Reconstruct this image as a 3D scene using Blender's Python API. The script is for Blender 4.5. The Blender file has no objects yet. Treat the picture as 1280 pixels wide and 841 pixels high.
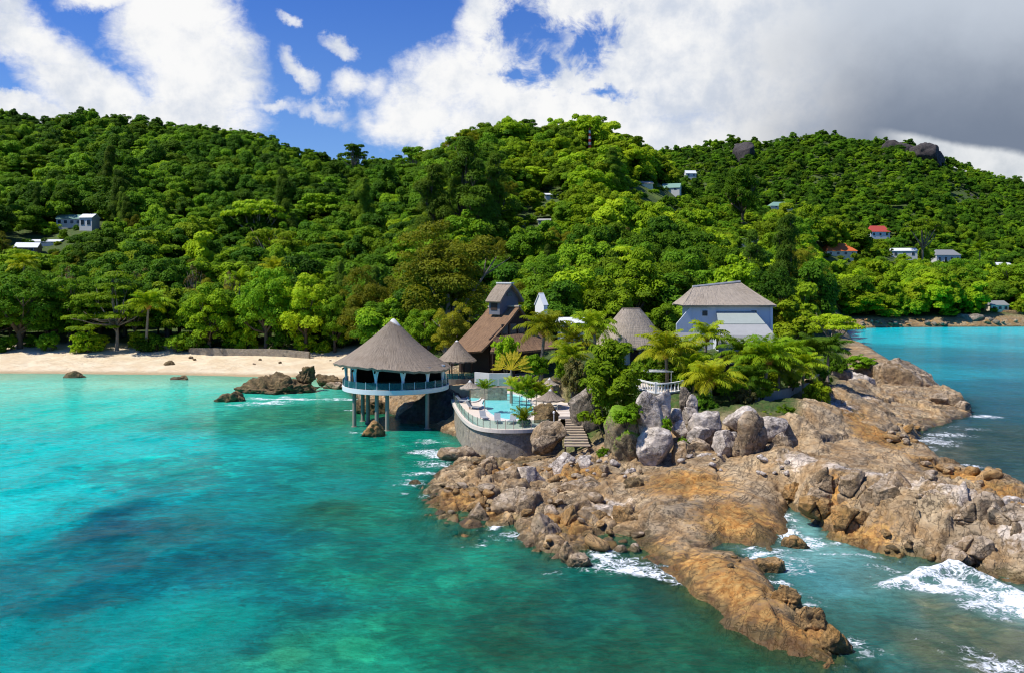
import bpy, bmesh, math, random
import numpy as np
from mathutils import Vector, Matrix
R_ = math.radians
S = bpy.context.scene
C = S.collection
# ------------------------------------------------------------------ camera, sky, sun, exposure
F = 1108.0            # focal length in photograph pixels (1280 wide)
HZ = 350.0            # row of the horizon
CH = 18.0             # camera height above the sea
cam = bpy.data.cameras.new('camera')
cam.sensor_width = 36.0
cam.lens = 36.0 * F / 1280.0
cam.shift_y = -(420.5 - HZ) / 1280.0
cam.clip_start = 0.5
cam.clip_end = 6000
camo = bpy.data.objects.new('camera', cam)
camo.location = (0, 0, CH)
camo.rotation_euler = (R_(90), 0, 0)
C.objects.link(camo)
S.camera = camo

SUN_DIR = Vector((-0.52, -0.14, 0.84)).normalized()       # towards the sun
SUN_EL = math.asin(SUN_DIR.z)
SUN_AZ = math.atan2(SUN_DIR.x, SUN_DIR.y)
sl = bpy.data.lights.new('sun', 'SUN')
sl.energy = 5.0
sl.angle = R_(0.5)
sl.color = (1.0, 0.955, 0.88)
so = bpy.data.objects.new('sun', sl)
so.rotation_euler = (-SUN_DIR).to_track_quat('-Z', 'Y').to_euler()
so.location = (-100, 20, 200)
C.objects.link(so)

S.view_settings.view_transform = 'Standard'
S.view_settings.look = 'None'
S.view_settings.gamma = 1
S.view_settings.exposure = 0.12
S.view_settings.use_curve_mapping = False
S.render.engine = 'CYCLES'
S.cycles.filter_width = 1.15
S.cycles.max_bounces = 6
S.cycles.diffuse_bounces = 3
S.cycles.glossy_bounces = 2
S.cycles.transmission_bounces = 3
S.cycles.transparent_max_bounces = 8
S.cycles.caustics_reflective = False
S.cycles.caustics_refractive = False


class NT:
    """small node-tree writer"""
    def __init__(s, tree):
        s.t = tree; s.n = tree.nodes; s.l = tree.links
    def new(s, typ, **kw):
        n = s.n.new(typ)
        for k, v in kw.items():
            setattr(n, k, v)
        return n
    def put(s, sock, v):
        if v is None:
            return
        if hasattr(v, 'is_output'):
            s.l.new(v, sock)
        elif isinstance(v, (tuple, list)) and len(v) == 3 and sock.type == 'RGBA':
            sock.default_value = (*v, 1)
        else:
            sock.default_value = v
    def m(s, op, a, b=None, c=None, clamp=False):
        n = s.new('ShaderNodeMath', operation=op, use_clamp=clamp)
        s.put(n.inputs[0], a); s.put(n.inputs[1], b)
        if c is not None: s.put(n.inputs[2], c)
        return n.outputs[0]
    def ss(s, v, a, b):
        n = s.new('ShaderNodeMapRange', interpolation_type='SMOOTHSTEP')
        s.put(n.inputs[0], v); s.put(n.inputs[1], a); s.put(n.inputs[2], b)
        n.inputs[3].default_value = 0; n.inputs[4].default_value = 1
        return n.outputs[0]
    def mix(s, f, a, b, mode='MIX'):
        n = s.new('ShaderNodeMix', data_type='RGBA', blend_type=mode)
        s.put(n.inputs[0], f); s.put(n.inputs[6], a); s.put(n.inputs[7], b)
        return n.outputs[2]
    def noise(s, vec, scale, detail=5, rough=0.55, dist=0.0, dim='3D'):
        n = s.new('ShaderNodeTexNoise', noise_dimensions=dim)
        if vec is not None: s.l.new(vec, n.inputs['Vector'])
        n.inputs['Scale'].default_value = scale
        n.inputs['Detail'].default_value = detail
        n.inputs['Roughness'].default_value = rough
        n.inputs['Distortion'].default_value = dist
        return n.outputs['Fac']
    def vmul(s, v, k):
        n = s.new('ShaderNodeVectorMath', operation='MULTIPLY')
        s.put(n.inputs[0], v); n.inputs[1].default_value = k
        return n.outputs[0]
    def xyz(s, v):
        n = s.new('ShaderNodeSeparateXYZ'); s.l.new(v, n.inputs[0]); return n.outputs
    def attr(s, name, out='Fac'):
        n = s.new('ShaderNodeAttribute', attribute_name=name); return n.outputs[out]
    def bump(s, h, strength, dist, normal=None):
        n = s.new('ShaderNodeBump')
        s.put(n.inputs['Height'], h); n.inputs['Strength'].default_value = strength
        n.inputs['Distance'].default_value = dist
        if normal is not None: s.l.new(normal, n.inputs['Normal'])
        return n.outputs[0]


def build_world():
    w = bpy.data.worlds.new('World'); S.world = w; w.use_nodes = True
    t = NT(w.node_tree); t.n.clear()
    sky = t.new('ShaderNodeTexSky', sky_type='NISHITA')
    sky.sun_disc = False
    sky.sun_elevation = SUN_EL
    sky.sun_rotation = SUN_AZ
    sky.air_density = 1.0; sky.dust_density = 0.2; sky.ozone_density = 3.0
    sky.altitude = 0
    d = t.new('ShaderNodeTexCoord').outputs['Generated']
    x, y, z = t.xyz(d)
    yy = t.m('MAXIMUM', y, 0.12)
    u = t.m('MULTIPLY_ADD', t.m('DIVIDE', x, yy), 1108.0, 640.0)        # bearing, in 1/1108 of a unit tangent
    v = t.m('MULTIPLY_ADD', t.m('DIVIDE', z, yy), -1108.0, 350.0)
    # sky tint: deep tropical blue overhead, paler low down
    tint = t.mix(t.ss(v, 230.0, -120.0), (0.62, 0.86, 1.30), (0.34, 0.66, 1.36))
    skyc = t.mix(1.0, sky.outputs[0], tint, 'MULTIPLY')
    warp = t.m('MULTIPLY', t.m('SUBTRACT', t.noise(d, 9.0, 8, 0.6), 0.5), 110.0)
    warp2 = t.m('MULTIPLY', t.m('SUBTRACT', t.noise(t.vmul(d, (1, 1, -1)), 11.0, 8, 0.62), 0.5), 110.0)
    uw = t.m('ADD', u, warp); vw = t.m('ADD', v, warp2)
    blobs = [(215, 30, 75, 70, 0, 1.1), (250, 95, 68, 75, 0, 1.1), (240, 150, 75, 45, 0, 1.0), (130, -10, 60, 20, 0, .9),
             (35, 45, 95, 36, 38, .85), (110, 115, 80, 42, 25, .95), (15, 132, 32, 14, 0, .9), (60, 150, 60, 25, 0, .9),
             (353, 17, 12, 8, 30, .5), (415, 52, 26, 11, 25, .62), (365, 88, 34, 11, 50, .62), (436, 112, 28, 24, 0, .58),
             (400, 146, 44, 13, 20, .55), (478, 118, 24, 24, 0, .45), (330, 133, 28, 7, 10, .4),
             (612, 30, 40, 60, 0, .95), (580, 95, 66, 50, 0, 1.0), (545, 150, 75, 40, 0, .85), (660, 130, 85, 60, 0, 1.0),
             (730, 12, 90, 28, 8, .95), (760, 130, 110, 70, 0, .95), (850, 60, 120, 110, 0, 1.2), (800, 175, 120, 40, 0, 1.0),
             (1150, 60, 330, 260, 0, 1.6)]
    f = None
    for (cx, cy, rx, ry, ang, amp) in blobs:
        ca, sa = math.cos(R_(ang)), math.sin(R_(ang))
        dx = t.m('SUBTRACT', uw, float(cx)); dy = t.m('SUBTRACT', vw, float(cy))
        a = t.m('MULTIPLY_ADD', dx, ca / rx, t.m('MULTIPLY', dy, sa / rx))
        b = t.m('MULTIPLY_ADD', dx, -sa / ry, t.m('MULTIPLY', dy, ca / ry))
        q = t.m('MULTIPLY_ADD', a, a, t.m('MULTIPLY', b, b))
        e = t.m('MULTIPLY', t.m('SUBTRACT', 1.35, q), amp * 0.6)
        f = e if f is None else t.m('SMOOTH_MAX', f, e, 0.12)
    hn = t.m('SUBTRACT', t.noise(d, 22.0, 8, 0.65, 0.6), 0.5)
    holes = [(655, 40, 24, 40), (735, 50, 22, 20), (690, 82, 12, 18), (768, 116, 16, 6), (640, 92, 8, 12)]
    for (cx, cy, rx, ry) in holes:
        a = t.m('MULTIPLY', t.m('SUBTRACT', uw, float(cx)), 1.0 / rx)
        b = t.m('MULTIPLY', t.m('SUBTRACT', vw, float(cy)), 1.0 / ry)
        q = t.m('SQRT', t.m('MULTIPLY_ADD', a, a, t.m('MULTIPLY', b, b)))
        q = t.m('ADD', q, t.m('MULTIPLY', hn, 6.5))
        f = t.m('MINIMUM', f, t.m('MULTIPLY', t.m('SUBTRACT', q, 0.9), 0.42))
    det = t.m('SUBTRACT', t.noise(d, 26.0, 9, 0.62, 0.4), 0.5)
    wis = t.m('SUBTRACT', t.noise(t.vmul(d, (1.0, 1.0, 2.2)), 60.0, 8, 0.65, 0.8), 0.5)
    f = t.m('ADD', f, t.m('ADD', t.m('MULTIPLY', det, 0.95), t.m('MULTIPLY', wis, 0.45)))
    front = t.ss(y, 0.1, 0.35)
    alpha = t.m('MULTIPLY', t.ss(f, -0.20, 0.62), front)
    # cloud colour: bright white, thick grey rain cloud to the right with a pale gap under it
    big = t.m('MULTIPLY', t.m('SUBTRACT', t.noise(d, 5.0, 6, 0.55), 0.5), 260.0)
    ug = t.m('ADD', u, big)
    grey = t.ss(ug, 820.0, 1130.0)
    edge = t.m('ADD', t.m('ADD', v, t.m('MULTIPLY', t.m('SUBTRACT', u, 1130.0), -0.16)), t.m('MULTIPLY', warp2, 0.22))
    low = t.m('MULTIPLY', t.ss(edge, 161.0, 172.0), t.ss(u, 1080.0, 1150.0))
    fine = t.noise(d, 15.0, 8, 0.6)
    white = t.mix(t.ss(fine, 0.32, 0.60), (0.66, 0.72, 0.83), (1.0, 1.0, 1.0))
    dark = t.mix(t.ss(t.m('ADD', t.m('MULTIPLY_ADD', fine, 70.0, v), t.m('MULTIPLY', u, 0.09)), 120.0, 320.0), (0.58, 0.64, 0.73), (0.20, 0.245, 0.33))
    cc = t.mix(grey, white, dark)
    cc = t.mix(low, cc, t.mix(t.ss(fine, .35, .62), (0.58, 0.63, 0.69), (0.84, 0.86, 0.88)))
    bg1 = t.new('ShaderNodeBackground'); t.put(bg1.inputs[0], skyc); bg1.inputs[1].default_value = 0.095
    bg2 = t.new('ShaderNodeBackground'); t.put(bg2.inputs[0], cc); bg2.inputs[1].default_value = 0.88
    mx = t.new('ShaderNodeMixShader'); t.put(mx.inputs[0], alpha)
    t.l.new(bg1.outputs[0], mx.inputs[1]); t.l.new(bg2.outputs[0], mx.inputs[2])
    out = t.new('ShaderNodeOutputWorld'); t.l.new(mx.outputs[0], out.inputs[0])
    w.cycles.sampling_method = 'MANUAL'; w.cycles.sample_map_resolution = 512
build_world()

# ------------------------------------------------------------------ numeric noise
def h2(ix, iy, seed=0):
    a = (ix.astype(np.int64) * 374761393 + iy.astype(np.int64) * 668265263 + seed * 974634777) & 0xffffffff
    a = ((a ^ (a >> 13)) * 1274126177) & 0xffffffff
    a = ((a ^ (a >> 16)) * 2246822519) & 0xffffffff
    return ((a ^ (a >> 15)) & 0xffffff) / float(0xffffff)

def vn(x, y, seed=0):
    ix = np.floor(x); iy = np.floor(y); fx = x - ix; fy = y - iy
    fx = fx * fx * fx * (fx * (fx * 6 - 15) + 10); fy = fy * fy * fy * (fy * (fy * 6 - 15) + 10)
    a = h2(ix, iy, seed); b = h2(ix + 1, iy, seed); c = h2(ix, iy + 1, seed); d = h2(ix + 1, iy + 1, seed)
    return (a + (b - a) * fx) * (1 - fy) + (c + (d - c) * fx) * fy

def fbm(x, y, octv=4, seed=0, gain=0.5):
    s = 0; a = 1; n = 0
    for o in range(octv):
        s = s + a * (vn(x * 2 ** o + o * 17.3, y * 2 ** o - o * 9.1, seed + o) - 0.5); n += a; a *= gain
    return s / n * 2          # about -1..1

def voro(x, y, seed=0):
    ix = np.floor(x); iy = np.floor(y)
    f1 = np.full(x.shape, 9.); f2 = np.full(x.shape, 9.)
    cx = np.zeros(x.shape); cy = np.zeros(x.shape); cid = np.zeros(x.shape)
    for i in (-1, 0, 1):
        for j in (-1, 0, 1):
            gx = ix + i; gy = iy + j
            px = gx + h2(gx, gy, seed); py = gy + h2(gx, gy, seed + 7)
            d = np.hypot(px - x, py - y)
            near = d < f1
            f2 = np.where(near, f1, np.minimum(f2, d))
            cx = np.where(near, px, cx); cy = np.where(near, py, cy)
            cid = np.where(near, h2(gx, gy, seed + 13), cid)
            f1 = np.where(near, d, f1)
    return f1, f2, cx, cy, cid

def h3(ix, iy, iz, seed=0):
    return h2(ix + iz * 57.0, iy - iz * 131.0, seed)

def vn3(p, seed=0):
    i = np.floor(p); f = p - i; f = f * f * (3 - 2 * f)
    r = 0
    for a in (0, 1):
        for b in (0, 1):
            for c in (0, 1):
                w = (f[:, 0] if a else 1 - f[:, 0]) * (f[:, 1] if b else 1 - f[:, 1]) * (f[:, 2] if c else 1 - f[:, 2])
                r = r + w * h3(i[:, 0] + a, i[:, 1] + b, i[:, 2] + c, seed)
    return r

def fbm3(p, octv=3, seed=0):
    s = 0; a = 1; n = 0
    for o in range(octv):
        s = s + a * (vn3(p * 2 ** o + o * 5.7, seed + o) - .5); n += a; a *= .5
    return s / n * 2

def sst(v, a, b):
    t = np.clip((v - a) / (b - a), 0, 1); return t * t * (3 - 2 * t)

# ------------------------------------------------------------------ the lie of the land
def W(px, py, z=0.0):
    """the point at height z that the photograph shows at (px, py)"""
    D = F * (CH - z) / (py - HZ); return ((px - 640) / F * D, D)
def WD(px, py, D):
    return ((px - 640) / F * D, D, CH - (py - HZ) * D / F)
def proj(x, y, z):
    return 640 + F * x / y, HZ - F * (z - CH) / y

COAST = [(-1500, 160)] + [W(*p) for p in [(-300, 466), (0, 466), (210, 468), (300, 470), (380, 471), (425, 474), (436, 488), (450, 503), (470, 512),
    (500, 522), (540, 534), (572, 546), (583, 560), (566, 580), (540, 596), (528, 612), (530, 630), (548, 655), (580, 670), (604, 668), (618, 650),
    (640, 672), (690, 699), (712, 702), (735, 690), (760, 688), (790, 690), (830, 712), (870, 745), (920, 785), (970, 813), (1030, 833), (1065, 838),
    (1060, 822), (1012, 778), (968, 735), (946, 706), (915, 684), (940, 686), (972, 692), (984, 655), (983, 630), (1000, 640), (1030, 663),
    (1070, 683), (1120, 698), (1180, 710), (1240, 722), (1300, 735)]] + [(48, 50), (72, 58), (76, 78)] + [W(*p) for p in [
    (1290, 622), (1230, 600), (1190, 586), (1160, 572), (1140, 555), (1150, 541), (1185, 529), (1212, 519), (1207, 506), (1172, 488), (1132, 471),
    (1097, 456), (1062, 443)]] + [(86, 222), (104, 285), (126, 330), (150, 338), (192, 341), (260, 343), (420, 352), (1500, 420), (1500, 2600), (-1500, 2600)]
COAST = np.array(COAST, float)

def inside(x, y, poly):
    ins = np.zeros(np.shape(x), bool); n = len(poly)
    for i in range(n):
        ax, ay = poly[i]; bx, by = poly[(i + 1) % n]
        if ay != by: ins ^= ((ay > y) != (by > y)) & (x < (bx - ax) * (y - ay) / (by - ay) + ax)
    return ins
BED = [W(px, py, 3.0) for px, py in [(566, 498), (574, 514), (591, 531), (604, 535), (642, 537.5), (692, 535), (716, 515), (706, 501), (690, 495), (660, 488), (635, 485), (600, 487), (575, 491)]]
def coast_sd(x, y):
    """signed distance to the shoreline, positive on land"""
    x = np.asarray(x, float); y = np.asarray(y, float)
    d = np.full(x.shape, 1e9); ins = np.zeros(x.shape, bool)
    n = len(COAST)
    for i in range(n):
        ax, ay = COAST[i]; bx, by = COAST[(i + 1) % n]
        ex, ey = bx - ax, by - ay
        t = np.clip(((x - ax) * ex + (y - ay) * ey) / (ex * ex + ey * ey), 0, 1)
        d = np.minimum(d, np.hypot(x - ax - t * ex, y - ay - t * ey))
        if ay != by:
            ins ^= ((ay > y) != (by > y)) & (x < (bx - ax) * (y - ay) / (by - ay) + ax)
    return np.where(ins, d, -d)

# (px, py, z) seen ground points of the headland
CTRL = [(560, 600, .9), (600, 592, 1.5), (655, 600, 1.4), (640, 605, 1.3), (705, 562, 1.5), (740, 576, 2.0), (700, 620, 1.6), (650, 640, 1.3),
        (600, 645, .9), (560, 630, .8), (750, 625, 1.6), (780, 600, 1.7), (820, 592, 1.9), (850, 596, 1.9), (900, 600, 1.9), (940, 600, 1.9),
        (965, 640, 1.7), (960, 610, 1.9), (880, 630, 1.8), (830, 630, 1.9), (840, 655, 1.0), (790, 660, .7), (760, 672, .4), (880, 668, .9),
        (935, 665, .9), (800, 676, 1.0), (860, 690, 1.9), (900, 705, 1.8), (930, 735, 1.7), (960, 765, 1.4), (1000, 795, .8), (1040, 822, .4),
        (985, 562, 3.6), (1010, 572, 3.7), (1050, 584, 3.7), (1100, 594, 3.6), (1150, 606, 3.5), (1200, 618, 3.3), (1280, 640, 3.0), (1340, 650, 2.8),
        (1005, 625, 1.3), (1040, 650, 1.1), (1080, 668, 1.1), (1130, 685, 1.0), (1180, 695, 1.0), (1240, 708, 1.0), (1300, 718, 1.0),
        (1060, 572, 2.9), (1110, 580, 2.5), (1170, 596, 1.8), (1230, 612, 1.5), (1280, 625, 1.3), (1100, 560, 2.0), (1060, 550, 2.7), (1020, 545, 3.1),
        (1140, 570, 1.2), (1130, 545, .9), (1080, 530, 2.0), (1120, 520, 1.1), (1160, 525, .4), (1040, 510, 3.2), (1070, 495, 2.6), (1110, 500, 1.5),
        (1150, 505, .9), (1190, 512, .5), (1060, 475, 3.6), (1110, 480, 1.7), (1090, 462, 2.2), (1020, 480, 5.0), (990, 520, 5.2), (1000, 500, 5.2)]
CTRL = [(a, b, c - .15 if (a < 800 and b > 585) else c) for a, b, c in CTRL]
CTRL += [(590, 560, .2), (600, 566, .3), (615, 570, .4), (640, 573, .5), (665, 570, .7), (688, 564, 1.0), (575, 552, .1), (650, 590, .9)]
CT = [(*W(px, py, z), z) for px, py, z in CTRL]
CT += [(-8, 103, .4), (-9.5, 107, .4), (-11, 110, .5), (-7.2, 99, .6), (0, 93, 2.5), (3, 98, 2.6), (0, 104, 2.7), (-3, 110, 2.7), (6, 104, 3.2), (-12, 113, .8), (-13, 118, 1.8), (-18, 122, 2.0),
       (-8, 118, 4.0), (-6, 124, 4.6), (0, 118, 4.2), (6, 114, 4.6), (10, 100, 5.0), (9, 92, 3.4), (14, 96, 5.8), (18, 92, 5.9), (14, 87, 3.8), (11, 84, 2.2),
       (22, 90, 5.6), (26, 92, 5.4), (18, 84, 3.5), (22, 82, 3.0), (25, 80, 2.6), (17, 80, 2.4), (30, 92, 5.2), (18, 104, 6.2), (26, 104, 6.2), (32, 104, 5.6),
       (14, 116, 7.0), (24, 120, 7.6), (34, 118, 6.4), (40, 112, 5.0), (30, 132, 7.6), (40, 136, 6.6), (10, 132, 6.4), (-4, 136, 5.2), (-16, 140, 4.0),
       (-24, 150, 2.4), (-30, 176, 1.2), (-40, 182, 1.7), (-70, 180, 1.3), (-120, 182, 1.5), (-160, 182, 1.5), (-10, 160, 5.2), (20, 160, 7.4), (44, 160, 6),
       (54, 150, 3.2), (60, 180, 3.2), (75, 210, 3), (-60, 195, 1.6), (-120, 195, 1.6), (-25, 195, 3), (20, 195, 7), (60, 200, 6)]
CT = np.array(CT)

def idw(x, y, pts, vals, power=3.2, eps=0.6):
    num = 0; den = 0
    for (cx, cy), v in zip(pts, vals):
        w = 1.0 / ((x - cx) ** 2 + (y - cy) ** 2 + eps) ** (power / 2)
        num = num + w * v; den = den + w
    return num / den

def _tab(tab):
    a = np.array(sorted(tab)); return a[:, 0], a[:, 1]
LEFT_Y = _tab([(-400, 110), (-100, 120), (0, 130), (30, 140), (60, 146), (100, 139), (170, 142), (240, 150), (280, 158), (330, 168), (380, 181), (430, 189), (500, 190), (560, 196), (640, 215), (760, 260), (900, 320)])
MID_Y = _tab([(380, 345), (440, 300), (480, 255), (520, 214), (545, 192), (580, 172), (610, 161), (640, 158), (680, 160), (710, 153), (740, 158), (770, 172), (800, 184), (830, 200),
              (860, 222), (900, 238), (950, 252), (1000, 264), (1060, 278), (1130, 296), (1200, 316), (1280, 334), (1500, 342)])
FAR_Y = _tab([(600, 240), (700, 200), (760, 189), (800, 186), (850, 179), (900, 171), (950, 169), (1000, 164), (1020, 160), (1060, 169), (1110, 170), (1135, 170), (1160, 179), (1200, 196), (1230, 209), (1260, 219), (1300, 224), (1500, 250)])
DL, DM, DF = 640.0, 470.0, 950.0

def hill(x, y):
    y = np.maximum(y, 60.0); px = 640 + F * x / y; D = y
    def ridge(tab, Dr, D0, z0, gain=1.0, th=9.0):
        ys = np.interp(px, *tab)
        zr = CH + (HZ - ys) * Dr / F - th
        t = (D - D0) / (Dr - D0)
        up = z0 + (zr - z0) * np.clip(t, 0, 1) ** gain
        up = np.where(t > 1, zr - (D - Dr) * 0.22, up)
        return np.where(t < 0, z0, up)
    d0 = np.interp(px, [0, 430, 600, 1000, 1060, 1300], [215, 215, 200, 210, 345, 350])
    z0 = np.interp(px, [0, 430, 600, 900, 1000, 1060, 1300], [1.7, 2.0, 6, 7.5, 6, 2, 2])
    zl = ridge(LEFT_Y, DL, d0, z0, 1.05)
    zm = ridge(MID_Y, DM, d0, z0, 1.0)
    zf = ridge(FAR_Y, DF, 500.0, 8.0, 1.05, 8.0)
    k = 3.0
    z = np.logaddexp(np.logaddexp(zl / k, zm / k), zf / k) * k - k * 0.9
    am = sst(D, 220, 420)
    z = z + am * (fbm(x / 60.0, y / 60.0, 4, 31) * 6.0)
    return z

def land(x, y, detail=True):
    """ground height and masks at points (numpy arrays)"""
    x = np.asarray(x, float); y = np.asarray(y, float)
    sd = coast_sd(x, y)
    D = y
    if detail:
        wob = fbm(x / 2.2, y / 2.2, 4, 3) * 0.7 * (1 - sst(D, 140, 180))
        sd = sd + wob
    zc = idw(x, y, CT[:, :2], CT[:, 2])
    zh = hill(x, y)
    t = sst(D, 165, 235)
    zin = zc * (1 - t) + zh * t
    soft = np.zeros(x.shape)
    for qx, qy, qr in [(840, 690, 5.5), (880, 720, 5.5), (940, 765, 5), (1000, 805, 4.5), (560, 640, 5), (600, 660, 3), (940, 650, 4), (1040, 665, 3), (1130, 690, 3), (1230, 705, 3)]:
        ax_, ay_ = W(qx, qy, .8); soft = np.maximum(soft, np.exp(-((x - ax_) ** 2 + (y - ay_) ** 2) / (qr * qr)))
    beach = sst(-x, 20, 32) * sst(D, 140, 160)
    bayshore = sst(D, 300, 330)
    wid = 2.0 + 4.2 * soft + 24 * beach + 8 * bayshore
    dep = (1.1 * (1 - beach) * (1 - .72 * soft) + 0.06 * beach) * np.minimum(-sd, 400)
    dep = np.where(beach > .5, np.minimum(dep, 4.5), 5.0 * (1 - np.exp(-dep / 4.0)))
    z = np.where(sd > 0, zin * (1 - np.exp(-np.maximum(sd, 0) / (0.45 * wid))), -dep)
    rock = (1 - beach) * (1 - sst(D, 150, 175)) + bayshore * sst(x, 60, 110) * (1 - sst(sd, 7, 10))
    if detail:
        r = rock * (1 - sst(D, 150, 180))
        # slab zone and jumble zone
        px = 640 + F * x / np.maximum(y, 10)
        py = HZ + F * (CH - z) / np.maximum(y, 10)
        jum = (1 - sst(px, 770, 830)) * sst(py, 555, 575)
        wx = x + fbm(x / 3, y / 3, 3, 41) * 0.9; wy = y + fbm(x / 3, y / 3, 3, 47) * 0.9
        ca, sa = math.cos(.5), math.sin(.5)
        rx, ry = wx * ca - wy * sa, wx * sa + wy * ca
        f1, f2, cx, cy, cid = voro(rx / 1.5, ry / 2.1, 5)
        e = f2 - f1
        blocks = (cid - .5) * 1.0 + ((rx / 1.5 - cx) * (h2(np.floor(cid * 9999), cid * 0, 3) - .5) + (ry / 2.1 - cy) * (h2(np.floor(cid * 9999), cid * 0, 8) - .5)) * 1.5 - (1 - sst(e, 0, .16)) * .75
        g1, g2, gx, gy, gid = voro(rx / 3.4 + 3, ry / 8.5 + 1, 11)
        ge = g2 - g1
        slab = (gid - .5) * .5 + ((rx / 3.4 - gx) * (h2(np.floor(gid * 9999), gid * 0, 4) - .5)) * .7 - (1 - sst(ge, 0, .05)) * .22
        k1, k2, _, _, kid = voro(rx / 1.3 + 7, ry / 1.0 + 2, 19)
        cliffy = sst(px, 985, 1010) * sst(py, 588, 612)
        small = (kid - .5) * .25 - (1 - sst(k2 - k1, 0, .16)) * .22
        lump = fbm(x / 4.0, y / 4.0, 4, 21) * .30 + np.abs(fbm(x / 2.6, y / 2.6, 3, 25)) * .40 + np.abs(fbm(rx / .9, ry / 1.4, 3, 27)) * .22 + fbm(x / .5, y / .5, 3, 23) * .10 - .42
        terr = z + fbm(x / 5, y / 5, 3, 63) * .8
        st = terr / .55; ledge = (np.floor(st) + sst(st - np.floor(st), .55, 1.0) - st) * .55 * .55
        def facet(sx, sy, sd_, tilt, off, crack, wd):
            a1, a2, ax_, ay_, aid = voro(rx / sx, ry / sy, sd_)
            t1 = h2(np.floor(aid * 9999), aid * 0, sd_ + 3) - .5; t2 = h2(np.floor(aid * 9999), aid * 0, sd_ + 8) - .5
            return (aid - .5) * off + ((rx / sx - ax_) * t1 + (ry / sy - ay_) * t2) * tilt - (1 - sst(a2 - a1, 0, wd)) * crack
        fac = facet(2.3, 3.4, 33, 1.0, .60, .30, .06) + facet(.95, 1.25, 36, .36, .20, .16, .10)
        sx_, sy_ = W(885, 715, 1.6)
        calm = np.exp(-((x - sx_) ** 2 + (y - sy_) ** 2) / 70.0)
        for qx, qy, qr in [(945, 768, 5), (1000, 808, 4), (920, 625, 5), (860, 615, 4), (1100, 560, 6)]:
            ax_, ay_ = W(qx, qy, 1.5); calm = np.maximum(calm, np.exp(-((x - ax_) ** 2 + (y - ay_) ** 2) / (qr * qr)))
        fac = fac * (1 - .82 * calm)
        above = sst(z, -2.5, .4)
        lump = jum * lump + (1 - jum) * (fbm(x / 4.0, y / 4.0, 4, 21) * .20 + np.abs(fbm(rx / 1.0, ry / 2.2, 3, 27)) * .10 + np.abs(fbm(rx / 3.0, ry / 6.0, 3, 29)) * .18 + fbm(x / .45, y / .45, 3, 23) * .045 - .08)
        lump = lump * (1 - .55 * calm)
        z = z + r * above * (lump + jum * blocks * .5 + fac * (.30 + .60 * cliffy) + (1 - jum) * (1 - .6 * calm) * (slab * .40 + ledge * .55) + cliffy * small * 1.1)
        z = z + (1 - r) * beach * fbm(x / 9, y / 9, 3, 71) * .12 * sst(sd, 2, 10)
        z = z + (1 - sst(z, -.9, -.2)) * sst(-z, .4, 2) * fbm(x / 7, y / 7, 4, 77) * .9
    z = np.where(inside(x, y, BED), np.minimum(z, 2.35), z)
    return z, sd, beach, rock

def ground_z(x, y, detail=False):
    return float(land(np.array([x]), np.array([y]), detail)[0][0])

_GH = {}
def hit(px, py, dmin=30, dmax=1000, detail=False):
    """where the sight line through a photograph pixel meets the ground"""
    D = np.concatenate([np.arange(max(dmin, 30), 260, .25), np.arange(260, dmax, 1.0)])
    D = D[(D >= dmin)]
    x = (px - 640) / F * D
    z = land(x, D, detail)[0]
    z = np.maximum(z, 0)
    ray = CH - (py - HZ) * D / F
    k = np.argmax(z >= ray)
    if not (z >= ray).any(): k = len(D) - 1
    return float(x[k]), float(D[k]), float(z[k])

# ------------------------------------------------------------------ mesh helpers
def mesh_np(name, v, f, smooth=False, attrs=None, uv=None):
    """v (n,3); f (m,k) array of faces with k corners"""
    me = bpy.data.meshes.new(name)
    v = np.ascontiguousarray(v, np.float32); f = np.ascontiguousarray(f, np.int32)
    me.vertices.add(len(v)); me.vertices.foreach_set('co', v.ravel())
    k = f.shape[1]
    me.loops.add(f.size); me.loops.foreach_set('vertex_index', f.ravel())
    me.polygons.add(len(f)); me.polygons.foreach_set('loop_start', np.arange(0, f.size, k, dtype=np.int32))
    if smooth: me.polygons.foreach_set('use_smooth', np.ones(len(f), bool))
    me.update(calc_edges=True)
    for nm, (typ, arr) in (attrs or {}).items():
        a = me.attributes.new(nm, typ, 'POINT')
        a.data.foreach_set('color' if typ == 'FLOAT_COLOR' else 'value', np.ascontiguousarray(arr, np.float32 if typ != 'INT' else np.int32).ravel())
    return me

def link(name, me, mat=None, parent=None, loc=None):
    o = bpy.data.objects.new(name, me); C.objects.link(o)
    if mat is not None and me is not None and len(me.materials) == 0: me.materials.append(mat)
    if parent is not None: o.parent = parent
    if loc is not None: o.location = loc
    return o
def tag(o, label, cat, group=None):
    o['label'] = label; o['category'] = cat
    if group: o['group'] = group
    return o
def thing(name, label, cat, loc=(0, 0, 0), rz=0, group=None):
    o = bpy.data.objects.new(name, None); C.objects.link(o)
    o.empty_display_size = .3; o.location = loc; o.rotation_euler = (0, 0, rz)
    return tag(o, label, cat, group)
def kind(o, k):
    o['kind'] = k; return o
def dup(src, name=None):
    """a copy of a thing with copies of its parts and sub-parts"""
    r = src.copy(); C.objects.link(r)
    for ch in src.children:
        c = ch.copy(); C.objects.link(c); c.parent = r
        for g in ch.children:
            q = g.copy(); C.objects.link(q); q.parent = c
    return r

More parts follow.
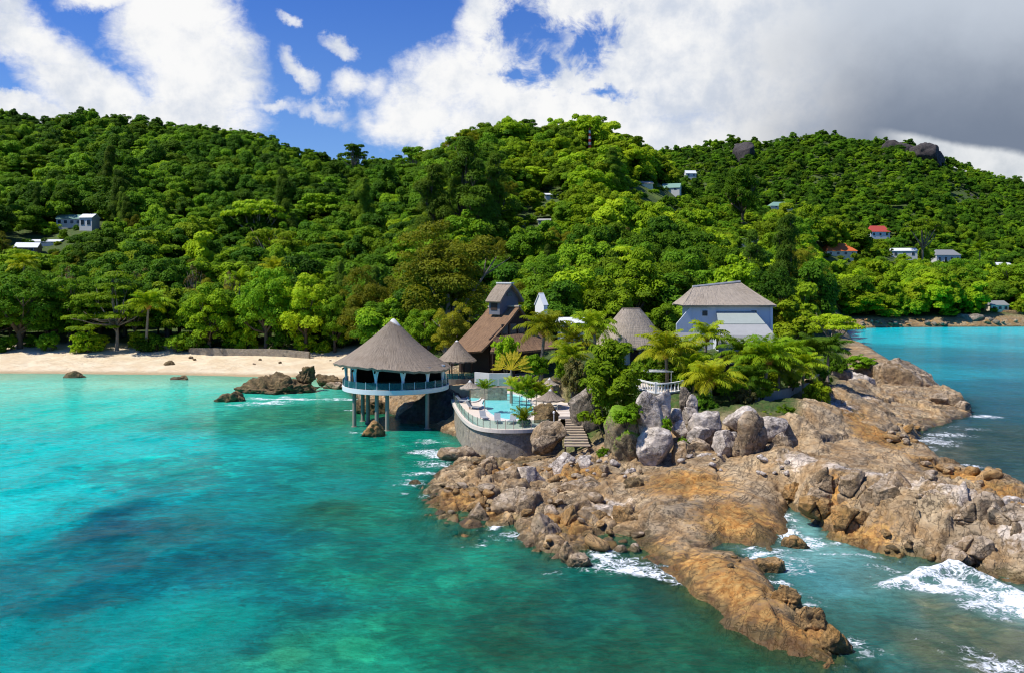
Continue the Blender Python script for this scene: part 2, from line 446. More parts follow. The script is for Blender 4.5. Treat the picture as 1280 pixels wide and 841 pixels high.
class MB:
    """collects shapes, builds one mesh"""
    def __init__(s): s.v = []; s.f = []; s.uv = []
    def add(s, v, f, uv=None):
        o = len(s.v); s.v += [tuple(p) for p in v]; s.f += [tuple(i + o for i in q) for q in f]
        s.uv += list(uv) if uv is not None else [(p[0] + p[1], p[2]) for p in v]
        return s
    def box(s, c, d, rz=0, taper=1.0):
        ca, sa = math.cos(rz), math.sin(rz); v = []
        for k in (-1, 1):
            t = taper if k > 0 else 1
            for a, b in ((-1, -1), (1, -1), (1, 1), (-1, 1)):
                x, y = a * d[0] / 2 * t, b * d[1] / 2 * t
                v.append((c[0] + x * ca - y * sa, c[1] + x * sa + y * ca, c[2] + k * d[2] / 2))
        return s.add(v, [(3, 2, 1, 0), (4, 5, 6, 7), (0, 1, 5, 4), (1, 2, 6, 5), (2, 3, 7, 6), (3, 0, 4, 7)])
    def bar(s, a, b, w, h=None):
        a = Vector(a); b = Vector(b); d = (b - a).normalized(); h = h or w
        up = Vector((0, 0, 1)) if abs(d.z) < .95 else Vector((0, 1, 0))
        x = d.cross(up).normalized(); y = x.cross(d)
        v = [p + x * (i * w / 2) + y * (j * h / 2) for p in (a, b) for i, j in ((-1, -1), (1, -1), (1, 1), (-1, 1))]
        return s.add(v, [(3, 2, 1, 0), (4, 5, 6, 7), (0, 1, 5, 4), (1, 2, 6, 5), (2, 3, 7, 6), (3, 0, 4, 7)])
    def tube(s, pts, rad, n=8):
        pts = [Vector(p) for p in pts]; v = []; f = []
        for i, p in enumerate(pts):
            d = (pts[min(i + 1, len(pts) - 1)] - pts[max(i - 1, 0)]).normalized()
            up = Vector((0, 0, 1)) if abs(d.z) < .9 else Vector((1, 0, 0))
            x = d.cross(up).normalized(); y = d.cross(x)
            r = rad[i] if isinstance(rad, (list, tuple)) else rad
            for k in range(n):
                a = 2 * math.pi * k / n; v.append(p + x * (math.cos(a) * r) + y * (math.sin(a) * r))
        for i in range(len(pts) - 1):
            for k in range(n):
                f.append((i * n + k, i * n + (k + 1) % n, (i + 1) * n + (k + 1) % n, (i + 1) * n + k))
        f.append(tuple(range(n))[::-1]); f.append(tuple((len(pts) - 1) * n + k for k in range(n)))
        return s.add(v, f)
    def prism(s, poly, z0, z1):
        n = len(poly); v = [(p[0], p[1], z0) for p in poly] + [(p[0], p[1], z1) for p in poly]
        f = [tuple(range(n))[::-1], tuple(range(n, 2 * n))] + [(i, (i + 1) % n, n + (i + 1) % n, n + i) for i in range(n)]
        return s.add(v, f)
    def grid(s, rows, uv=None, closed=False):
        nr, nc = len(rows), len(rows[0]); v = [p for r in rows for p in r]; f = []
        for i in range(nr - 1):
            for j in range(nc if closed else nc - 1):
                k = (j + 1) % nc
                f.append((i * nc + j, i * nc + k, (i + 1) * nc + k, (i + 1) * nc + j))
        return s.add(v, f, [q for r in uv for q in r] if uv else None)
    def slab(s, quad, th, nu=8, nv=8, sag=0.0, wob=0.0, seed=0, us=1.0):
        """thick sheet over a quad a,b (upper edge) c,d (lower edge, c under b)"""
        a, b, c, d = [Vector(p) for p in quad]
        n = (b - a).cross(d - a).normalized()
        if n.z < 0: n = -n
        rng = random.Random(seed); top = []; bot = []; uvs = []
        W_ = (b - a).length; H_ = (d - a).length
        for i in range(nv + 1):
            t = i / nv; r = []; q = []; uu = []
            for j in range(nu + 1):
                k = j / nu
                p = a.lerp(b, k).lerp(d.lerp(c, k), t) - n * (sag * 4 * t * (1 - t)) + n * rng.uniform(-wob, wob)
                r.append(p); q.append(p - n * th); uu.append((k * max(W_, (c - d).length) * us, t * H_))
            top.append(r); bot.append(q); uvs.append(uu)
        s.grid(top[::1], uvs); s.grid([r[::-1] for r in bot], [u[::-1] for u in uvs])
        for rr, qq in ((top[0], bot[0]), (bot[-1], top[-1]), ([r[0] for r in bot], [r[0] for r in top]), ([r[-1] for r in top], [r[-1] for r in bot])):
            s.grid([rr, qq])
        return s
    def me(s, name='mesh', smooth=False, angle=None):
        m = bpy.data.meshes.new(name); m.from_pydata(s.v, [], s.f)
        ul = m.uv_layers.new(name='UVMap')
        vi = np.zeros(len(m.loops), np.int32); m.loops.foreach_get('vertex_index', vi)
        ul.data.foreach_set('uv', np.array(s.uv, np.float32)[vi].ravel())
        if smooth:
            m.polygons.foreach_set('use_smooth', np.ones(len(m.polygons), bool))
            if angle: m.set_sharp_from_angle(angle=R_(angle))
        m.update()
        return m
    def build(s, name, mat, parent=None, loc=None, smooth=False, angle=35):
        return link(name, s.me(name, smooth, angle), mat, parent, loc)

def srgb(r, g, b):
    return tuple((c / 255 / 12.92) if c <= 10 else ((c / 255 + .055) / 1.055) ** 2.4 for c in (r, g, b))

# ------------------------------------------------------------------ materials
MATS = {}
def newmat(name):
    m = bpy.data.materials.new(name); m.use_nodes = True
    t = NT(m.node_tree); t.n.clear()
    out = t.new('ShaderNodeOutputMaterial'); p = t.new('ShaderNodeBsdfPrincipled')
    t.l.new(p.outputs[0], out.inputs[0]); MATS[name] = m
    return m, t, p, out

def plain(name, col, rough=.7, var=.12, scale=3.0, spec=.3, metal=0, bump=.0):
    m, t, p, o = newmat(name)
    co = t.new('ShaderNodeTexCoord').outputs['Object']
    n = t.noise(co, scale, 6, .6)
    k = t.m('MULTIPLY_ADD', n, 2 * var, 1 - var)
    n2 = t.noise(t.vmul(co, (6, 6, .5)), scale * .6, 4, .6)
    k = t.m('MULTIPLY', k, t.m('MULTIPLY_ADD', t.ss(n2, .55, .8), -var * 1.5, 1.0))
    t.put(p.inputs['Base Color'], t.mix(1.0, col, k, 'MULTIPLY'))
    p.inputs['Roughness'].default_value = rough; p.inputs['Specular IOR Level'].default_value = spec; p.inputs['Metallic'].default_value = metal
    if bump: t.put(p.inputs['Normal'], t.bump(n, bump, .03))
    return m

plain('white_paint', (.80, .80, .78), .6, .06)
plain('wall_white', (.58, .57, .54), .75, .12, 1.2)
plain('wall_blue', (.66, .68, .69), .75, .07, 1.0)
plain('sheet_roof', (.36, .36, .34), .6, .14, 1.5)
plain('wall_cream', (.66, .58, .44), .8, .12, 1.2)
plain('wood_dark', (.045, .026, .016), .7, .3, 6)
plain('wood', (.26, .17, .10), .75, .25, 5)
plain('wood_pale', (.45, .35, .24), .75, .2, 5)
plain('concrete', (.31, .265, .205), .85, .25, 1.5, bump=.3)
plain('concrete_dark', (.20, .18, .155), .85, .3, 1.5, bump=.3)
plain('deck_tile', (.66, .57, .47), .8, .14, 2.0)
plain('slate_roof', (.24, .245, .24), .6, .2, 2)
plain('green_roof', (.20, .34, .27), .5, .15, 1)
plain('greygreen_roof', (.33, .37, .33), .6, .12, 1)
plain('white_roof', (.70, .72, .72), .5, .1, 1)
plain('orange_roof', (.62, .15, .04), .7, .2, 2)
plain('red_roof', (.45, .07, .05), .7, .2, 2)
plain('red_paint', (.55, .05, .03), .5, .1, 2)
plain('dark_inside', (.012, .011, .011), .9, .2, 2)
plain('window_dark', (.02, .03, .04), .15, .1, 2, .5)
plain('cloth_white', (.72, .74, .78), .9, .06, 2)
plain('cloth_grey', (.30, .32, .33), .9, .1, 2)
plain('coconut', (.42, .19, .035), .6, .3, 4)
plain('bark', (.10, .075, .05), .9, .35, 3, bump=.5)
plain('bark_pale', (.25, .20, .15), .9, .3, 3, bump=.5)
plain('cap_white', (.62, .60, .56), .8, .1, 2)
plain('gable_grey', (.15, .15, .165), .8, .2, 2)

def mat_thatch(name, a, b, c):
    m, t, p, o = newmat(name)
    uv = t.new('ShaderNodeUVMap').outputs[0]
    co = t.new('ShaderNodeTexCoord').outputs['Object']
    s1 = t.noise(t.vmul(uv, (14, .9, 1)), 1.0, 5, .65, .3)
    s2 = t.noise(t.vmul(uv, (4.0, .5, 1)), 1.0, 4, .6, .4)
    s3 = t.noise(t.vmul(uv, (.25, 3.2, 1)), 1.0, 3, .5)
    w = t.noise(co, .45, 5, .6)
    col = t.mix(t.ss(s1, .3, .7), b, a)
    col = t.mix(t.m('MULTIPLY', t.ss(s2, .5, .75), .55), col, c)
    col = t.mix(t.m('MULTIPLY', t.ss(w, .5, .7), .4), col, t.mix(1.0, col, (.72, .68, .62), 'MULTIPLY'))
    t.put(p.inputs['Base Color'], col); p.inputs['Roughness'].default_value = .95; p.inputs['Specular IOR Level'].default_value = .1
    hh = t.m('ADD', t.m('ADD', s1, t.m('MULTIPLY', s3, .5)), s2)
    t.put(p.inputs['Normal'], t.bump(hh, 1.0, .16))
    return m
mat_thatch('thatch', (.39, .315, .235), (.265, .21, .155), (.145, .115, .085))
mat_thatch('thatch_pale', (.50, .42, .325), (.36, .30, .23), (.20, .165, .13))
mat_thatch('thatch_brown', (.33, .20, .11), (.17, .105, .065), (.085, .055, .038))

def mat_rock(name, base, alt, stain, white=(.56, .53, .50), orange=.0, terrain=False, moss=False):
    m, t, p, o = newmat(name)
    geo = t.new('ShaderNodeNewGeometry'); pos = geo.outputs['Position']
    co = pos if terrain else t.new('ShaderNodeTexCoord').outputs['Object']
    if not terrain:
        ri = t.new('ShaderNodeObjectInfo').outputs['Random']
        vv = t.new('ShaderNodeVectorMath', operation='ADD'); t.l.new(co, vv.inputs[0])
        cmb = t.new('ShaderNodeCombineXYZ'); t.put(cmb.inputs[0], t.m('MULTIPLY', ri, 90.0)); t.put(cmb.inputs[1], t.m('MULTIPLY', ri, 37.0))
        t.l.new(cmb.outputs[0], vv.inputs[1]); co = vv.outputs[0]
    px, py, pz = t.xyz(pos); nx, ny, nz = t.xyz(geo.outputs['Normal'])
    n1 = t.noise(co, .45, 7, .62, .4); n2 = t.noise(co, 1.7, 8, .65, .3); n3 = t.noise(co, 7.0, 6, .6); n4 = t.noise(co, 28.0, 4, .6)
    col = t.mix(t.ss(n1, .36, .64), base, alt)
    if terrain:
        zone = t.attr('rust')
        og = t.ss(t.m('ADD', zone, t.m('MULTIPLY', t.m('SUBTRACT', n2, .5), 1.3)), .35, .85)
        oc = t.mix(t.ss(n2, .38, .62), (.42, .19, .040), (.40, .24, .075))
        oc = t.mix(t.ss(n1, .44, .66), oc, (.25, .16, .058))
        col = t.mix(og, col, oc)
        gw = t.attr('pale')
        gq = t.ss(t.m('ADD', gw, t.m('MULTIPLY', t.m('SUBTRACT', n2, .5), 1.4)), .5, .95)
        col = t.mix(gq, col, white)
    else:
        og = t.m('MULTIPLY', t.ss(n2, .48, .72), orange)
        col = t.mix(og, col, (.38, .18, .05))
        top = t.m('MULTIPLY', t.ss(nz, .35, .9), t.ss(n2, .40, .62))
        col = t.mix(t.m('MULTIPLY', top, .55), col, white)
    # mineral streaks that run down the faces, lichen specks, pits
    st = t.noise(t.vmul(co, (1.0, 1.0, .45)), 1.3, 7, .65, .4)
    stm = t.m('MULTIPLY', t.ss(st, .50, .72), t.ss(nz, .80, .2))
    col = t.mix(t.m('MULTIPLY', stm, .62), col, stain)
    lich = t.m('MULTIPLY', t.ss(n3, .58, .72), .35)
    col = t.mix(lich, col, t.mix(1.0, col, (.52, .50, .48), 'MULTIPLY'))
    col = t.mix(1.0, col, t.m('MULTIPLY', t.m('MULTIPLY_ADD', n4, .7, .65), t.m('MULTIPLY_ADD', t.ss(n2, .32, .62), .40, .74)), 'MULTIPLY')
    rot = t.new('ShaderNodeVectorRotate', rotation_type='Z_AXIS'); t.l.new(co, rot.inputs['Vector']); rot.inputs['Angle'].default_value = .55
    ca_ = t.m('ABSOLUTE', t.m('SUBTRACT', t.noise(t.vmul(rot.outputs[0], (.75, .16, .5)), 1.0, 5, .55, .3), .5))
    cb_ = t.m('ABSOLUTE', t.m('SUBTRACT', t.noise(t.vmul(rot.outputs[0], (.22, .85, .6)), 1.0, 5, .55, .2), .47))
    cc_ = t.m('ABSOLUTE', t.m('SUBTRACT', t.noise(t.vmul(co, (.5, .5, 1.1)), 1.7, 6, .6, .2), .53))
    ck = t.m('MULTIPLY', t.m('MULTIPLY', t.ss(ca_, .002, .016), t.ss(cb_, .001, .013)), t.ss(cc_, .0, .012))
    col = t.mix(t.m('MULTIPLY', t.m('MULTIPLY', t.m('SUBTRACT', 1.0, ck), t.ss(n1, .38, .56)), .62), col, (.035, .026, .016))
    band = t.noise(t.vmul(rot.outputs[0], (2.6, .35, 3.0)), 1.0, 6, .62, .4)
    col = t.mix(1.0, col, t.m('MULTIPLY_ADD', t.ss(band, .30, .70), .36, .86), 'MULTIPLY')
    # tide band: weed and black lichen between the water and half a metre above it
    tide = t.m('ADD', pz, t.m('MULTIPLY', t.m('SUBTRACT', n2, .5), 1.1))
    wet = t.ss(tide, .62, .18)
    col = t.mix(t.m('MULTIPLY', wet, .72), col, t.mix(t.ss(n1, .4, .6), (.060, .040, .018), (.095, .075, .022)))
    if terrain:
        bk = t.attr('block')
        col = t.mix(.8, col, t.mix(1.0, col, t.mix(bk, (.66, .66, .70), (1.32, 1.25, 1.16)), 'MULTIPLY'))
        wts = t.attr('cover', 'Color'); sep = t.new('ShaderNodeSeparateColor'); t.l.new(wts, sep.inputs[0])
        sn = t.noise(pos, .25, 6, .6)
        sand = t.mix(t.ss(sn, .35, .65), (.74, .575, .36), (.82, .69, .47))
        sand = t.mix(t.ss(pz, .45, .05), sand, (.56, .40, .22))
        sand = t.mix(t.m('MULTIPLY', t.ss(n3, .62, .72), t.ss(pz, 1.0, 1.6)), sand, (.36, .25, .15))
        col = t.mix(sep.outputs[0], col, sand)
        soil = t.mix(t.ss(n2, .4, .65), (.045, .095, .014), (.10, .11, .03))
        col = t.mix(sep.outputs[1], col, soil)
        lawn = t.mix(t.ss(n2, .35, .65), (.10, .16, .02), (.16, .20, .035))
        col = t.mix(sep.outputs[2], col, lawn)
    if moss: col = t.mix(t.ss(t.m('ADD', nz, t.m('MULTIPLY', t.m('SUBTRACT', n3, .5), .9)), .08, .40), col, t.mix(n4, (.12, .25, .008), (.22, .36, .012)))
    t.put(p.inputs['Base Color'], col)
    t.put(p.inputs['Roughness'], t.m('MULTIPLY_ADD', wet, -.45, .88)); p.inputs['Specular IOR Level'].default_value = .3
    hgt = t.m('ADD', t.m('ADD', t.m('MULTIPLY', n2, 1.0), t.m('MULTIPLY', n3, .16)), t.m('ADD', t.m('MULTIPLY', n4, .06), t.m('MULTIPLY', ck, .34)))
    t.put(p.inputs['Normal'], t.bump(hgt, .75, .26))
    return m
mat_rock('ground_rock', (.30, .195, .092), (.40, .31, .19), (.055, .038, .022), (.53, .455, .365), terrain=True)
mat_rock('rock_pale', (.52, .445, .365), (.43, .36, .29), (.14, .115, .09), (.66, .605, .53))
mat_rock('rock_tan', (.29, .195, .10), (.35, .265, .17), (.06, .042, .028), (.46, .385, .30), .25)
mat_rock('rock_orange', (.32, .175, .052), (.28, .18, .078), (.06, .04, .02), (.40, .28, .14), .8)
mat_rock('rock_dark', (.12, .085, .04), (.19, .13, .055), (.035, .028, .018), (.22, .16, .085), .35)
mat_rock('rock_moss', (.24, .19, .115), (.30, .23, .12), (.05, .04, .025), (.30, .24, .15), .2, moss=True)
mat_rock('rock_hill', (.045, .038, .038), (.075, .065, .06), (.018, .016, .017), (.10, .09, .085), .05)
mat_rock('rock_stripe', (.16, .135, .10), (.25, .20, .14), (.05, .045, .04), (.35, .30, .25), .1)

def mat_stone():
    m, t, p, o = newmat('stone_wall')
    co = t.new('ShaderNodeTexCoord').outputs['Object']
    v = t.new('ShaderNodeTexVoronoi'); t.l.new(t.vmul(co, (1, 1, 1.4)), v.inputs['Vector']); v.inputs['Scale'].default_value = 2.6
    e = t.new('ShaderNodeTexVoronoi', feature='DISTANCE_TO_EDGE'); t.l.new(t.vmul(co, (1, 1, 1.4)), e.inputs['Vector']); e.inputs['Scale'].default_value = 2.6
    hx = t.xyz(v.outputs['Color'])
    col = t.mix(hx[0], (.25, .20, .13), (.40, .33, .23))
    col = t.mix(t.m('MULTIPLY', hx[1], .5), col, (.24, .22, .20))
    n = t.noise(co, 1.2, 6, .6)
    col = t.mix(t.ss(n, .5, .72), col, (.10, .085, .06))
    ed = t.ss(e.outputs['Distance'], 0, .06)
    col = t.mix(ed, (.22, .19, .15), col)
    t.put(p.inputs['Base Color'], col); p.inputs['Roughness'].default_value = .9
    t.put(p.inputs['Normal'], t.bump(t.m('ADD', ed, t.m('MULTIPLY', n, .5)), .6, .06))
mat_stone()

def mat_leaf(name, c1, c2, c3, trans=.36, rough=.5):
    m, t, p, o = newmat(name)
    tone = t.attr('tone'); rnd = t.new('ShaderNodeObjectInfo').outputs['Random']
    col = t.mix(tone, c1, c2)
    col = t.mix(t.ss(rnd, .25, .95), col, t.mix(tone, c2, c3))
    rr = t.m('FRACT', t.m('MULTIPLY', rnd, 7.31))
    col = t.mix(1.0, col, t.m('MULTIPLY_ADD', rr, .75, .62), 'MULTIPLY')
    t.put(p.inputs['Base Color'], col); p.inputs['Roughness'].default_value = rough + .1; p.inputs['Specular IOR Level'].default_value = .08
    tr = t.new('ShaderNodeBsdfTranslucent'); t.put(tr.inputs[0], t.mix(1.0, col, (1.25, 1.15, .45), 'MULTIPLY'))
    mx = t.new('ShaderNodeMixShader'); mx.inputs[0].default_value = trans
    t.l.new(p.outputs[0], mx.inputs[1]); t.l.new(tr.outputs[0], mx.inputs[2]); t.l.new(mx.outputs[0], o.inputs[0])
    return m
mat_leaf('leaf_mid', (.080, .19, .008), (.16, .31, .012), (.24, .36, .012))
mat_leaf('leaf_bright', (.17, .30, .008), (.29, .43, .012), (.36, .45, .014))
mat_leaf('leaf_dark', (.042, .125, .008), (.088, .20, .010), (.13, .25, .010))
mat_leaf('leaf_olive', (.13, .155, .008), (.225, .235, .012), (.28, .25, .016))
mat_leaf('leaf_needle', (.060, .135, .010), (.115, .20, .016), (.15, .23, .018))
mat_leaf('leaf_palm', (.13, .26, .009), (.28, .37, .013), (.46, .42, .02), .35, .4)
mat_leaf('leaf_palm_dark', (.06, .16, .008), (.13, .24, .012), (.20, .28, .02), .3, .4)
mat_leaf('leaf_lime', (.11, .23, .006), (.17, .31, .010), (.21, .33, .02))
mat_leaf('leaf_dry', (.13, .10, .03), (.18, .15, .05), (.14, .16, .04))
mat_leaf('leaf_fan', (.13, .25, .02), (.60, .50, .03), (.66, .52, .03), .35)

def mat_glass(name, col, a):
    m, t, p, o = newmat(name)
    t.put(p.inputs['Base Color'], col); p.inputs['Roughness'].default_value = .05
    tr = t.new('ShaderNodeBsdfTransparent'); t.put(tr.inputs[0], tuple(min(1, .35 + c) for c in col))
    mx = t.new('ShaderNodeMixShader'); mx.inputs[0].default_value = a
    t.l.new(tr.outputs[0], mx.inputs[1]); t.l.new(p.outputs[0], mx.inputs[2]); t.l.new(mx.outputs[0], o.inputs[0])
mat_glass('glass_teal', (.05, .22, .24), .34)
mat_glass('glass_clear', (.40, .52, .48), .16)

def mat_pool():
    m, t, p, o = newmat('pool_water')
    pos = t.new('ShaderNodeNewGeometry').outputs['Position']
    n = t.noise(pos, 1.5, 3, .5, .5)
    t.put(p.inputs['Base Color'], t.mix(n, (.10, .66, .68), (.30, .80, .80)))
    p.inputs['Roughness'].default_value = .06; p.inputs['IOR'].default_value = 1.33
    t.put(p.inputs['Normal'], t.bump(t.noise(pos, 3.0, 3), .15, .04))
mat_pool()

def mat_sea():
    m, t, p, o = newmat('sea_water')
    pos = t.new('ShaderNodeNewGeometry').outputs['Position']
    c = t.attr('tint', 'Color')
    # mottled sea bed showing through
    n0 = t.noise(t.vmul(pos, (1, .75, 1)), .16, 7, .62, .6); n1 = t.noise(t.vmul(pos, (.7, 1.2, 1)), .75, 6, .6, .8)
    k = t.m('MULTIPLY_ADD', t.ss(n0, .30, .70), .55, .66)
    k = t.m('MULTIPLY', k, t.m('MULTIPLY_ADD', n1, .5, .76))
    mott = t.attr('mottle')
    k = t.m('ADD', t.m('MULTIPLY', k, mott), t.m('SUBTRACT', 1.0, mott))
    col = t.mix(1.0, c, k, 'MULTIPLY')
    rip = t.noise(t.vmul(pos, (.8, 1.3, 1)), 1.5, 8, .7, .6)
    col = t.mix(1.0, col, t.m('MULTIPLY_ADD', t.ss(rip, .32, .68), .42, .74), 'MULTIPLY')  # light and dark of the ripples painted into the water colour
    reef = t.attr('reef')
    b1 = t.noise(pos, .32, 9, .66, .8); b2 = t.noise(pos, .9, 8, .68, .6)
    pat = t.ss(t.m('ADD', t.m('MULTIPLY', reef, .42), t.m('ADD', b1, t.m('MULTIPLY', t.m('SUBTRACT', b2, .5), .5))), .66, .80)
    col = t.mix(t.m('MULTIPLY', pat, .50), col, t.mix(1.0, col, (.40, .55, .58), 'MULTIPLY'))
    pale_bed = t.ss(t.m('ADD', t.m('MULTIPLY', reef, .20), t.noise(t.vmul(pos, (1, 1, -1)), .38, 8, .64, .5)), .62, .74)  # paler patches of sea bed among the reef
    col = t.mix(t.m('MULTIPLY', t.m('MULTIPLY', pale_bed, .55), t.ss(reef, .1, .6)), col, t.mix(1.0, col, (3.0, 1.7, 1.45), 'MULTIPLY'))
    # foam: lacy web inside the surf zones, then painted sun glints
    fo = t.attr('foam')
    wv = t.new('ShaderNodeTexNoise'); t.l.new(pos, wv.inputs['Vector']); wv.inputs['Scale'].default_value = .9; wv.inputs['Detail'].default_value = 4
    va = t.new('ShaderNodeVectorMath', operation='MULTIPLY_ADD'); t.l.new(wv.outputs['Color'], va.inputs[0]); va.inputs[1].default_value = (3.2, 3.2, 0); t.l.new(pos, va.inputs[2])
    vo = t.new('ShaderNodeTexVoronoi', feature='DISTANCE_TO_EDGE'); t.l.new(va.outputs[0], vo.inputs['Vector']); vo.inputs['Scale'].default_value = 1.9
    web = t.m('SUBTRACT', 1.0, t.ss(vo.outputs['Distance'], 0.0, .22))
    fn = t.noise(pos, 1.3, 8, .68, .6)
    lac = t.m('ADD', t.m('MULTIPLY', web, .26), t.m('MULTIPLY', fn, 1.25))
    fm = t.ss(t.m('ADD', lac, t.m('MULTIPLY_ADD', fo, 1.0, -1.33)), .0, .42)
    fm = t.m('MULTIPLY', fm, t.ss(fo, .03, .2))
    sp = t.noise(t.vmul(pos, (.8, 1.3, 1)), 1.6, 3, .5, 0)
    sp2 = t.noise(pos, .07, 3, .5)
    glint = t.m('MULTIPLY', t.ss(sp, .775, .80), t.ss(sp2, .5, .62))  # white specks put into the colour as sun glints
    fm = t.m('MAXIMUM', fm, t.m('MULTIPLY', glint, .7))
    fm = t.m('MULTIPLY', fm, t.ss(t.xyz(pos)[1], 300.0, 180.0))
    col = t.mix(fm, col, (.86, .89, .90))
    t.put(p.inputs['Base Color'], col)
    t.put(p.inputs['Roughness'], t.m('MULTIPLY_ADD', fm, .6, .12)); p.inputs['IOR'].default_value = 1.33
    p.inputs['Specular IOR Level'].default_value = .11
    w1 = t.noise(t.vmul(pos, (.6, 1.5, 1)), .55, 4, .55, .4); w2 = t.noise(t.vmul(pos, (.9, 1.3, 1)), 2.6, 6, .65, .5); w3 = t.noise(pos, .12, 3, .5)
    h = t.m('ADD', t.m('MULTIPLY', w1, .65), t.m('ADD', t.m('MULTIPLY', w2, .22), t.m('MULTIPLY', w3, 1.0)))
    h = t.m('ADD', h, t.m('MULTIPLY', fm, .12))
    t.put(p.inputs['Normal'], t.bump(t.m('ADD', h, t.m('MULTIPLY', t.noise(t.vmul(pos, (1, 1.2, 1)), 6.0, 4, .6), .10)), .85, .6))
    tr = t.new('ShaderNodeBsdfTransparent'); t.put(tr.inputs[0], (.60, .86, .76))
    mx = t.new('ShaderNodeMixShader')
    clr = t.m('MULTIPLY', t.attr('clear'), t.m('SUBTRACT', 1.0, fm))
    t.put(mx.inputs[0], clr)
    t.l.new(p.outputs[0], mx.inputs[1]); t.l.new(tr.outputs[0], mx.inputs[2]); t.l.new(mx.outputs[0], o.inputs[0])
    return m
mat_sea()

# ------------------------------------------------------------------ ground
def spots(x, y, pts, z=1.5):
    m = np.zeros(np.shape(x))
    for px, py, r in pts:
        cx, cy = W(px, py, z)
        m = np.maximum(m, np.exp(-((x - cx) ** 2 + (y - cy) ** 2) / (r * r)))
    return m
RUST = [(860, 610, 5), (930, 640, 5), (860, 690, 5), (900, 720, 5), (960, 770, 5), (1000, 800, 4), (1020, 625, 3.2), (1060, 655, 3.6), (1120, 677, 3.6), (1190, 692, 3),
        (1260, 706, 3), (640, 578, 3), (600, 620, 3), (560, 610, 4), (560, 640, 3), (780, 660, 4), (700, 640, 3), (1100, 555, 4), (1180, 590, 4), (1080, 545, 5), (1240, 610, 3), (1050, 530, 4), (720, 590, 3)]
PALE = [(1000, 568, 2.4), (1050, 581, 2.0), (1100, 593, 2.0), (1150, 604, 2.0), (1200, 616, 2.0), (1280, 637, 2.2), (1340, 650, 3), (1060, 487, 5), (1040, 505, 4), (760, 590, 2.5)]
LAWN = [(1115, 305, 7), (1135, 305, 6), (830, 250, 9), (880, 255, 9), (900, 262, 8), (930, 250, 8), (1170, 330, 5)]

def ground_attrs(x, y, z, sd, beach, rock):
    px = 640 + F * x / np.maximum(y, 5); D = y
    garden = sst(sd, 3, 7) * np.clip(sst(D, 86, 90) * (1 - sst(px, 985, 1010)) * sst(px, 690, 720) + sst(D, 118, 126) * (1 - sst(px, 1030, 1060)) * sst(px, 560, 600) + sst(D, 140, 146) * (1 - sst(px, 1050, 1065)) + sst(D, 196, 206), 0, 1)
    sandw = beach * (1 - sst(sd, 27, 33) * sst(z, .9, 1.4))
    bay = sst(D, 300, 330) * (1 - sst(sd, 4, 9))
    veg = np.clip(garden * (1 - sandw) * (1 - bay), 0, 1)
    veg = np.where(D > 225, 1 - bay, veg)
    lawn = np.zeros(x.shape)
    for a, b, r in LAWN:
        cx, cy, _ = _lawn(a, b)
        lawn = np.maximum(lawn, np.exp(-((x - cx) ** 2 + (y - cy) ** 2) / (r * r)))
    wx = x + fbm(x / 3, y / 3, 3, 41) * 0.9; wy = y + fbm(x / 3, y / 3, 3, 47) * 0.9
    ca, sa = math.cos(.5), math.sin(.5)
    _, _, _, _, blk = voro((wx * ca - wy * sa) / 2.3, (wx * sa + wy * ca) / 3.4, 33)
    cover = np.stack([sandw, veg, sst(lawn, .3, .6), np.ones(x.shape)], -1)
    return {'block': ('FLOAT', blk), 'cover': ('FLOAT_COLOR', cover), 'rust': ('FLOAT', spots(x, y, RUST) * (1 - sst(D, 140, 160)) + bay * .5), 'pale': ('FLOAT', spots(x, y, PALE, 3.5) * rock)}
_LW = {}
def _lawn(a, b):
    if (a, b) not in _LW: _LW[(a, b)] = hit(a, b, 230)
    return _LW[(a, b)]

def grid_faces(nx, ny, keep=None):
    i = np.arange(nx - 1)[None, :] + np.arange(ny - 1)[:, None] * nx
    f = np.stack([i, i + 1, i + nx + 1, i + nx], -1).reshape(-1, 4)
    return f if keep is None else f[keep.ravel()]

def rect_ground(name, xs, ys, hole=None, drop=None):
    X, Y = np.meshgrid(xs, ys); x = X.ravel(); y = Y.ravel()
    z, sd, be, ro = land(x, y, True)
    at = ground_attrs(x, y, z, sd, be, ro)
    keep = None
    if hole:
        ins = (X > hole[0]) & (X < hole[1]) & (Y > hole[2]) & (Y < hole[3])
        z = np.where(ins.ravel(), z - .8, z)
        keep = ~(ins[:-1, :-1] & ins[1:, :-1] & ins[:-1, 1:] & ins[1:, 1:])
    me = mesh_np(name, np.stack([x, y, z], -1), grid_faces(len(xs), len(ys), keep), True, at)
    return kind(link(name, me, MATS['ground_rock']), 'structure')
FX0, FX1, FY0, FY1 = -25, 66, 38, 137
rect_ground('headland_ground', np.arange(FX0, FX1, .14), np.arange(FY0, FY1, .14))
rect_ground('shore_ground', np.arange(-330, 345, 1.5), np.arange(12, 264, 1.5), (FX0 + .5, FX1 - .7, FY0 + .5, FY1 - .7))
def far_ground():
    pxs = np.arange(-420, 1720, 8.0); Ds = np.concatenate([np.arange(258, 500, 3.0), np.arange(500, 1350, 8.0)])
    P, DD = np.meshgrid(pxs, Ds); x = ((P - 640) / F * DD).ravel(); y = DD.ravel()
    z, sd, be, ro = land(x, y, False)
    me = mesh_np('hill_ground', np.stack([x, y, z], -1), grid_faces(len(pxs), len(Ds)), True, ground_attrs(x, y, z, sd, be, ro))
    kind(link('hill_ground', me, MATS['ground_rock']), 'structure')
far_ground()

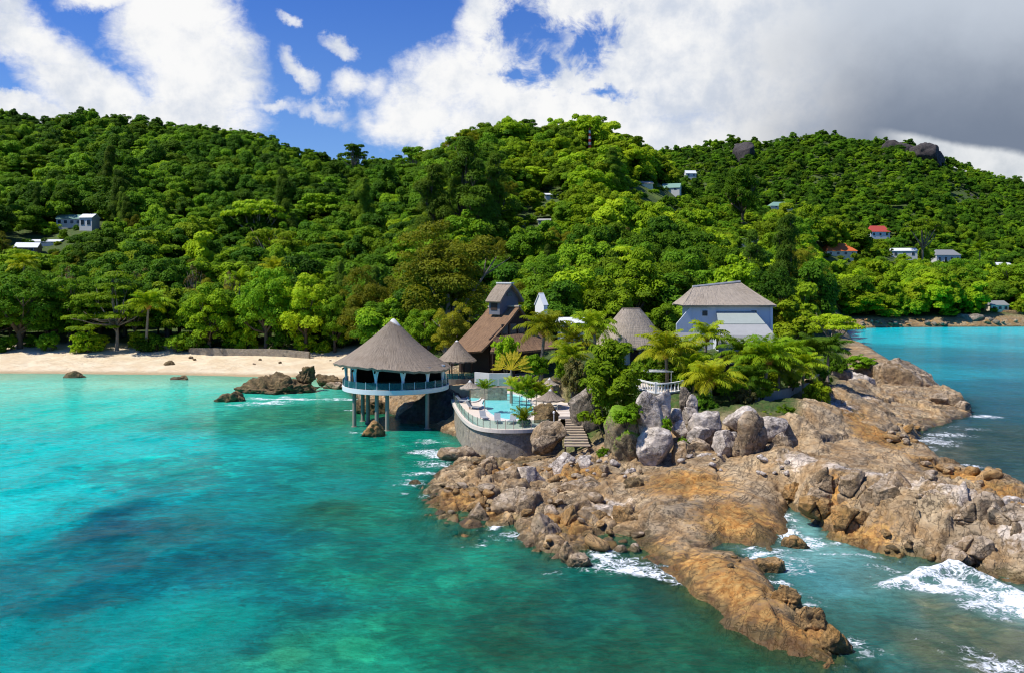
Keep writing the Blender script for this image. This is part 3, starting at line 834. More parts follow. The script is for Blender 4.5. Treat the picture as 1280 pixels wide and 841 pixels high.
# ------------------------------------------------------------------ sea
SEA = [(0, 480, 100, 215, 185), (0, 472, 150, 215, 180), (200, 474, 130, 215, 180), (350, 478, 120, 205, 165), (200, 490, 70, 210, 182), (120, 510, 28, 205, 182), (300, 500, 55, 190, 160), (0, 560, 4, 195, 186), (-100, 620, 0, 186, 182), (0, 620, 0, 188, 182),
       (60, 640, 0, 176, 174), (200, 560, 8, 188, 180), (330, 560, 18, 172, 162), (420, 520, 30, 120, 85), (355, 520, 35, 140, 108), (480, 575, 15, 128, 102), (450, 555, 12, 140, 115), (400, 620, 8, 135, 125), (300, 610, 0, 150, 150),
       (172, 648, 0, 88, 105), (130, 715, 0, 100, 110), (230, 700, 5, 108, 118), (60, 720, 0, 122, 128), (0, 740, 0, 115, 120), (0, 800, 0, 142, 140), (100, 800, 0, 140, 135), (250, 780, 0, 142, 128), (350, 720, 5, 112, 112),
       (300, 680, 0, 112, 118), (400, 760, 5, 100, 95), (320, 800, 5, 115, 110), (370, 822, 40, 155, 118), (450, 822, 20, 140, 105), (480, 700, 8, 122, 105), (540, 720, 15, 130, 105), (520, 670, 12, 125, 105), (600, 740, 10, 112, 90), (560, 800, 10, 110, 85), (700, 800, 18, 90, 66),
       (660, 720, 20, 98, 84), (760, 760, 15, 92, 78), (850, 800, 20, 95, 70), (930, 830, 20, 88, 62), (500, 640, 14, 140, 115), (420, 645, 24, 104, 80), (475, 645, 20, 120, 95),
       (1100, 416, 20, 195, 205), (1280, 413, 25, 198, 208), (1150, 425, 25, 190, 200), (1280, 428, 30, 160, 175), (1150, 442, 25, 140, 155), (1230, 450, 25, 125, 145), (1210, 468, 22, 150, 165), (1280, 480, 25, 110, 130), (1240, 510, 32, 92, 108), (1230, 550, 42, 78, 82), (1280, 580, 42, 78, 82), (1190, 560, 60, 85, 80),
       (1000, 670, 120, 178, 172), (1020, 700, 75, 145, 145), (1060, 740, 48, 108, 98), (1040, 780, 48, 112, 102), (1120, 780, 70, 92, 66), (1200, 790, 70, 88, 66), (1150, 755, 78, 98, 72), (1280, 800, 60, 92, 82), (1100, 830, 38, 82, 72), (1180, 735, 90, 130, 120), (1250, 750, 110, 150, 145)]
FOAM = [(335, 503, 5, 2, .9), (360, 498, 7, 1.6, 1), (300, 506, 4, 1.5, .8), (322, 497, 3, 1.5, .8), (432, 499, 5, 1.6, .9), (452, 514, 3, 1.5, .9), (448, 540, 3, 1.2, .8), (540, 552, 3, 1.5, .75), (550, 566, 3.5, 3, .95), (556, 578, 3, 2.5, .8), (520, 558, 3, 1.4, .6), (535, 592, 4, 1.4, .8),
        (510, 602, 3, 1.2, .7), (522, 618, 1.6, 2, .7), (625, 660, 1.6, 1.6, .95), (640, 676, 2.0, 1.2, .8), (600, 680, 3, .8, .6), (770, 700, 2.2, 1.8, 1.0), (790, 714, 3.0, 1.6, 1.0), (820, 722, 2.4, 1.1, .9), (748, 690, 1.4, 1.2, .9), (735, 712, 1.5, 1, .7), (700, 716, 1.5, .8, .7),
        (990, 650, 1.0, 2.5, 1.0), (990, 668, 1.8, 2.0, 1.0), (965, 690, 2.5, 1.4, .95), (1015, 678, 3.2, 1.2, .85), (1070, 694, 3.0, .9, .85), (935, 692, 2.2, .9, .9), (960, 712, 1.6, 1.5, .9), (985, 705, 3, 2.0, .75), (975, 735, 1.6, 1.6, .8), (1000, 755, 1.5, 1.8, .75), (1050, 800, 1.8, 1.2, .8), (1065, 812, 1.2, .8, .8),
        (1160, 552, 4, 4.0, .85), (1178, 544, 4, 3.0, .8), (1150, 562, 3, 2.5, .85), (1212, 536, 3, 3, .65), (1225, 520, 3, 1.6, .9), (1210, 590, 4, 1.0, .85), (1250, 606, 4, .9, .8), (1190, 580, 4, 1.2, .8),
        (1145, 728, 2.6, 1.2, 1.1), (1185, 722, 2.2, 1.6, 1.1), (1225, 735, 2.4, 1.5, .9), (1262, 752, 2.6, 1.8, 1.0), (1300, 765, 2.5, 2, 1.0), (1120, 712, 3.0, .6, .8), (1235, 822, 1.6, .8, .9), (1200, 812, 1.6, .7, .75), (1260, 832, 1.5, .8, .85), (1160, 805, 1.4, .6, .5), (1130, 790, 2, .7, .5), (1290, 720, 2, 1, .9)]
def build_sea():
    xs = np.concatenate([np.geomspace(-1500, -72, 50), np.arange(-70, 75, .4), np.geomspace(76, 1500, 50)])
    ys = np.concatenate([np.arange(-60, 34, 3.0), np.arange(34, 185, .4), np.arange(186, 350, 2.0), [356, 372, 400]])
    X, Y = np.meshgrid(xs, ys); x = X.ravel(); y = Y.ravel()
    z, sd, be, ro = land(x, y, True)
    yy = np.maximum(y, 20)
    wx = x + fbm(x / 9, y / 9, 4, 91) * 5.0; wy = y + fbm(x / 9, y / 9, 4, 95) * 6.0
    wx = np.where(y < 30, x, wx)
    num = np.zeros((len(x), 3)); den = np.zeros(len(x))
    for px, py, r, g, b in SEA:
        cx, cy = W(px, py)
        w = 1.0 / ((wx - cx) ** 2 + ((wy - cy) * .8) ** 2 + 1.5 + .0002 * cy * cy) ** 1.9
        num += w[:, None] * np.array(srgb(r, g, b)); den += w
    tint = num / den[:, None]
    tint = np.concatenate([tint, np.ones((len(x), 1))], 1)
    near = 1 - sst(y, 150, 185)
    foam = np.exp(-np.abs(sd) / 0.8) * .52 * near * sst(fbm(x / 5, y / 5, 3, 55), -.25, .35) * (1 - be)
    foam = np.maximum(foam, be * np.exp(-((sd + 1.0) / 1.2) ** 2) * .42)
    foam = np.maximum(foam, np.exp(-((sd + 1.0) / 2.0) ** 2) * sst(y, 290, 320) * .5)
    for px, py, rx, ry, st in FOAM:
        cx, cy = W(px, py); ux = x + fbm(x / 2.5, y / 2.5, 3, 61) * 1.6; uy = y + fbm(x / 2.5, y / 2.5, 3, 67) * 2.4
        foam = np.maximum(foam, st * np.exp(-(((ux - cx) / (rx * 1.15)) ** 2 + ((uy - cy) / (ry * 1.15)) ** 2)))
    clear = np.exp(-np.maximum(-z, 0) / 1.0) * .92 * (y < 200) * (1 - .6 * be)
    zz = (fbm(x / 4, y / 7, 3, 81) * .07 + .0) * sst(y, 30, 40) * (1 - sst(y, 150, 180))
    # the wave that breaks off the right-hand rocks
    line = [W(1105, 733), W(1150, 722), W(1190, 712), W(1222, 722), W(1262, 742), W(1310, 765)]
    d = np.full(len(x), 1e9); al = np.zeros(len(x))
    for i in range(len(line) - 1):
        a = line[i]; b = line[i + 1]; ex, ey = b[0] - a[0], b[1] - a[1]
        t = np.clip(((x - a[0]) * ex + (y - a[1]) * ey) / (ex * ex + ey * ey), 0, 1)
        q = np.hypot(x - a[0] - t * ex, y - a[1] - t * ey); al = np.where(q < d, i + t, al); d = np.minimum(d, q)
    hgt = .65 * np.exp(-(d / .7) ** 2) * np.interp(al, [0, 1, 2, 3, 5], [.2, .8, 1, .8, .3])
    zz = zz + hgt * (1 + .5 * fbm(x / .8, y / .8, 3, 99))
    foam = np.maximum(foam, np.exp(-(d / .9) ** 2) * np.interp(al, [0, 1, 2, 3, 5], [.85, 1.0, 1.05, .85, .7]))
    reef = np.zeros(len(x))
    for px, py, r in [(172, 648, 6), (130, 715, 6), (230, 700, 7), (300, 680, 7), (60, 710, 5), (420, 645, 3), (470, 645, 3), (400, 760, 4), (350, 720, 4), (370, 820, 4), (450, 822, 4), (640, 730, 6), (560, 790, 6), (480, 700, 6), (760, 770, 5), (850, 800, 5), (1150, 780, 5), (1200, 800, 5), (1120, 770, 4), (340, 525, 14), (420, 520, 8), (470, 560, 8), (540, 720, 6), (590, 690, 5), (1230, 550, 10), (1200, 575, 8), (220, 590, 9), (340, 600, 8)]:
        cx, cy = W(px, py); reef = np.maximum(reef, np.exp(-((wx - cx) ** 2 + (wy - cy) ** 2) / (r * r * 1.05)))
    mott = .35 + .5 * (1 - sst(y, 55, 110))
    me = mesh_np('sea', np.stack([x, y, zz], -1), grid_faces(len(xs), len(ys)), True,
                 {'reef': ('FLOAT', reef), 'tint': ('FLOAT_COLOR', tint), 'foam': ('FLOAT', foam), 'clear': ('FLOAT', clear), 'mottle': ('FLOAT', mott)})
    kind(link('sea', me, MATS['sea_water']), 'structure')
build_sea()

# ------------------------------------------------------------------ foliage
def unit(rng, n):
    d = rng.normal(size=(n, 3)); return d / np.linalg.norm(d, axis=1)[:, None]

def leaf_quads(p, nrm, s, rng, asp=.62, tone=None, hang=0.0):
    """rhombic leaf clumps at p with normals nrm and sizes s"""
    n = len(p)
    ref = unit(rng, n)
    if hang: ref = ref * (1 - hang) + np.array([0, 0, -1.0]) * hang
    t = np.cross(nrm, ref); t /= np.linalg.norm(t, axis=1)[:, None] + 1e-9
    b = np.cross(nrm, t)
    if hang: t, b = b, t
    s = s[:, None]
    fold = nrm * s * .18
    v = np.stack([p + t * s, p + b * s * asp - fold, p - t * s, p - b * s * asp - fold], 1).reshape(-1, 3)
    f = np.arange(4 * n).reshape(n, 4)
    return v, f, np.repeat(tone if tone is not None else rng.random(n), 4)

def crown_mesh(name, seed, R=5.0, Hh=4.2, zc=7.5, nl=32, nleaf=8500, leaf=.27, flat=.85, fine=False, lobes=None, hang=0.0, asp=.62, low=-.85, lr=(.19, .40)):
    rng = np.random.default_rng(seed)
    if lobes is None:
        d = unit(rng, nl * 3); d = d[d[:, 2] > low][:nl]; nl = len(d)
        rad = rng.uniform(.35, .88, nl)
        c = d * np.stack([R * rad, R * rad, Hh * rad], -1) * rng.uniform(.9, 1.1, (nl, 3)); c[:, 2] += zc
        r = R * rng.uniform(lr[0], lr[1], nl)
    else:
        c = np.array([l[:3] for l in lobes], float); r = np.array([l[3] for l in lobes], float); nl = len(c)
    ltone = rng.uniform(-.30, .30, nl)
    w = r ** 2; k = rng.choice(nl, nleaf, p=w / w.sum())
    dd = unit(rng, nleaf); dd[:, 2] = np.where(dd[:, 2] < -.25, -dd[:, 2], dd[:, 2])
    sh = rng.uniform(.62, 1.06, nleaf) ** .8
    p = c[k] + dd * (r[k] * sh)[:, None] * np.array([1, 1, flat])
    nrm = dd + .55 * unit(rng, nleaf) + np.array([0, 0, .35]); nrm /= np.linalg.norm(nrm, axis=1)[:, None]
    s = leaf * rng.uniform(.6, 1.25, nleaf)
    v, f, tone = leaf_quads(p, nrm, s, rng, asp, np.clip(.5 + ltone[k] + rng.uniform(-.35, .35, nleaf), 0, 1), hang)
    return mesh_np(name, v, f, False, {'tone': ('FLOAT', tone)}), c, r

def trunk_mesh(name, c, r, zc, rad=.38, seed=0, nlimb=9, base=-1.0):
    rng = random.Random(seed); m = MB()
    fork = zc * .42
    m.tube([(0, 0, base), (.05, 0, 0), (.12, .06, fork * .6), (.1, -.05, fork), (0, .1, zc * .8)], [rad * 1.5, rad * 1.1, rad * .9, rad * .8, rad * .35], 8)
    idx = list(range(len(c))); rng.shuffle(idx)
    for i in idx[:nlimb]:
        e = Vector(c[i]); s = Vector((.08, 0, fork * rng.uniform(.75, 1.25))); mid = s.lerp(e, .5) + Vector((rng.uniform(-.3, .3), rng.uniform(-.3, .3), -.3))
        m.tube([s, mid, e], [rad * .55, rad * .38, rad * .15], 6)
        for q in range(2):
            g = e + Vector((rng.uniform(-1, 1), rng.uniform(-1, 1), rng.uniform(-.2, .8))) * r[i]
            m.tube([mid.lerp(e, .5), g], [rad * .2, rad * .07], 5)
    return m.me(name, True)

KIND = {}
def add_kind(key, crown, trunk, mat, bark='bark', R=5., top=11.):
    crown.materials.append(MATS[mat]); trunk.materials.append(MATS[bark])
    KIND[key] = dict(crown=crown, trunk=trunk, R=R, top=top)
def broad(key, seed, mat, bark='bark', **kw):
    cr, c, r = crown_mesh('crown', seed, **kw)
    add_kind(key, cr, trunk_mesh('trunk', c, r, kw.get('zc', 7.5), seed=seed), mat, bark, kw.get('R', 5.0) * 1.02, kw.get('zc', 7.5) + kw.get('Hh', 4.2) * .95)
broad('mid_a', 1, 'leaf_mid', nl=36, Hh=5.0, zc=6.2)
broad('mid_b', 2, 'leaf_mid', nl=30, R=5.2, Hh=4.3, zc=5.6)
broad('dark_a', 3, 'leaf_dark', nl=34, Hh=5.2, zc=6.4)
broad('dark_b', 4, 'leaf_dark', nl=28, R=4.6, Hh=5.4, zc=6.6, lr=(.3, .46))
broad('bright_a', 5, 'leaf_bright', nl=32, R=5.0, Hh=4.6, zc=5.8, leaf=.34)
broad('bright_b', 6, 'leaf_bright', nl=40, R=4.8, Hh=5.0, zc=6.2, lr=(.22, .36))
broad('olive_a', 7, 'leaf_olive', 'bark_pale', nl=90, R=5.2, Hh=5.8, zc=6.3, leaf=.125, nleaf=26000, lr=(.15, .25))
broad('mid_h', 61, 'leaf_mid', nl=80, Hh=5.6, zc=6.2, leaf=.19, nleaf=16000, lr=(.16, .28))
broad('bright_h', 62, 'leaf_bright', nl=80, Hh=5.4, zc=6.0, leaf=.19, nleaf=16000, lr=(.16, .28))
broad('dark_h', 63, 'leaf_dark', nl=70, Hh=5.6, zc=6.2, leaf=.19, nleaf=16000, lr=(.17, .3))
def umbrella(key, seed, mat, n=34, tiers=3):
    rng = np.random.default_rng(seed); L = []
    for i in range(n):
        a = rng.uniform(0, 6.283); q = rng.random() ** .5; tier = rng.integers(tiers)
        rr = 5.6 * q * (1 - .22 * tier * (1 if tiers > 1 else 0) + .1)
        L.append((rr * math.cos(a), rr * math.sin(a), 7.2 + tier * 1.25 - .25 * q * q * 3 + rng.uniform(-.3, .3), rng.uniform(1.1, 1.9)))
    cr, c, r = crown_mesh('crown', seed, lobes=L, flat=.36, nleaf=4600, leaf=.30)
    add_kind(key, cr, trunk_mesh('trunk', c, r, 6.8, .34, seed, 14), mat, 'bark_pale', 6.4, 11.0)
umbrella('umbrella_a', 11, 'leaf_mid')
umbrella('umbrella_b', 12, 'leaf_bright', 30, 2)
def layered(key, seed, mat, n=60):
    rng = np.random.default_rng(seed); L = []
    for i in range(n):
        t = rng.random(); a = rng.uniform(0, 6.283); q = rng.random() ** .5
        rr = q * (5.4 * math.sin(math.pi * min(.93, .22 + .74 * t)) + .6)
        L.append((rr * math.cos(a), rr * math.sin(a), 2.2 + round(t * 6) / 6 * 8.2 - .12 * q * q * 3 + rng.uniform(-.2, .2), rng.uniform(.9, 1.6)))
    cr, c, r = crown_mesh('crown', seed, lobes=L, flat=.30, nleaf=15000, leaf=.18)
    add_kind(key, cr, trunk_mesh('trunk', c, r, 8.5, .26, seed, 18), mat, 'bark_pale', 6.2, 11.0)
layered('umbrella_h', 13, 'leaf_bright')
def casuarina(key, seed):
    rng = np.random.default_rng(seed); L = []
    for i in range(46):
        t = rng.random() ** .8; a = rng.uniform(0, 6.283); q = rng.uniform(.2, 1) * (3.2 * (1 - t) ** .6 + .5)
        L.append((q * math.cos(a), q * math.sin(a), 3.0 + t * 15 + rng.uniform(-.4, .4), rng.uniform(.8, 1.5) * (1.15 - .5 * t)))
    cr, c, r = crown_mesh('crown', seed, lobes=L, flat=1.35, nleaf=17000, leaf=.32, asp=.16, hang=.6)
    add_kind(key, cr, trunk_mesh('trunk', c, r, 15.0, .30, seed, 16), 'leaf_needle', 'bark', 3.9, 18.5)
casuarina('needle_a', 21); casuarina('needle_b', 22)
def bare(key, seed):
    rng = random.Random(seed); m = MB()
    m.tube([(0, 0, -1), (.1, 0, 3), (.0, .1, 6)], [.3, .22, .14], 7)
    c = []
    for i in range(16):
        a = rng.uniform(0, 6.283); s = Vector((0, .05, rng.uniform(2.5, 6))); e = s + Vector((math.cos(a) * rng.uniform(1, 2.6), math.sin(a) * rng.uniform(1, 2.6), rng.uniform(1.5, 4)))
        m.tube([s, s.lerp(e, .5) + Vector((0, 0, .2)), e], [.10, .07, .03], 5); c.append(e)
        for q in range(3): m.tube([s.lerp(e, .6), e + Vector((rng.uniform(-1, 1), rng.uniform(-1, 1), rng.uniform(0, 1.2)))], [.045, .02], 4)
    cr, _, _ = crown_mesh('crown', seed, lobes=[(e.x, e.y, e.z, .8) for e in c], nleaf=500, leaf=.22)
    add_kind(key, cr, m.me('trunk', True), 'leaf_dry', 'bark_pale', 3.0, 9.5)
bare('bare_a', 31)
def bush(key, seed, mat, **kw):
    a = dict(R=1.5, Hh=1.05, zc=.85, nl=64, nleaf=4200, leaf=.10, low=-.95, lr=(.15, .27)); a.update(kw)
    cr, c, r = crown_mesh('foliage', seed, **a)
    m = MB()
    for i in range(min(8, len(c))): m.tube([(c[i][0] * .15, c[i][1] * .15, -.4), tuple(c[i])], [.05, .02], 5)
    add_kind(key, cr, m.me('stems'), mat, 'bark', a['R'], a['zc'] + a['Hh'])
bush('bush_lime', 41, 'leaf_lime'); bush('bush_mid', 42, 'leaf_mid'); bush('bush_bright', 43, 'leaf_bright'); bush('bush_dark', 44, 'leaf_dark'); bush('bush_dry', 45, 'leaf_dry')

def palm_crown(seed, nfr=22, L=3.3, droop=1.0, old=.35, spread=1.0):
    rng = np.random.default_rng(seed); V = []; Fq = []; T = []; n0 = 0
    for k in range(nfr):
        az = k * 2.39996 + rng.uniform(-.25, .25)
        age = (k + .5) / nfr
        el = R_(86 - 88 * age ** 1.1 * spread + rng.uniform(-8, 8))
        Lk = L * rng.uniform(.85, 1.1) * (.8 + .2 * min(1, 2 * age))
        ns = 16; ts = np.linspace(0, 1, ns)
        pts = [np.zeros(3)]; e = el
        for i in range(1, ns):
            e = el - droop * (R_(66) + R_(12) * (1 - age)) * ts[i] ** 1.7
            pts.append(pts[-1] + Lk / (ns - 1) * np.array([math.cos(e), 0, math.sin(e)]))
        P = np.array(pts); side = np.array([0, 1.0, 0])
        tw = rng.uniform(-.5, .5)
        base = rng.uniform(0, .45) + (old if age > .72 else 0)
        verts = []; quads = []; ton = []
        for i in range(ns - 1):                       # midrib
            w = .05 * (1 - ts[i] * .7); w2 = .05 * (1 - ts[i + 1] * .7)
            verts += [P[i] + side * w, P[i] - side * w, P[i + 1] - side * w2, P[i + 1] + side * w2]
            quads.append(range(len(verts) - 4, len(verts))); ton += [1.0] * 4
        nlf = 34
        for j in range(nlf):
            t = .10 + .89 * (j + .5) / nlf
            q = t * (ns - 1); i = min(int(q), ns - 2); p = P[i] + (P[i + 1] - P[i]) * (q - i)
            tg = P[i + 1] - P[i]; tg = tg / np.linalg.norm(tg); up = np.cross(tg, side) * -1
            if up[2] < 0: up = -up
            ll = (.30 + .72 * math.sin(math.pi * min(1, t * .85 + .12))) * L * .27
            for s in (-1, 1):
                dr = side * s * .85 + tg * .50 + up * (.18 + tw * s * .3) + np.array([0, 0, -.25 - .35 * age]) + rng.normal(0, .08, 3)
                dr = dr / np.linalg.norm(dr)
                wv = tg * .058 * L / 3.3
                mid = p + dr * ll * .55 + np.array([0, 0, .02]); tip = p + dr * ll + np.array([0, 0, -.28 * ll])
                verts += [p - wv * .7, mid - wv, tip, mid + wv]
                quads.append(range(len(verts) - 4, len(verts))); ton += [min(1, base + rng.uniform(-.12, .22))] * 4
        vv = np.array(verts); ca, sa = math.cos(az), math.sin(az)
        vv = np.stack([vv[:, 0] * ca - vv[:, 1] * sa, vv[:, 0] * sa + vv[:, 1] * ca, vv[:, 2]], -1)
        V.append(vv); Fq += [[a + n0 for a in q] for q in quads]; T += ton; n0 += len(vv)
    return mesh_np('crown', np.concatenate(V), np.array(Fq), False, {'tone': ('FLOAT', np.clip(T, 0, 1))})
PALM_CROWN = {}
for key, mat, sd_, kw in [('a', 'leaf_palm', 1, {}), ('b', 'leaf_palm', 2, dict(nfr=19, droop=1.1)), ('c', 'leaf_palm', 3, dict(nfr=24, droop=.9)), ('d', 'leaf_palm_dark', 4, dict(nfr=22, old=.2)),
                          ('young', 'leaf_palm', 5, dict(nfr=12, L=1.5, droop=.75, spread=.55, old=0))]:
    PALM_CROWN[key] = palm_crown(sd_, **kw); PALM_CROWN[key].materials.append(MATS[mat])
def nuts_mesh(seed):
    rng = random.Random(seed); bm = bmesh.new()
    for i in range(13):
        a = rng.uniform(0, 6.28); r = rng.uniform(.16, .42)
        mt = Matrix.Translation((r * math.cos(a), r * math.sin(a), rng.uniform(-.55, -.05))) @ Matrix.Diagonal((1, 1, 1.25, 1))
        bmesh.ops.create_icosphere(bm, subdivisions=2, radius=rng.uniform(.13, .18), matrix=mt)
    me = bpy.data.meshes.new('coconuts'); bm.to_mesh(me); bm.free(); me.materials.append(MATS['coconut']); return me
NUTS = nuts_mesh(3)

def palm(label, cx, cy, cz, gz, crown='a', s=1.0, lean=(0, 0), nuts=True, group=None, rz=None, name='coconut_palm'):
    """a coconut palm with its crown centred at (cx, cy, cz)"""
    rng = random.Random(int(cx * 77 + cy * 13))
    t = thing(name, label, 'palm tree', (cx - lean[0], cy - lean[1], gz), 0, group)
    h = cz - gz; m = MB(); n = 9
    pts = [(lean[0] * (i / n) ** 1.8, lean[1] * (i / n) ** 1.8, -.5 + (h + .5) * i / n) for i in range(n + 1)]
    m.tube(pts, [(.22 - .10 * i / n + (.10 if i == 0 else 0)) * (.3 if crown == 'young' else max(.5, s)) for i in range(n + 1)], 8)
    m.build('trunk', MATS['bark_pale'], t, smooth=True)
    c = link('crown', PALM_CROWN[crown], None, t, (lean[0], lean[1], h)); c.rotation_euler = (0, 0, rng.uniform(0, 6.28) if rz is None else rz); c.scale = (s, s, s)
    if nuts:
        q = link('coconuts', NUTS, None, t, (lean[0], lean[1], h)); q.scale = (s, s, s)
    return t

ALLTREES = []
TNAME = {'mid': 'broadleaf_tree', 'dark': 'broadleaf_tree', 'bright': 'broadleaf_tree', 'olive': 'olive_green_tree', 'umbrella': 'umbrella_tree', 'needle': 'casuarina_tree', 'bare': 'bare_tree', 'bush': 'shrub'}
PROTO = {}
def tree(kd, label, x, y, z, sx=1.0, sz=None, rz=None, group=None, cat=None, name=None):
    base = kd.split('_')[0]
    nm = name or TNAME[base]; sz = sx if sz is None else sz
    if kd not in PROTO:
        K = KIND[kd]
        t = thing(nm, label, cat or ('shrub' if base == 'bush' else 'tree'), (x, y, z), 0, group)
        link('stems' if base == 'bush' else 'trunk', K['trunk'], None, t); link('foliage' if base == 'bush' else 'crown', K['crown'], None, t)
        PROTO[kd] = t
    else:
        t = dup(PROTO[kd]); t.name = nm; t.location = (x, y, z); t['label'] = label; t['category'] = cat or ('shrub' if base == 'bush' else 'tree')
        if group: t['group'] = group
        elif 'group' in t: del t['group']
    t.rotation_euler = (0, 0, (x * 12.9 + y * 7.7) % 6.283 if rz is None else rz)
    t.scale = (sx, sx, sz)
    px, py = proj(x, y, z + KIND[kd]['top'] * sz * .6)
    ALLTREES.append(t)
    return t

# ------------------------------------------------------------------ boulders
def _ico(level):
    bm = bmesh.new(); bmesh.ops.create_icosphere(bm, subdivisions=level, radius=1)
    v = np.array([p.co[:] for p in bm.verts]); f = np.array([[q.index for q in p.verts] for p in bm.faces]); bm.free(); return v, f
ICO = {k: _ico(k) for k in (3, 4, 5, 6)}
def vor3(p, seed=0):
    ip = np.floor(p); f1 = np.full(len(p), 9.); f2 = np.full(len(p), 9.); cid = np.zeros(len(p)); cv = np.zeros((len(p), 3))
    for a in (-1, 0, 1):
        for b in (-1, 0, 1):
            for c in (-1, 0, 1):
                g = ip + np.array([a, b, c]); q = np.stack([g[:, k] + h3(g[:, 0], g[:, 1], g[:, 2], seed + 5 * k) for k in range(3)], 1)
                dv = p - q; d = np.sqrt((dv * dv).sum(1)); near = d < f1
                f2 = np.where(near, f1, np.minimum(f2, d)); cid = np.where(near, h3(g[:, 0], g[:, 1], g[:, 2], seed + 31), cid); cv = np.where(near[:, None], dv, cv); f1 = np.where(near, d, f1)
    return f1, f2, cid, cv

def rock_mesh(name, dims, seed, level=4, planes=11, soft=.94, rough=.05, boxy=.0, dmin=.52, dmax=.86, jag=0.0, cell=0.0, coff=.10, crack=.07):
    v, f = ICO[level]; v = v.copy(); rng = np.random.default_rng(seed)
    if boxy:
        m = np.abs(v).max(1)[:, None]; v = v * (1 - boxy) + (v / m) * .80 * boxy
    d = unit(rng, planes)
    for n_ in d:
        o = rng.uniform(dmin, dmax)
        t = v @ n_ - o
        v = v - np.outer(np.maximum(t, 0) * soft, n_)
    sc = np.array(dims) / 2
    lo, hi = v.min(0), v.max(0); v = (v - (lo + hi) / 2) / ((hi - lo) / 2)
    big = max(dims)
    w = v * sc
    nrm = v / np.linalg.norm(v, axis=1)[:, None]
    n1 = fbm3(w * (1.6 / big * 2) + seed * 3.1, 3, seed) ; n2 = fbm3(w * 2.3 + seed, 3, seed + 9)
    rid = 1 - np.abs(fbm3(w * (2.2 / big * 2) + seed * 1.7, 2, seed + 20)) * 2
    w = w + nrm * (n1 * rough * 1.3 * big + n2 * min(.06, rough) * 1.2)[:, None] - nrm * (np.clip(rid - .86, 0, 1) * 1.1 * rough * big)[:, None]
    if cell:
        wp = w + np.stack([fbm3(w / cell * .8 + 9 * k + seed, 2, seed + k) for k in range(3)], 1) * .25 * cell
        f1, f2, cid, cv = vor3(wp / np.array([cell, cell, cell * 1.25]) + seed, seed)
        tv = np.stack([h2(np.floor(cid * 99991), cid * 0, 60 + k) - .5 for k in range(3)], 1)
        w = w + nrm * (((cid - .5) * coff + (cv * tv).sum(1) * coff * 1.6 - (1 - sst(f2 - f1, 0, .10)) * crack) * cell)[:, None]
    if jag:
        j = 0; a = 1.0
        for o in range(4):
            j = j + a * (1 - np.abs(fbm3(w * (3.0 / big) * 2 ** o + seed * .7 + o * 3, 1, seed + 40 + o)) * 2.2); a *= .55
        w = w + nrm * ((j - 1.0) * jag * big)[:, None]
    return mesh_np(name, w, f, True)

def boulder(label, x0, y0, x1, y1, mat='rock_tan', depth=.85, dd=0.0, D=None, group=None, rz=None, tilt=(0, 0), sink=.12, seed=None, name='boulder', level=5, cat='boulder', **kw):
    """a boulder whose outline in the photograph spans x0..x1, y0..y1; it stands on the ground that shows at its foot"""
    cx = (x0 + x1) / 2
    if D is None:
        gx, gy, gz = hit(cx, y1 - .08 * (y1 - y0)); D = gy
    w = (x1 - x0) * D / F; h = (y1 - y0) * D / F
    D2 = D + w * depth * .45 + dd
    zb = CH - (y1 - HZ) * D / F
    w = (x1 - x0) * D2 / F
    seed = seed if seed is not None else int(x0 * 7 + y1 * 3)
    kw.setdefault('jag', .012); big_ = max(w, h, w * depth); kw.setdefault('cell', max(.7, min(2.2, big_ * .42)) if level >= 5 else 0); kw.setdefault('coff', .13); kw.setdefault('crack', .075)
    me = rock_mesh(name, (w * 1.04, w * depth, h * (1 + sink) * 1.02), seed, level, **kw)
    o = link(name, me, MATS[mat], None, ((cx - 640) / F * D2, D2, zb + h / 2 - h * sink / 2))
    o.rotation_euler = (tilt[0], tilt[1], rz if rz is not None else 0)
    return tag(o, label, cat, group)

B = boulder
# stack of pale boulders under the white balustrade
B('tall chalk-white boulder balanced on top of a rounded grey boulder', 794, 489, 829, 543, 'rock_pale', .7, D=79, seed=101, planes=14, sink=.02, boxy=.35, cell=0, jag=.008)
B('big rounded grey-tan boulder carrying the tall white boulder', 797, 536, 841, 586, 'rock_pale', .9, D=77.5, seed=102, planes=6, boxy=.2, cell=0, jag=.008)
B('pinkish dark boulder leaning behind the tall white boulder', 814, 486, 838, 528, 'rock_pale', .8, D=82, seed=103, cell=0, jag=.008, boxy=.25, planes=14)
B('cracked buff block at the right foot of the grey-tan boulder', 841, 553, 870, 590, 'rock_tan', .9, D=77.5, seed=104, planes=12, boxy=.3)
B('large angular white boulder with a dark right side, above the smaller rocks', 859, 516, 901, 552, 'rock_pale', .8, D=81, seed=105, planes=12, boxy=.3, cell=0, jag=.008)
B('rounded buff boulder below the white flat rock', 863, 549, 888, 573, 'rock_tan', .9, D=79, seed=106, planes=6)
B('small pale block wedged under the rounded buff boulder', 867, 567, 894, 588, 'rock_pale', .8, D=77.5, seed=107, planes=12, cell=0, jag=.008, boxy=.25)
B('grey wedge-shaped boulder between the white boulder and grass tufts', 840, 526, 861, 548, 'rock_pale', .8, D=82, seed=108, cell=0, jag=.008, boxy=.25, planes=14)
B('small pale rock tucked beside the pinkish dark boulder', 836, 511, 853, 529, 'rock_pale', .8, D=83, seed=109, cell=0, jag=.008, boxy=.25, planes=14)
B('pale round rock under two upright grey stones', 853, 509, 873, 528, 'rock_pale', .8, D=84, seed=110, cell=0, jag=.008, boxy=.25, planes=14)
B('upright light grey stone standing right of a dark one', 857, 493, 872, 514, 'rock_pale', .7, D=86, seed=111, cell=0, jag=.008, boxy=.25, planes=14)
B('dark grey upright stone below the balustrade wall', 849, 484, 862, 514, 'rock_stripe', .8, D=87, seed=112)
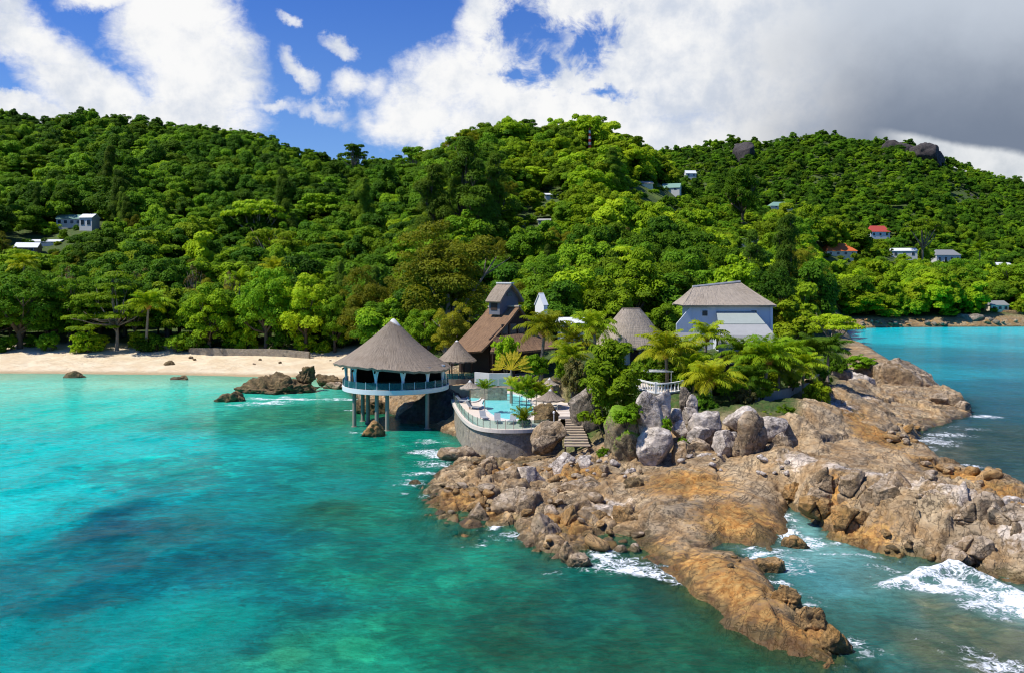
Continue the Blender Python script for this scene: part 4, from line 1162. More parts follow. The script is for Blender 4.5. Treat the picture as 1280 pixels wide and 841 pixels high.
B('flat white slab lying under the large angular white boulder', 858, 533, 888, 554, 'rock_pale', .9, D=80.5, seed=113, planes=14, cell=0, jag=.008, boxy=.25)
B('squarish buff boulder with a chipped face in the middle of the rock row', 891, 539, 919, 574, 'rock_pale', 1.0, D=78, seed=114, planes=12, boxy=.4, cell=0, jag=.008)
B('biggest upright brown-grey boulder of the rock row, taller than its neighbours', 920, 518, 961, 582, 'rock_tan', .8, D=77, seed=115, planes=12, boxy=.2, rough=.06)
B('sloping pale grey boulder behind the upright brown-grey boulder', 905, 510, 945, 538, 'rock_pale', .9, D=84, seed=116, cell=0, jag=.008, boxy=.25, planes=14)
B('flat overhanging slab with a white top and dark underside', 942, 522, 985, 550, 'rock_pale', .8, D=80.5, seed=117, planes=14, boxy=.35, cell=0, jag=.008)
B('slim brown rock at the right foot of the upright boulder', 957, 555, 975, 586, 'rock_tan', .8, D=76.5, seed=118)
B('buff boulder with a dark cleft where the long ridge begins', 962, 541, 992, 580, 'rock_tan', 1.0, D=77, seed=119, planes=10)
B('small rock wedged left of the upright brown-grey boulder', 912, 540, 925, 559, 'rock_pale', .8, D=79, seed=120, cell=0, jag=.008, boxy=.25, planes=14)
B('little buff rock at the foot of the chipped boulder', 915, 552, 931, 573, 'rock_tan', .8, D=77.5, seed=121)
B('rust-brown block at the head of the sea channel', 980, 603, 1002, 628, 'rock_orange', .8, seed=122, planes=12)
# left: mound, striped rock, rocks by the stairs
B('huge mound of striped brown rock with a mossy green top', 756, 508, 806, 578, 'rock_moss', .9, D=80, seed=130, planes=5, rough=.04)
B('towering dark striped rock wall beside the wooden stairs', 711, 480, 757, 545, 'rock_stripe', .8, D=90, seed=131, planes=7, rough=.05, boxy=.3)
B('tilted split slab with a pale top leaning on the pool wall', 661, 529, 706, 562, 'rock_tan', .8, D=85.5, seed=132, planes=12, tilt=(.0, -.35), sink=.1)
B('dark brown boulder on the pool terrace edge', 667, 506, 699, 532, 'rock_dark', .9, D=93, seed=133, planes=10)
# jumbled rocks in the middle foreground
B('large grey-topped slab boulder sloping down to the water', 612, 611, 690, 690, 'rock_tan', .8, D=68, dd=-1.0, seed=140, planes=12, sink=.25, rough=.05, level=6)
B('smooth tan boulder in front of the grey-topped slab, touching the sea', 662, 644, 706, 702, 'rock_tan', .9, D=61, seed=141, planes=9, sink=.2)
B('brown boulder with a dark hollow at the water line', 576, 630, 616, 676, 'rock_tan', .9, D=66.5, seed=142, planes=12, sink=.2)
B('rust-coloured low boulder left of the hollow boulder', 551, 640, 580, 669, 'rock_orange', .9, D=68, seed=143, sink=.2)
B('brown boulder with a deeply shaded right face', 617, 585, 653, 620, 'rock_tan', .9, D=75, seed=144, planes=13, boxy=.3)
B('leaning grey pointed rock behind the rusty ledges', 597, 573, 623, 600, 'rock_tan', .8, D=80, seed=145)
B('grey cleft boulder beside the white-capped boulder', 646, 585, 684, 616, 'rock_pale', .8, D=75.5, seed=146, planes=14)
B('boulder with a bright guano-white cap', 682, 568, 720, 604, 'rock_pale', .8, D=78, seed=147, planes=11)
B('white-faced standing rock right of the white-capped boulder', 716, 571, 742, 606, 'rock_pale', .8, D=78, seed=148, boxy=.2)
B('long wedge of brown rock with a shadowed front, in the middle of the jumble', 686, 598, 765, 648, 'rock_tan', .6, D=71, seed=149, planes=13, rough=.05, level=6)
B('small round tan stone in the gap under the long wedge', 686, 644, 708, 663, 'rock_tan', .9, D=65.5, seed=150, planes=4)
B('rough brown boulder above the thin upright stone', 692, 634, 733, 690, 'rock_orange', .9, D=63, seed=151, planes=10, sink=.15)
B('thin upright finger of rock standing in the water', 701, 678, 715, 718, 'rock_tan', .9, D=56.2, seed=152, sink=.3, planes=6)
B('flat-topped tan rock beside the thin upright stone', 709, 693, 742, 721, 'rock_tan', .9, D=55.5, seed=153, sink=.3, planes=10, boxy=.4)
B('block with a black shaded face above the tide pool', 765, 634, 803, 682, 'rock_orange', .8, D=64, seed=154, planes=13, boxy=.4)
B('brown block left of the black-faced block', 735, 640, 768, 676, 'rock_orange', .8, D=64.5, seed=155, planes=12)
B('heap of blackened boulders in a hollow of the orange slab', 776, 600, 817, 640, 'rock_dark', .9, D=71, seed=156, planes=16, rough=.06, jag=.08)
B('low orange-brown rock in the ledge between the two big slabs', 838, 643, 876, 668, 'rock_orange', .7, D=65, seed=157, planes=10)
B('squared brown block at the end of the ledge, over the channel', 873, 648, 920, 678, 'rock_tan', .6, D=63.5, seed=158, planes=8, boxy=.6)
B('rusty rock left of the ledge between the slabs', 800, 634, 842, 662, 'rock_orange', .7, D=66.5, seed=159)
B('jagged spike of yellow-brown rock near the tip of the point', 966, 736, 1003, 772, 'rock_orange', .8, D=47.5, seed=160, planes=16, rough=.06, jag=.07)
B('low broken rock behind the tip of the point', 994, 758, 1030, 798, 'rock_orange', .7, D=44.6, seed=161, planes=14, rough=.08)
B('last low rock of the point, washed by foam', 1024, 786, 1064, 822, 'rock_orange', .7, D=42.6, seed=162, planes=12, rough=.08, sink=.3)
B('small rusty rock awash in the sea channel', 976, 672, 1010, 692, 'rock_orange', .7, D=59.5, seed=163, sink=.4)
B('rusty low rock left of the channel foam', 938, 700, 982, 724, 'rock_orange', .6, D=54.5, seed=164, sink=.5)
# right-hand promontory
B('long grey whaleback of granite running down to the right-hand sea', 1085, 454, 1186, 520, 'rock_tan', .7, D=136, seed=170, planes=9, rough=.05, level=6, tilt=(0, .36), sink=.1)
B('dark broken granite at the top of the long whaleback', 1062, 451, 1110, 484, 'rock_stripe', .8, D=140, seed=171, planes=14)
B('rounded seaward end of the granite whaleback', 1158, 490, 1203, 522, 'rock_tan', .9, D=123, seed=172, planes=12)
B('last small rock at the seaward end of the whaleback', 1194, 502, 1215, 524, 'rock_tan', .9, D=120, seed=173)
B('flat grey-faced block at the garden edge, like a wall', 1036, 462, 1064, 484, 'rock_stripe', .6, D=133, seed=174, boxy=.5, planes=6)
B('pale pink-grey boulder between the grey block and the whaleback', 1060, 466, 1094, 490, 'rock_pale', .8, D=131, seed=175)
B('low tan boulder at the foot of the whaleback', 1112, 488, 1140, 505, 'rock_tan', .7, D=127, seed=176)
B('small tan boulder beside the pale pink-grey boulder', 1096, 486, 1118, 497, 'rock_tan', .7, D=130, seed=177)
B('large orange boulder at the edge of the right-hand sea', 1120, 549, 1158, 574, 'rock_orange', .9, D=89, seed=178)
B('bright rust-red boulder beside the large orange one', 1140, 560, 1164, 583, 'rock_orange', .9, D=87, seed=179, planes=8)
B('brown boulder left of the large orange boulder', 1104, 545, 1126, 566, 'rock_tan', .9, D=91, seed=180)
B('whitish flat slab lying on the end of the ridge', 1238, 625, 1296, 641, 'rock_pale', .5, D=59.5, seed=181, planes=12, level=5)
# ridge face blocks
for i, (a, b, c, d, D_, m_) in enumerate([(1014, 588, 1052, 628, 67.5, 'rock_tan'), (1050, 594, 1086, 634, 66, 'rock_tan'), (1080, 600, 1142, 650, 64, 'rock_tan'), (1138, 612, 1196, 662, 62, 'rock_tan'), (1190, 622, 1252, 676, 60, 'rock_tan'), (1244, 634, 1310, 690, 58, 'rock_tan'),
                                       (1000, 622, 1046, 652, 66, 'rock_orange'), (1042, 636, 1090, 668, 63.5, 'rock_orange'), (1180, 676, 1240, 706, 57, 'rock_tan')]):
    B(['grey block with upright cracks at the left end of the cliff face', 'smooth tan block in the upper left of the cliff face', 'broad tan face in the middle of the cliff', 'tan buttress right of the broad cliff face', 'long brown face toward the right end of the cliff', 'rightmost brown face of the cliff, cut by the frame',
       'orange ledge at the foot of the cliff beside the channel', 'orange stepped ledge above the channel foam', 'brown low ledge behind the breaking wave'][i], a, b, c, d, m_, .55, D=D_ - 1.7, seed=190 + i, planes=13, rough=.04, boxy=.45, sink=.2, level=6, cell=1.5, coff=.34, crack=.20, name='cliff_boulder', cat='cliff')
# outcrop off the beach and rocks round the pavilion
B('dark jagged outcrop with weed in front of the beach', 304, 475, 400, 497, 'rock_dark', .55, D=139, seed=201, planes=18, rough=.08, jag=.075, level=6, sink=.4)
B('upright dark spike at the landward end of the outcrop', 372, 456, 393, 482, 'rock_dark', .9, D=143, seed=202, planes=16, rough=.08, jag=.10)
B('low black rocks at the seaward end of the outcrop, in white surf', 268, 489, 312, 509, 'rock_dark', .5, D=131, seed=203, planes=16, rough=.08, jag=.06, sink=.5)
B('small black rock in the surf behind the outcrop', 303, 478, 322, 490, 'rock_dark', .7, D=142, seed=204, sink=.5)
B('brown rock on the sand left of the pavilion', 396, 470, 434, 484, 'rock_dark', .6, D=148, seed=205, planes=14, rough=.06, jag=.06)
B('brown flat rock beside the foot of the pavilion', 405, 478, 440, 492, 'rock_tan', .6, D=146, seed=206)
B('dark rock lying in the shallows off the beach', 80, 464, 108, 475, 'rock_dark', .6, D=163, seed=207, sink=.4)
B('small brown rock alone on the sand', 204, 451, 220, 463, 'rock_dark', .7, D=178, seed=208)
B('low weedy rock just breaking the water near the sand', 213, 470, 236, 475, 'rock_dark', .5, D=160, seed=209, sink=.5)
B('orange-brown boulder at the feet of the pavilion stilts', 451, 527, 481, 553, 'rock_orange', .9, D=101.5, seed=210, planes=8, sink=.25)
B('brown ledge at the left end of the pool wall foot', 548, 560, 604, 592, 'rock_tan', .8, D=88, seed=211, planes=12, sink=.3)
B('dark rock added as the deep shade in the hollow under the pavilion', 500, 486, 586, 550, 'rock_hill', .7, D=110, seed=212, planes=12, level=5)  # near-black rock put in for the deep shade below the deck
B('small dark rock awash off the left rocks', 510, 600, 528, 608, 'rock_dark', .6, D=78, seed=213, sink=.6)
B('brown boulder on the shore behind the stilts, darkened as under-deck shade', 446, 500, 486, 522, 'rock_dark', .7, D=119, seed=214, planes=10)  # rock colour darkened to stand for shade below the deck
# far shore
for i, (a, b, c, d, lab) in enumerate([(1194, 392, 1228, 408, 'broad grey boulder on the far shore of the bay'), (1226, 396, 1246, 408, 'rounded grey boulder beside the broad one across the bay'), (1246, 399, 1264, 411, 'tan boulder near the water across the bay'),
                                   (1240, 387, 1280, 404, 'long dark boulder under the small house across the bay'), (1192, 403, 1220, 412, 'low orange rock on the far water line')]):
    B(lab, a, b, c, d, ['rock_stripe', 'rock_stripe', 'rock_tan', 'rock_dark', 'rock_orange'][i], .7, D=343 + (i == 3) * 6, seed=220 + i, level=4)
# cliffs and bare rocks on the hills
for i, (a, b, c, d, D_, lab) in enumerate([(1096, 172, 1142, 190, 900, 'bare dark rock face under the right-hand summit'), (1136, 178, 1182, 200, 880, 'second bare rock outcrop right of the summit face'), (912, 178, 940, 208, 870, 'dark vertical cliff on the wooded right-hand hill'),
                                       (1196, 236, 1222, 252, 820, 'faint grey rock outcrop low on the right-hand hill')]):
    B(lab, a, b, c, d, 'rock_hill', .9, D=D_, seed=230 + i, level=5, name='rock_outcrop', cat='rock outcrop', planes=16, rough=.09, sink=.5)
# small loose stones: one kind, told apart by nothing
STN = [rock_mesh('stone', (1, .9, .75), 300 + i, 3, planes=9) for i in range(6)]
def stones(label, group, mats, boxes, seed, size=(.25, .7)):
    rng = random.Random(seed)
    for (x0, y0, x1, y1, n) in boxes:
        for i in range(n):
            px, py = rng.uniform(x0, x1), rng.uniform(y0, y1)
            gx, gy, gz = hit(px, py)
            s = rng.uniform(*size) * (rng.random() ** .6 * .6 + .6)
            me = STN[rng.randrange(6)]
            o = bpy.data.objects.new('loose_stone', me); C.objects.link(o)
            if len(me.materials) == 0: me.materials.append(MATS['rock_tan'])
            o.material_slots[0].link = 'OBJECT'; o.material_slots[0].material = MATS[rng.choice(mats)]
            z = ground_z(gx, gy, True)
            o.location = (gx, gy, z + .18 * s); o.scale = (s * rng.uniform(.8, 1.4), s, s * rng.uniform(.7, 1.1)); o.rotation_euler = (rng.uniform(-.4, .4), rng.uniform(-.4, .4), rng.uniform(0, 6.28))
            tag(o, label, 'stone', group)
stones('loose tan stone in the rubble below the wooden stairs', 'rubble below the stairs', ['rock_pale', 'rock_tan'], [(700, 560, 800, 584, 34), (740, 582, 800, 596, 10)], 1)
stones('rusty stone among the broken ledges under the pool wall', 'stones under the pool wall', ['rock_orange', 'rock_tan'], [(585, 575, 690, 592, 34)], 2)
stones('broken rock at the edge of the right-hand sea', 'rocks along the right-hand sea edge', ['rock_orange', 'rock_tan'], [(1155, 570, 1270, 610, 26), (1108, 530, 1150, 556, 16)], 3, (.5, 1.3))
stones('rock fallen between the big boulders of the foreground jumble', 'rocks in the foreground jumble', ['rock_tan', 'rock_orange'], [(560, 605, 615, 640, 18), (640, 600, 700, 640, 12), (720, 650, 800, 690, 16), (690, 590, 780, 630, 12)], 4, (.4, 1.2))
stones('small rock washed by the water off the headland', 'rocks at the water edge', ['rock_dark', 'rock_orange'], [(532, 600, 560, 655, 10), (600, 662, 690, 695, 8), (900, 684, 960, 720, 8), (1020, 672, 1180, 700, 12)], 5, (.3, .8))
stones('grey stone between the pale boulders under the balustrade', 'stones among the pale boulders', ['rock_pale'], [(842, 530, 915, 585, 20), (930, 570, 985, 592, 8)], 6, (.35, .8))
stones('brown stone on the far shore of the bay', 'stones across the bay', ['rock_orange', 'rock_tan', 'rock_stripe'], [(1075, 402, 1195, 409, 26), (1215, 402, 1290, 410, 12)], 7, (.8, 2.2))
stones('pale rock in the cleared garden on the hillside', 'rocks in the hillside garden', ['rock_pale'], [(870, 232, 960, 290, 26)], 8, (.9, 2.4))
stones('stone at the back of the beach under the trees', 'stones behind the beach', ['rock_tan', 'rock_dark'], [(235, 447, 430, 456, 6)], 9, (.4, 1.2))

# ------------------------------------------------------------------ restaurant pavilion on stilts
def thatch_cone(cx, cy, R, ze, za, n=72, rings=12, flare=.35, th=.22, ezfun=None, apex=(0, 0), rfun=None, top=.25):
    """outer and inner skin of a thatched cone; returns MB in local coordinates"""
    m = MB(); rows = []; uvs = []
    for i in range(rings + 1):
        t = i / rings; r = []; u = []
        for k in range(n):
            a = 2 * math.pi * k / n
            RR = rfun(a) if rfun else R
            rad = top + (RR - top) * t
            zz = ze + (ezfun(a) if ezfun else 0)
            z = za + (zz - za) * (t * (1 + flare) - flare * t * t)
            z += .015 * math.sin(a * 37 + i * 2.1) + (.05 * math.sin(a * 23.0) + .04 * math.sin(a * 41 + 1)) * (i == rings)
            r.append((cx + apex[0] * (1 - t) + math.cos(a) * rad, cy + apex[1] * (1 - t) + math.sin(a) * rad, z)); u.append((k / n * 2 * math.pi * R * .9, t * R * 1.25))
        rows.append(r); uvs.append(u)
    m.grid(rows, uvs, True)
    last = rows[-1]; low = [(p[0] - (p[0] - cx) * .01, p[1] - (p[1] - cy) * .01, p[2] - th) for p in last]
    ins = [[(p[0] * .985, p[1] * .985, p[2] - th * 1.25) for p in rows[i]] for i in (rings - 1, rings * 2 // 3, rings // 3, 1)]
    m.grid([last, low], [[(u_[0], u_[1]) for u_ in uvs[-1]], [(u_[0], u_[1] + .2) for u_ in uvs[-1]]], True)
    m.grid([low] + ins, None, True)
    return m

def cap_cone(r0, z0, r1, z1, n=24):
    m = MB(); rows = [[(math.cos(2 * math.pi * k / n) * r, math.sin(2 * math.pi * k / n) * r, z) for k in range(n)] for r, z in ((r0, z0), (r0 * .97, z0 + .06), (r1, z1), (.02, z1 + .08))]
    m.grid(rows[::-1], None, True); return m

PX, PY = (495 - 640) / F * 112, 112.0
def build_pavilion():
    t = thing('restaurant_pavilion', 'round thatched restaurant on concrete stilts over the sea', 'pavilion', (PX, PY, 0))
    ez = lambda a: .30 * math.cos(a - R_(200)) + .16 * math.sin(2 * a)
    rf = lambda a: 7.25 + .55 * max(0, math.cos(a - R_(185))) ** 2 - .35 * max(0, math.cos(a)) ** 2
    roof = thatch_cone(0, 0, 7.3, 7.32, 12.95, ezfun=ez, rfun=rf, apex=(-.35, 0), flare=.30, th=.26).build('roof', MATS['thatch'], t, smooth=True)
    cap = cap_cone(.95, 12.15, .22, 13.05).build('ridge_cap', MATS['cap_white'], roof, (-.33, 0, 0), smooth=True)
    cp = [(math.cos(2 * math.pi * k / 60) * 6.55, math.sin(2 * math.pi * k / 60) * 6.55) for k in range(60)]
    MB().prism(cp, 4.30, 4.62).build('floor_slab', MATS['concrete'], t)
    n = 60; m = MB()
    for z0, z1, ra, rb in [(4.34, 4.90, 6.58, 6.70)]:
        rows = [[(math.cos(2 * math.pi * k / n) * r, math.sin(2 * math.pi * k / n) * r, z) for k in range(n)] for r, z in ((ra - .22, z0), (rb - .04, z0), (rb, z1), (rb - .26, z1), (rb - .26, z0 + .1))]
        m.grid(rows, None, True)
    m.build('floor_edge', MATS['white_paint'], t, smooth=True)
    # glass balustrade of flat panes
    for k in range(16):
        a = R_(165 + k * 13.2); b = a + R_(12.4); q = MB()
        p0 = (math.cos(a) * 6.58, math.sin(a) * 6.58); p1 = (math.cos(b) * 6.58, math.sin(b) * 6.58)
        q.bar((p0[0], p0[1], 5.36), (p1[0], p1[1], 5.36), .03, .76)
        q.build('glass_pane', MATS['glass_teal'], t)
        MB().bar((p0[0], p0[1], 4.9), (p0[0], p0[1], 5.82), .07).build('railing_post', MATS['wall_blue'], t)
    # columns with gathered curtains
    for k in range(12):
        a = R_(180 + 15 + k * 30); c_, s_ = math.cos(a) * 6.15, math.sin(a) * 6.15
        MB().tube([(c_, s_, 4.6), (c_, s_, 7.5)], .13, 8).build('column', MATS['wall_blue'], t)
        if -.3 > math.sin(a) * 1.0 - .25:
            cu = MB(); rows = []
            for i in range(9):
                u = i / 8; w = .13 + .40 * abs(u - .42) ** 1.3 * 1.6; z = 4.75 + u * 2.7; r = []
                for j in range(22):
                    b = 2 * math.pi * j / 22; fold = 1 + .22 * math.sin(b * 6)
                    tx, ty = -math.sin(a), math.cos(a)
                    r.append((c_ * 1.02 + tx * math.cos(b) * w * fold + math.cos(a) * math.sin(b) * w * .45 * fold, s_ * 1.02 + ty * math.cos(b) * w * fold + math.sin(a) * math.sin(b) * w * .45 * fold, z))
                rows.append(r)
            cu.grid(rows, None, True); cu.build('curtain', MATS['cloth_white'], t, smooth=True)
    # back wall and ceiling beams inside
    m = MB(); rows = [[(math.cos(R_(15 + i * 7.5)) * 6.0, math.sin(R_(15 + i * 7.5)) * 6.0, z) for i in range(21)] for z in (4.62, 7.2)]
    m.grid(rows); rows2 = [[(p[0] * .97, p[1] * .97, p[2]) for p in r] for r in rows]; m.grid(rows2[::-1]); m.build('back_wall', MATS['wood_dark'], t)
    m = MB()
    for k in range(12):
        a = R_(15 + 30 * k); m.bar((math.cos(a) * 6.7, math.sin(a) * 6.7, 6.95), (math.cos(a) * .5 - .3, math.sin(a) * .5, 10.6), .14, .2)
    m.build('rafters', MATS['wood_dark'], t)
    # stilts
    for px, py, dx in [(443, 533, 0), (453.5, 526, 0), (460, 528, 0), (471, 537, 0), (484, 538, 0), (550, 538, 0)]:
        wx, wy = W(px, py, 0.0)
        x, y = wx - PX, wy - PY; rr = math.hypot(x, y)
        if rr > 6.1: x, y = x * 6.1 / rr, y * 6.1 / rr
        g = ground_z(x + PX, y + PY, False)
        z0 = min(-1.2, g - .6)
        MB().tube([(x, y, z0), (x, y, .05), (x, y, .06), (x, y, 4.3)], [.42, .40, .25, .24], 12).build('stilt', MATS['concrete'], t, smooth=True, angle=40)
    return t
build_pavilion()
def dining_set(x, y, z, rz, lab):
    t = thing('dining_table', lab, 'table', (x, y, z), rz, 'tables inside the pavilion')
    MB().box((0, 0, .73), (.85, .85, .05)).build('tabletop', MATS['wood'], t)
    for i, j in ((-1, -1), (1, -1), (1, 1), (-1, 1)): MB().box((i * .36, j * .36, .355), (.06, .06, .70)).build('leg', MATS['wood'], t)
def dining_chair(x, y, z, rz):
    t = thing('dining_chair', 'pale wooden chair at a table inside the pavilion', 'chair', (x, y, z), rz, 'chairs inside the pavilion')
    MB().box((0, 0, .45), (.46, .46, .05)).build('seat', MATS['wood_pale'], t)
    m = MB(); m.box((0, .21, .72), (.44, .035, .42)).build('backrest', MATS['wood_pale'], t)
    for i, j in ((-1, -1), (1, -1), (1, 1), (-1, 1)): MB().box((i * .19, j * .19, .215), (.045, .045, .43)).build('leg', MATS['wood_pale'], t)
for i, (dx, dy) in enumerate([(-3.4, -3.2), (-.6, -4.4), (2.2, -3.8), (3.9, -2.2)]):
    dining_set(PX + dx, PY + dy, 4.62, .3 * i, 'square wooden table behind the pavilion railing')
    dining_chair(PX + dx - .8, PY + dy, 4.62, 1.57); dining_chair(PX + dx + .8, PY + dy, 4.62, -1.57)

# gazebo behind the pavilion
GX, GY = (571 - 640) / F * 122, 122.0
t = thing('thatched_gazebo', 'small round thatched gazebo with a white tip behind the pavilion', 'gazebo', (GX, GY, 0))
r_ = thatch_cone(0, 0, 2.75, 7.0, 9.55, n=48, rings=8, flare=.2, th=.18).build('roof', MATS['thatch'], t, smooth=True)
cap_cone(.55, 9.12, .15, 9.66).build('ridge_cap', MATS['cap_white'], r_, smooth=True)
for k in range(8):
    a = R_(22 + 45 * k); MB().tube([(2.2 * math.cos(a), 2.2 * math.sin(a), 4.6), (2.2 * math.cos(a), 2.2 * math.sin(a), 7.2)], .09, 8).build('post', MATS['wood_dark'], t)
MB().prism([(2.6 * math.cos(R_(15 * k)), 2.6 * math.sin(R_(15 * k))) for k in range(24)], 2.6, 4.65).build('base', MATS['concrete_dark'], t)
for k in range(8):
    a = R_(200 + 20 * k); b = a + R_(18)
    MB().bar((2.5 * math.cos(a), 2.5 * math.sin(a), 5.05), (2.5 * math.cos(b), 2.5 * math.sin(b), 5.05), .04, .75).build('glass_pane', MATS['glass_teal'], t)
# link walkway wall between pavilion and gazebo
wl = MB(); wl.bar((-7.9, 112.5, 3.6), (-3.2, 115.4, 3.6), .3, 2.0); tag(wl.build('garden_wall', MATS['concrete_dark'], None), 'low dark wall joining the pavilion to the pool terrace', 'wall')

# ------------------------------------------------------------------ big thatched lodge with a raised gable
def build_lodge():
    c = math.sqrt(.5)
    ox, oy = (640 - 640) / F * 128, 128.0
    t = thing('thatched_lodge', 'steep brown thatched lodge with a raised gabled loft', 'house', (ox, oy, 0), 0)
    def P(u, v, z):   # u along the ridge (right, toward the viewer), v down the left-front slope
        return (u * c * 1.0 + v * -c, -u * c + v * -c, z)
    th = .28
    # left-front slope and its twin
    m = MB(); m.slab([P(-4.8, 0, 14.0), P(1.6, 0, 14.2), P(1.6, 7.6, 8.3), P(-4.8, 8.6, 7.7)], th, 26, 14, .25, .03, 5)
    m.slab([P(1.6, 0, 14.2), P(-4.8, 0, 14.0), P(-4.8, -5.5, 9.4), P(1.6, -5.5, 9.4)], th, 14, 10, .2, .03, 6)
    roof = m.build('roof', MATS['thatch_brown'], t)
    MB().bar(P(-4.8, 0, 14.05), P(1.65, 0, 14.28), .55, .22).build('ridge_cap', MATS['thatch_pale'], roof)
    # skirt roof over the veranda, round the gable foot
    m = MB(); rows = []; uv = []
    a0 = [P(2.2, 5.8, 10.1), P(2.3, 2.6, 10.35), P(2.3, -1.0, 10.4), P(2.3, -4.5, 10.3)]
    a1 = [P(3.4, 7.6, 8.3), P(5.4, 4.0, 8.25), P(5.6, 0, 8.3), P(5.4, -5.0, 8.4)]
    for i in range(9):
        f = i / 8; r = []; u = []
        for k in range(25):
            q = k / 24 * 3; j = min(int(q), 2); g = q - j
            p = Vector(a0[j]).lerp(Vector(a0[j + 1]), g).lerp(Vector(a1[j]).lerp(Vector(a1[j + 1]), g), f)
            p.z -= .25 * math.sin(f * math.pi); r.append(tuple(p)); u.append((q * 3.2, f * 3.4))
        rows.append(r); uv.append(u)
    m.grid(rows, uv); lower = [[(p[0], p[1], p[2] - .3) for p in r] for r in rows]; m.grid([r[::-1] for r in lower], uv); m.grid([lower[-1], rows[-1]]); m.grid([[r[0] for r in rows], [r[0] for r in lower]])
    m.build('veranda_roof', MATS['thatch_brown'], t)
    # gable wall with windows, side walls
    m = MB(); A = [P(1.2, 0, 13.6), P(1.2, 5.6, 9.8), P(1.2, 5.4, 5), P(1.2, -5, 5), P(1.2, -5, 9.6)]; Bk = [P(1.0, 0, 13.6), P(1.0, 5.6, 9.8), P(1.0, 5.4, 5), P(1.0, -5, 5), P(1.0, -5, 9.6)]
    m.add(A + Bk, [(0, 1, 2, 3, 4), (9, 8, 7, 6, 5), (0, 5, 6, 1), (0, 4, 9, 5)]); gw = m.build('gable_wall', MATS['wood_dark'], t)
    for v in (2.8, 1.1, -.6):
        f = MB().bar(P(1.28, v - .65, 11.0), P(1.28, v + .65, 11.0), .1, 1.5).build('window', MATS['wood'], gw)
        MB().bar(P(1.36, v - .52, 11.0), P(1.36, v + .52, 11.0), .06, 1.2).build('pane', MATS['window_dark'], f)
    MB().bar(P(1.0, 5.2, 6.8), P(-4.6, 6.0, 6.8), .25, 3.8).build('side_wall', MATS['wood_dark'], t)
    MB().bar(P(-4.6, 6.0, 6.8), P(-4.6, -5, 6.8), .25, 3.8).build('rear_wall', MATS['wood_dark'], t)
    for v in (6.9, 4.2, 1.5, -1.6, -4.4):
        MB().tube([P(4.6 if v < 6 else 3.2, v, 4.4), P(4.6 if v < 6 else 3.2, v, 8.6)], .12, 8).build('veranda_post', MATS['wood_dark'], t)
    MB().prism([P(1, 7.2, 0)[:2], P(5.6, 5.5, 0)[:2], P(5.6, -6, 0)[:2], P(1, -6, 0)[:2]], 3.2, 4.6).build('veranda_floor', MATS['concrete'], t)
    # raised loft riding on the ridge
    zb = 13.0
    lf = MB(); g = 1.9
    lf.add([P(-.6, g, zb), P(-.6, -g, zb), P(-.6, -g, 15.4), P(-.6, 0, 17.2), P(-.6, g, 15.4), P(-2.8, g, zb), P(-2.8, -g, zb), P(-2.8, -g, 15.4), P(-2.8, 0, 17.2), P(-2.8, g, 15.4)],
           [(0, 1, 2, 3, 4), (9, 8, 7, 6, 5), (0, 4, 9, 5), (1, 6, 7, 2)])
    w = lf.build('loft_wall', MATS['gable_grey'], t)
    MB().bar(P(-.52, -.45, 15.9), P(-.52, .45, 15.9), .08, .5).build('loft_window', MATS['window_dark'], w)
    MB().bar(P(-1.1, g + .04, 14.4), P(-2.4, g + .04, 14.4), .08, 1.5).build('loft_shutter', MATS['wood_dark'], w)
    m = MB(); m.slab([P(-3.0, 0, 17.5), P(.1, 0, 17.5), P(.1, 2.5, 14.9), P(-3.0, 2.5, 14.9)], .25, 14, 8, -.12, .03, 7); m.slab([P(.1, 0, 17.5), P(-3.0, 0, 17.5), P(-3.0, -2.5, 14.9), P(.1, -2.5, 14.9)], .25, 14, 8, -.12, .03, 8)
    lr = m.build('loft_roof', MATS['thatch'], t)
    MB().bar(P(-3.0, 0, 17.55), P(.15, 0, 17.55), .6, .2).build('loft_ridge', MATS['cap_white'], lr)
    return t
build_lodge()

def wall_poly(name, pts, z0, z1, th, mat, label, cat='wall', smooth=False):
    m = MB(); n = len(pts); L = []; R = []
    for i, p in enumerate(pts):
        a = Vector(pts[max(i - 1, 0)]); b = Vector(pts[min(i + 1, n - 1)]); d = (b - a).normalized(); nn = Vector((-d.y, d.x))
        L.append(Vector(p) + nn * th / 2); R.append(Vector(p) - nn * th / 2)
    za = z0 if isinstance(z0, list) else [z0] * n; zb = z1 if isinstance(z1, list) else [z1] * n
    rows = [[(R[i].x, R[i].y, za[i]) for i in range(n)], [(R[i].x, R[i].y, zb[i]) for i in range(n)], [(L[i].x, L[i].y, zb[i]) for i in range(n)], [(L[i].x, L[i].y, za[i]) for i in range(n)]]
    m.grid(rows)
    m.add([rows[k][0] for k in range(4)], [(3, 2, 1, 0)]); m.add([rows[k][-1] for k in range(4)], [(0, 1, 2, 3)])
    return tag(m.build(name, MATS[mat], None), label, cat)

# white terrace wall in front of the lodge and the stone wall under it
wall_poly('terrace_wall', [WD(594, 466, 116)[:2], WD(612, 466, 114.5)[:2], WD(640, 466, 114.5)[:2]], 4.4, 6.0, .3, 'wall_white', 'white terrace wall in front of the brown thatched lodge')
wall_poly('garden_wall', [WD(588, 480, 113)[:2], WD(610, 480, 111.8)[:2], WD(634, 480, 111.8)[:2]], 2.4, 4.5, .4, 'stone_wall', 'stone wall below the white terrace wall')
for i, (u0, u1) in enumerate([(596, 609), (611, 622), (624, 636)]):
    a = WD(u0, 466, 114.6); b = WD(u1, 466, 114.3)
    tag(MB().bar((a[0], a[1] - 1.6, 5.0), (b[0], b[1] - 1.6, 5.0), .04, .9).build('glass_screen', MATS['glass_clear'], None), 'clear glass screen standing along the terrace by the pool steps', 'screen', 'glass screens on the terrace')

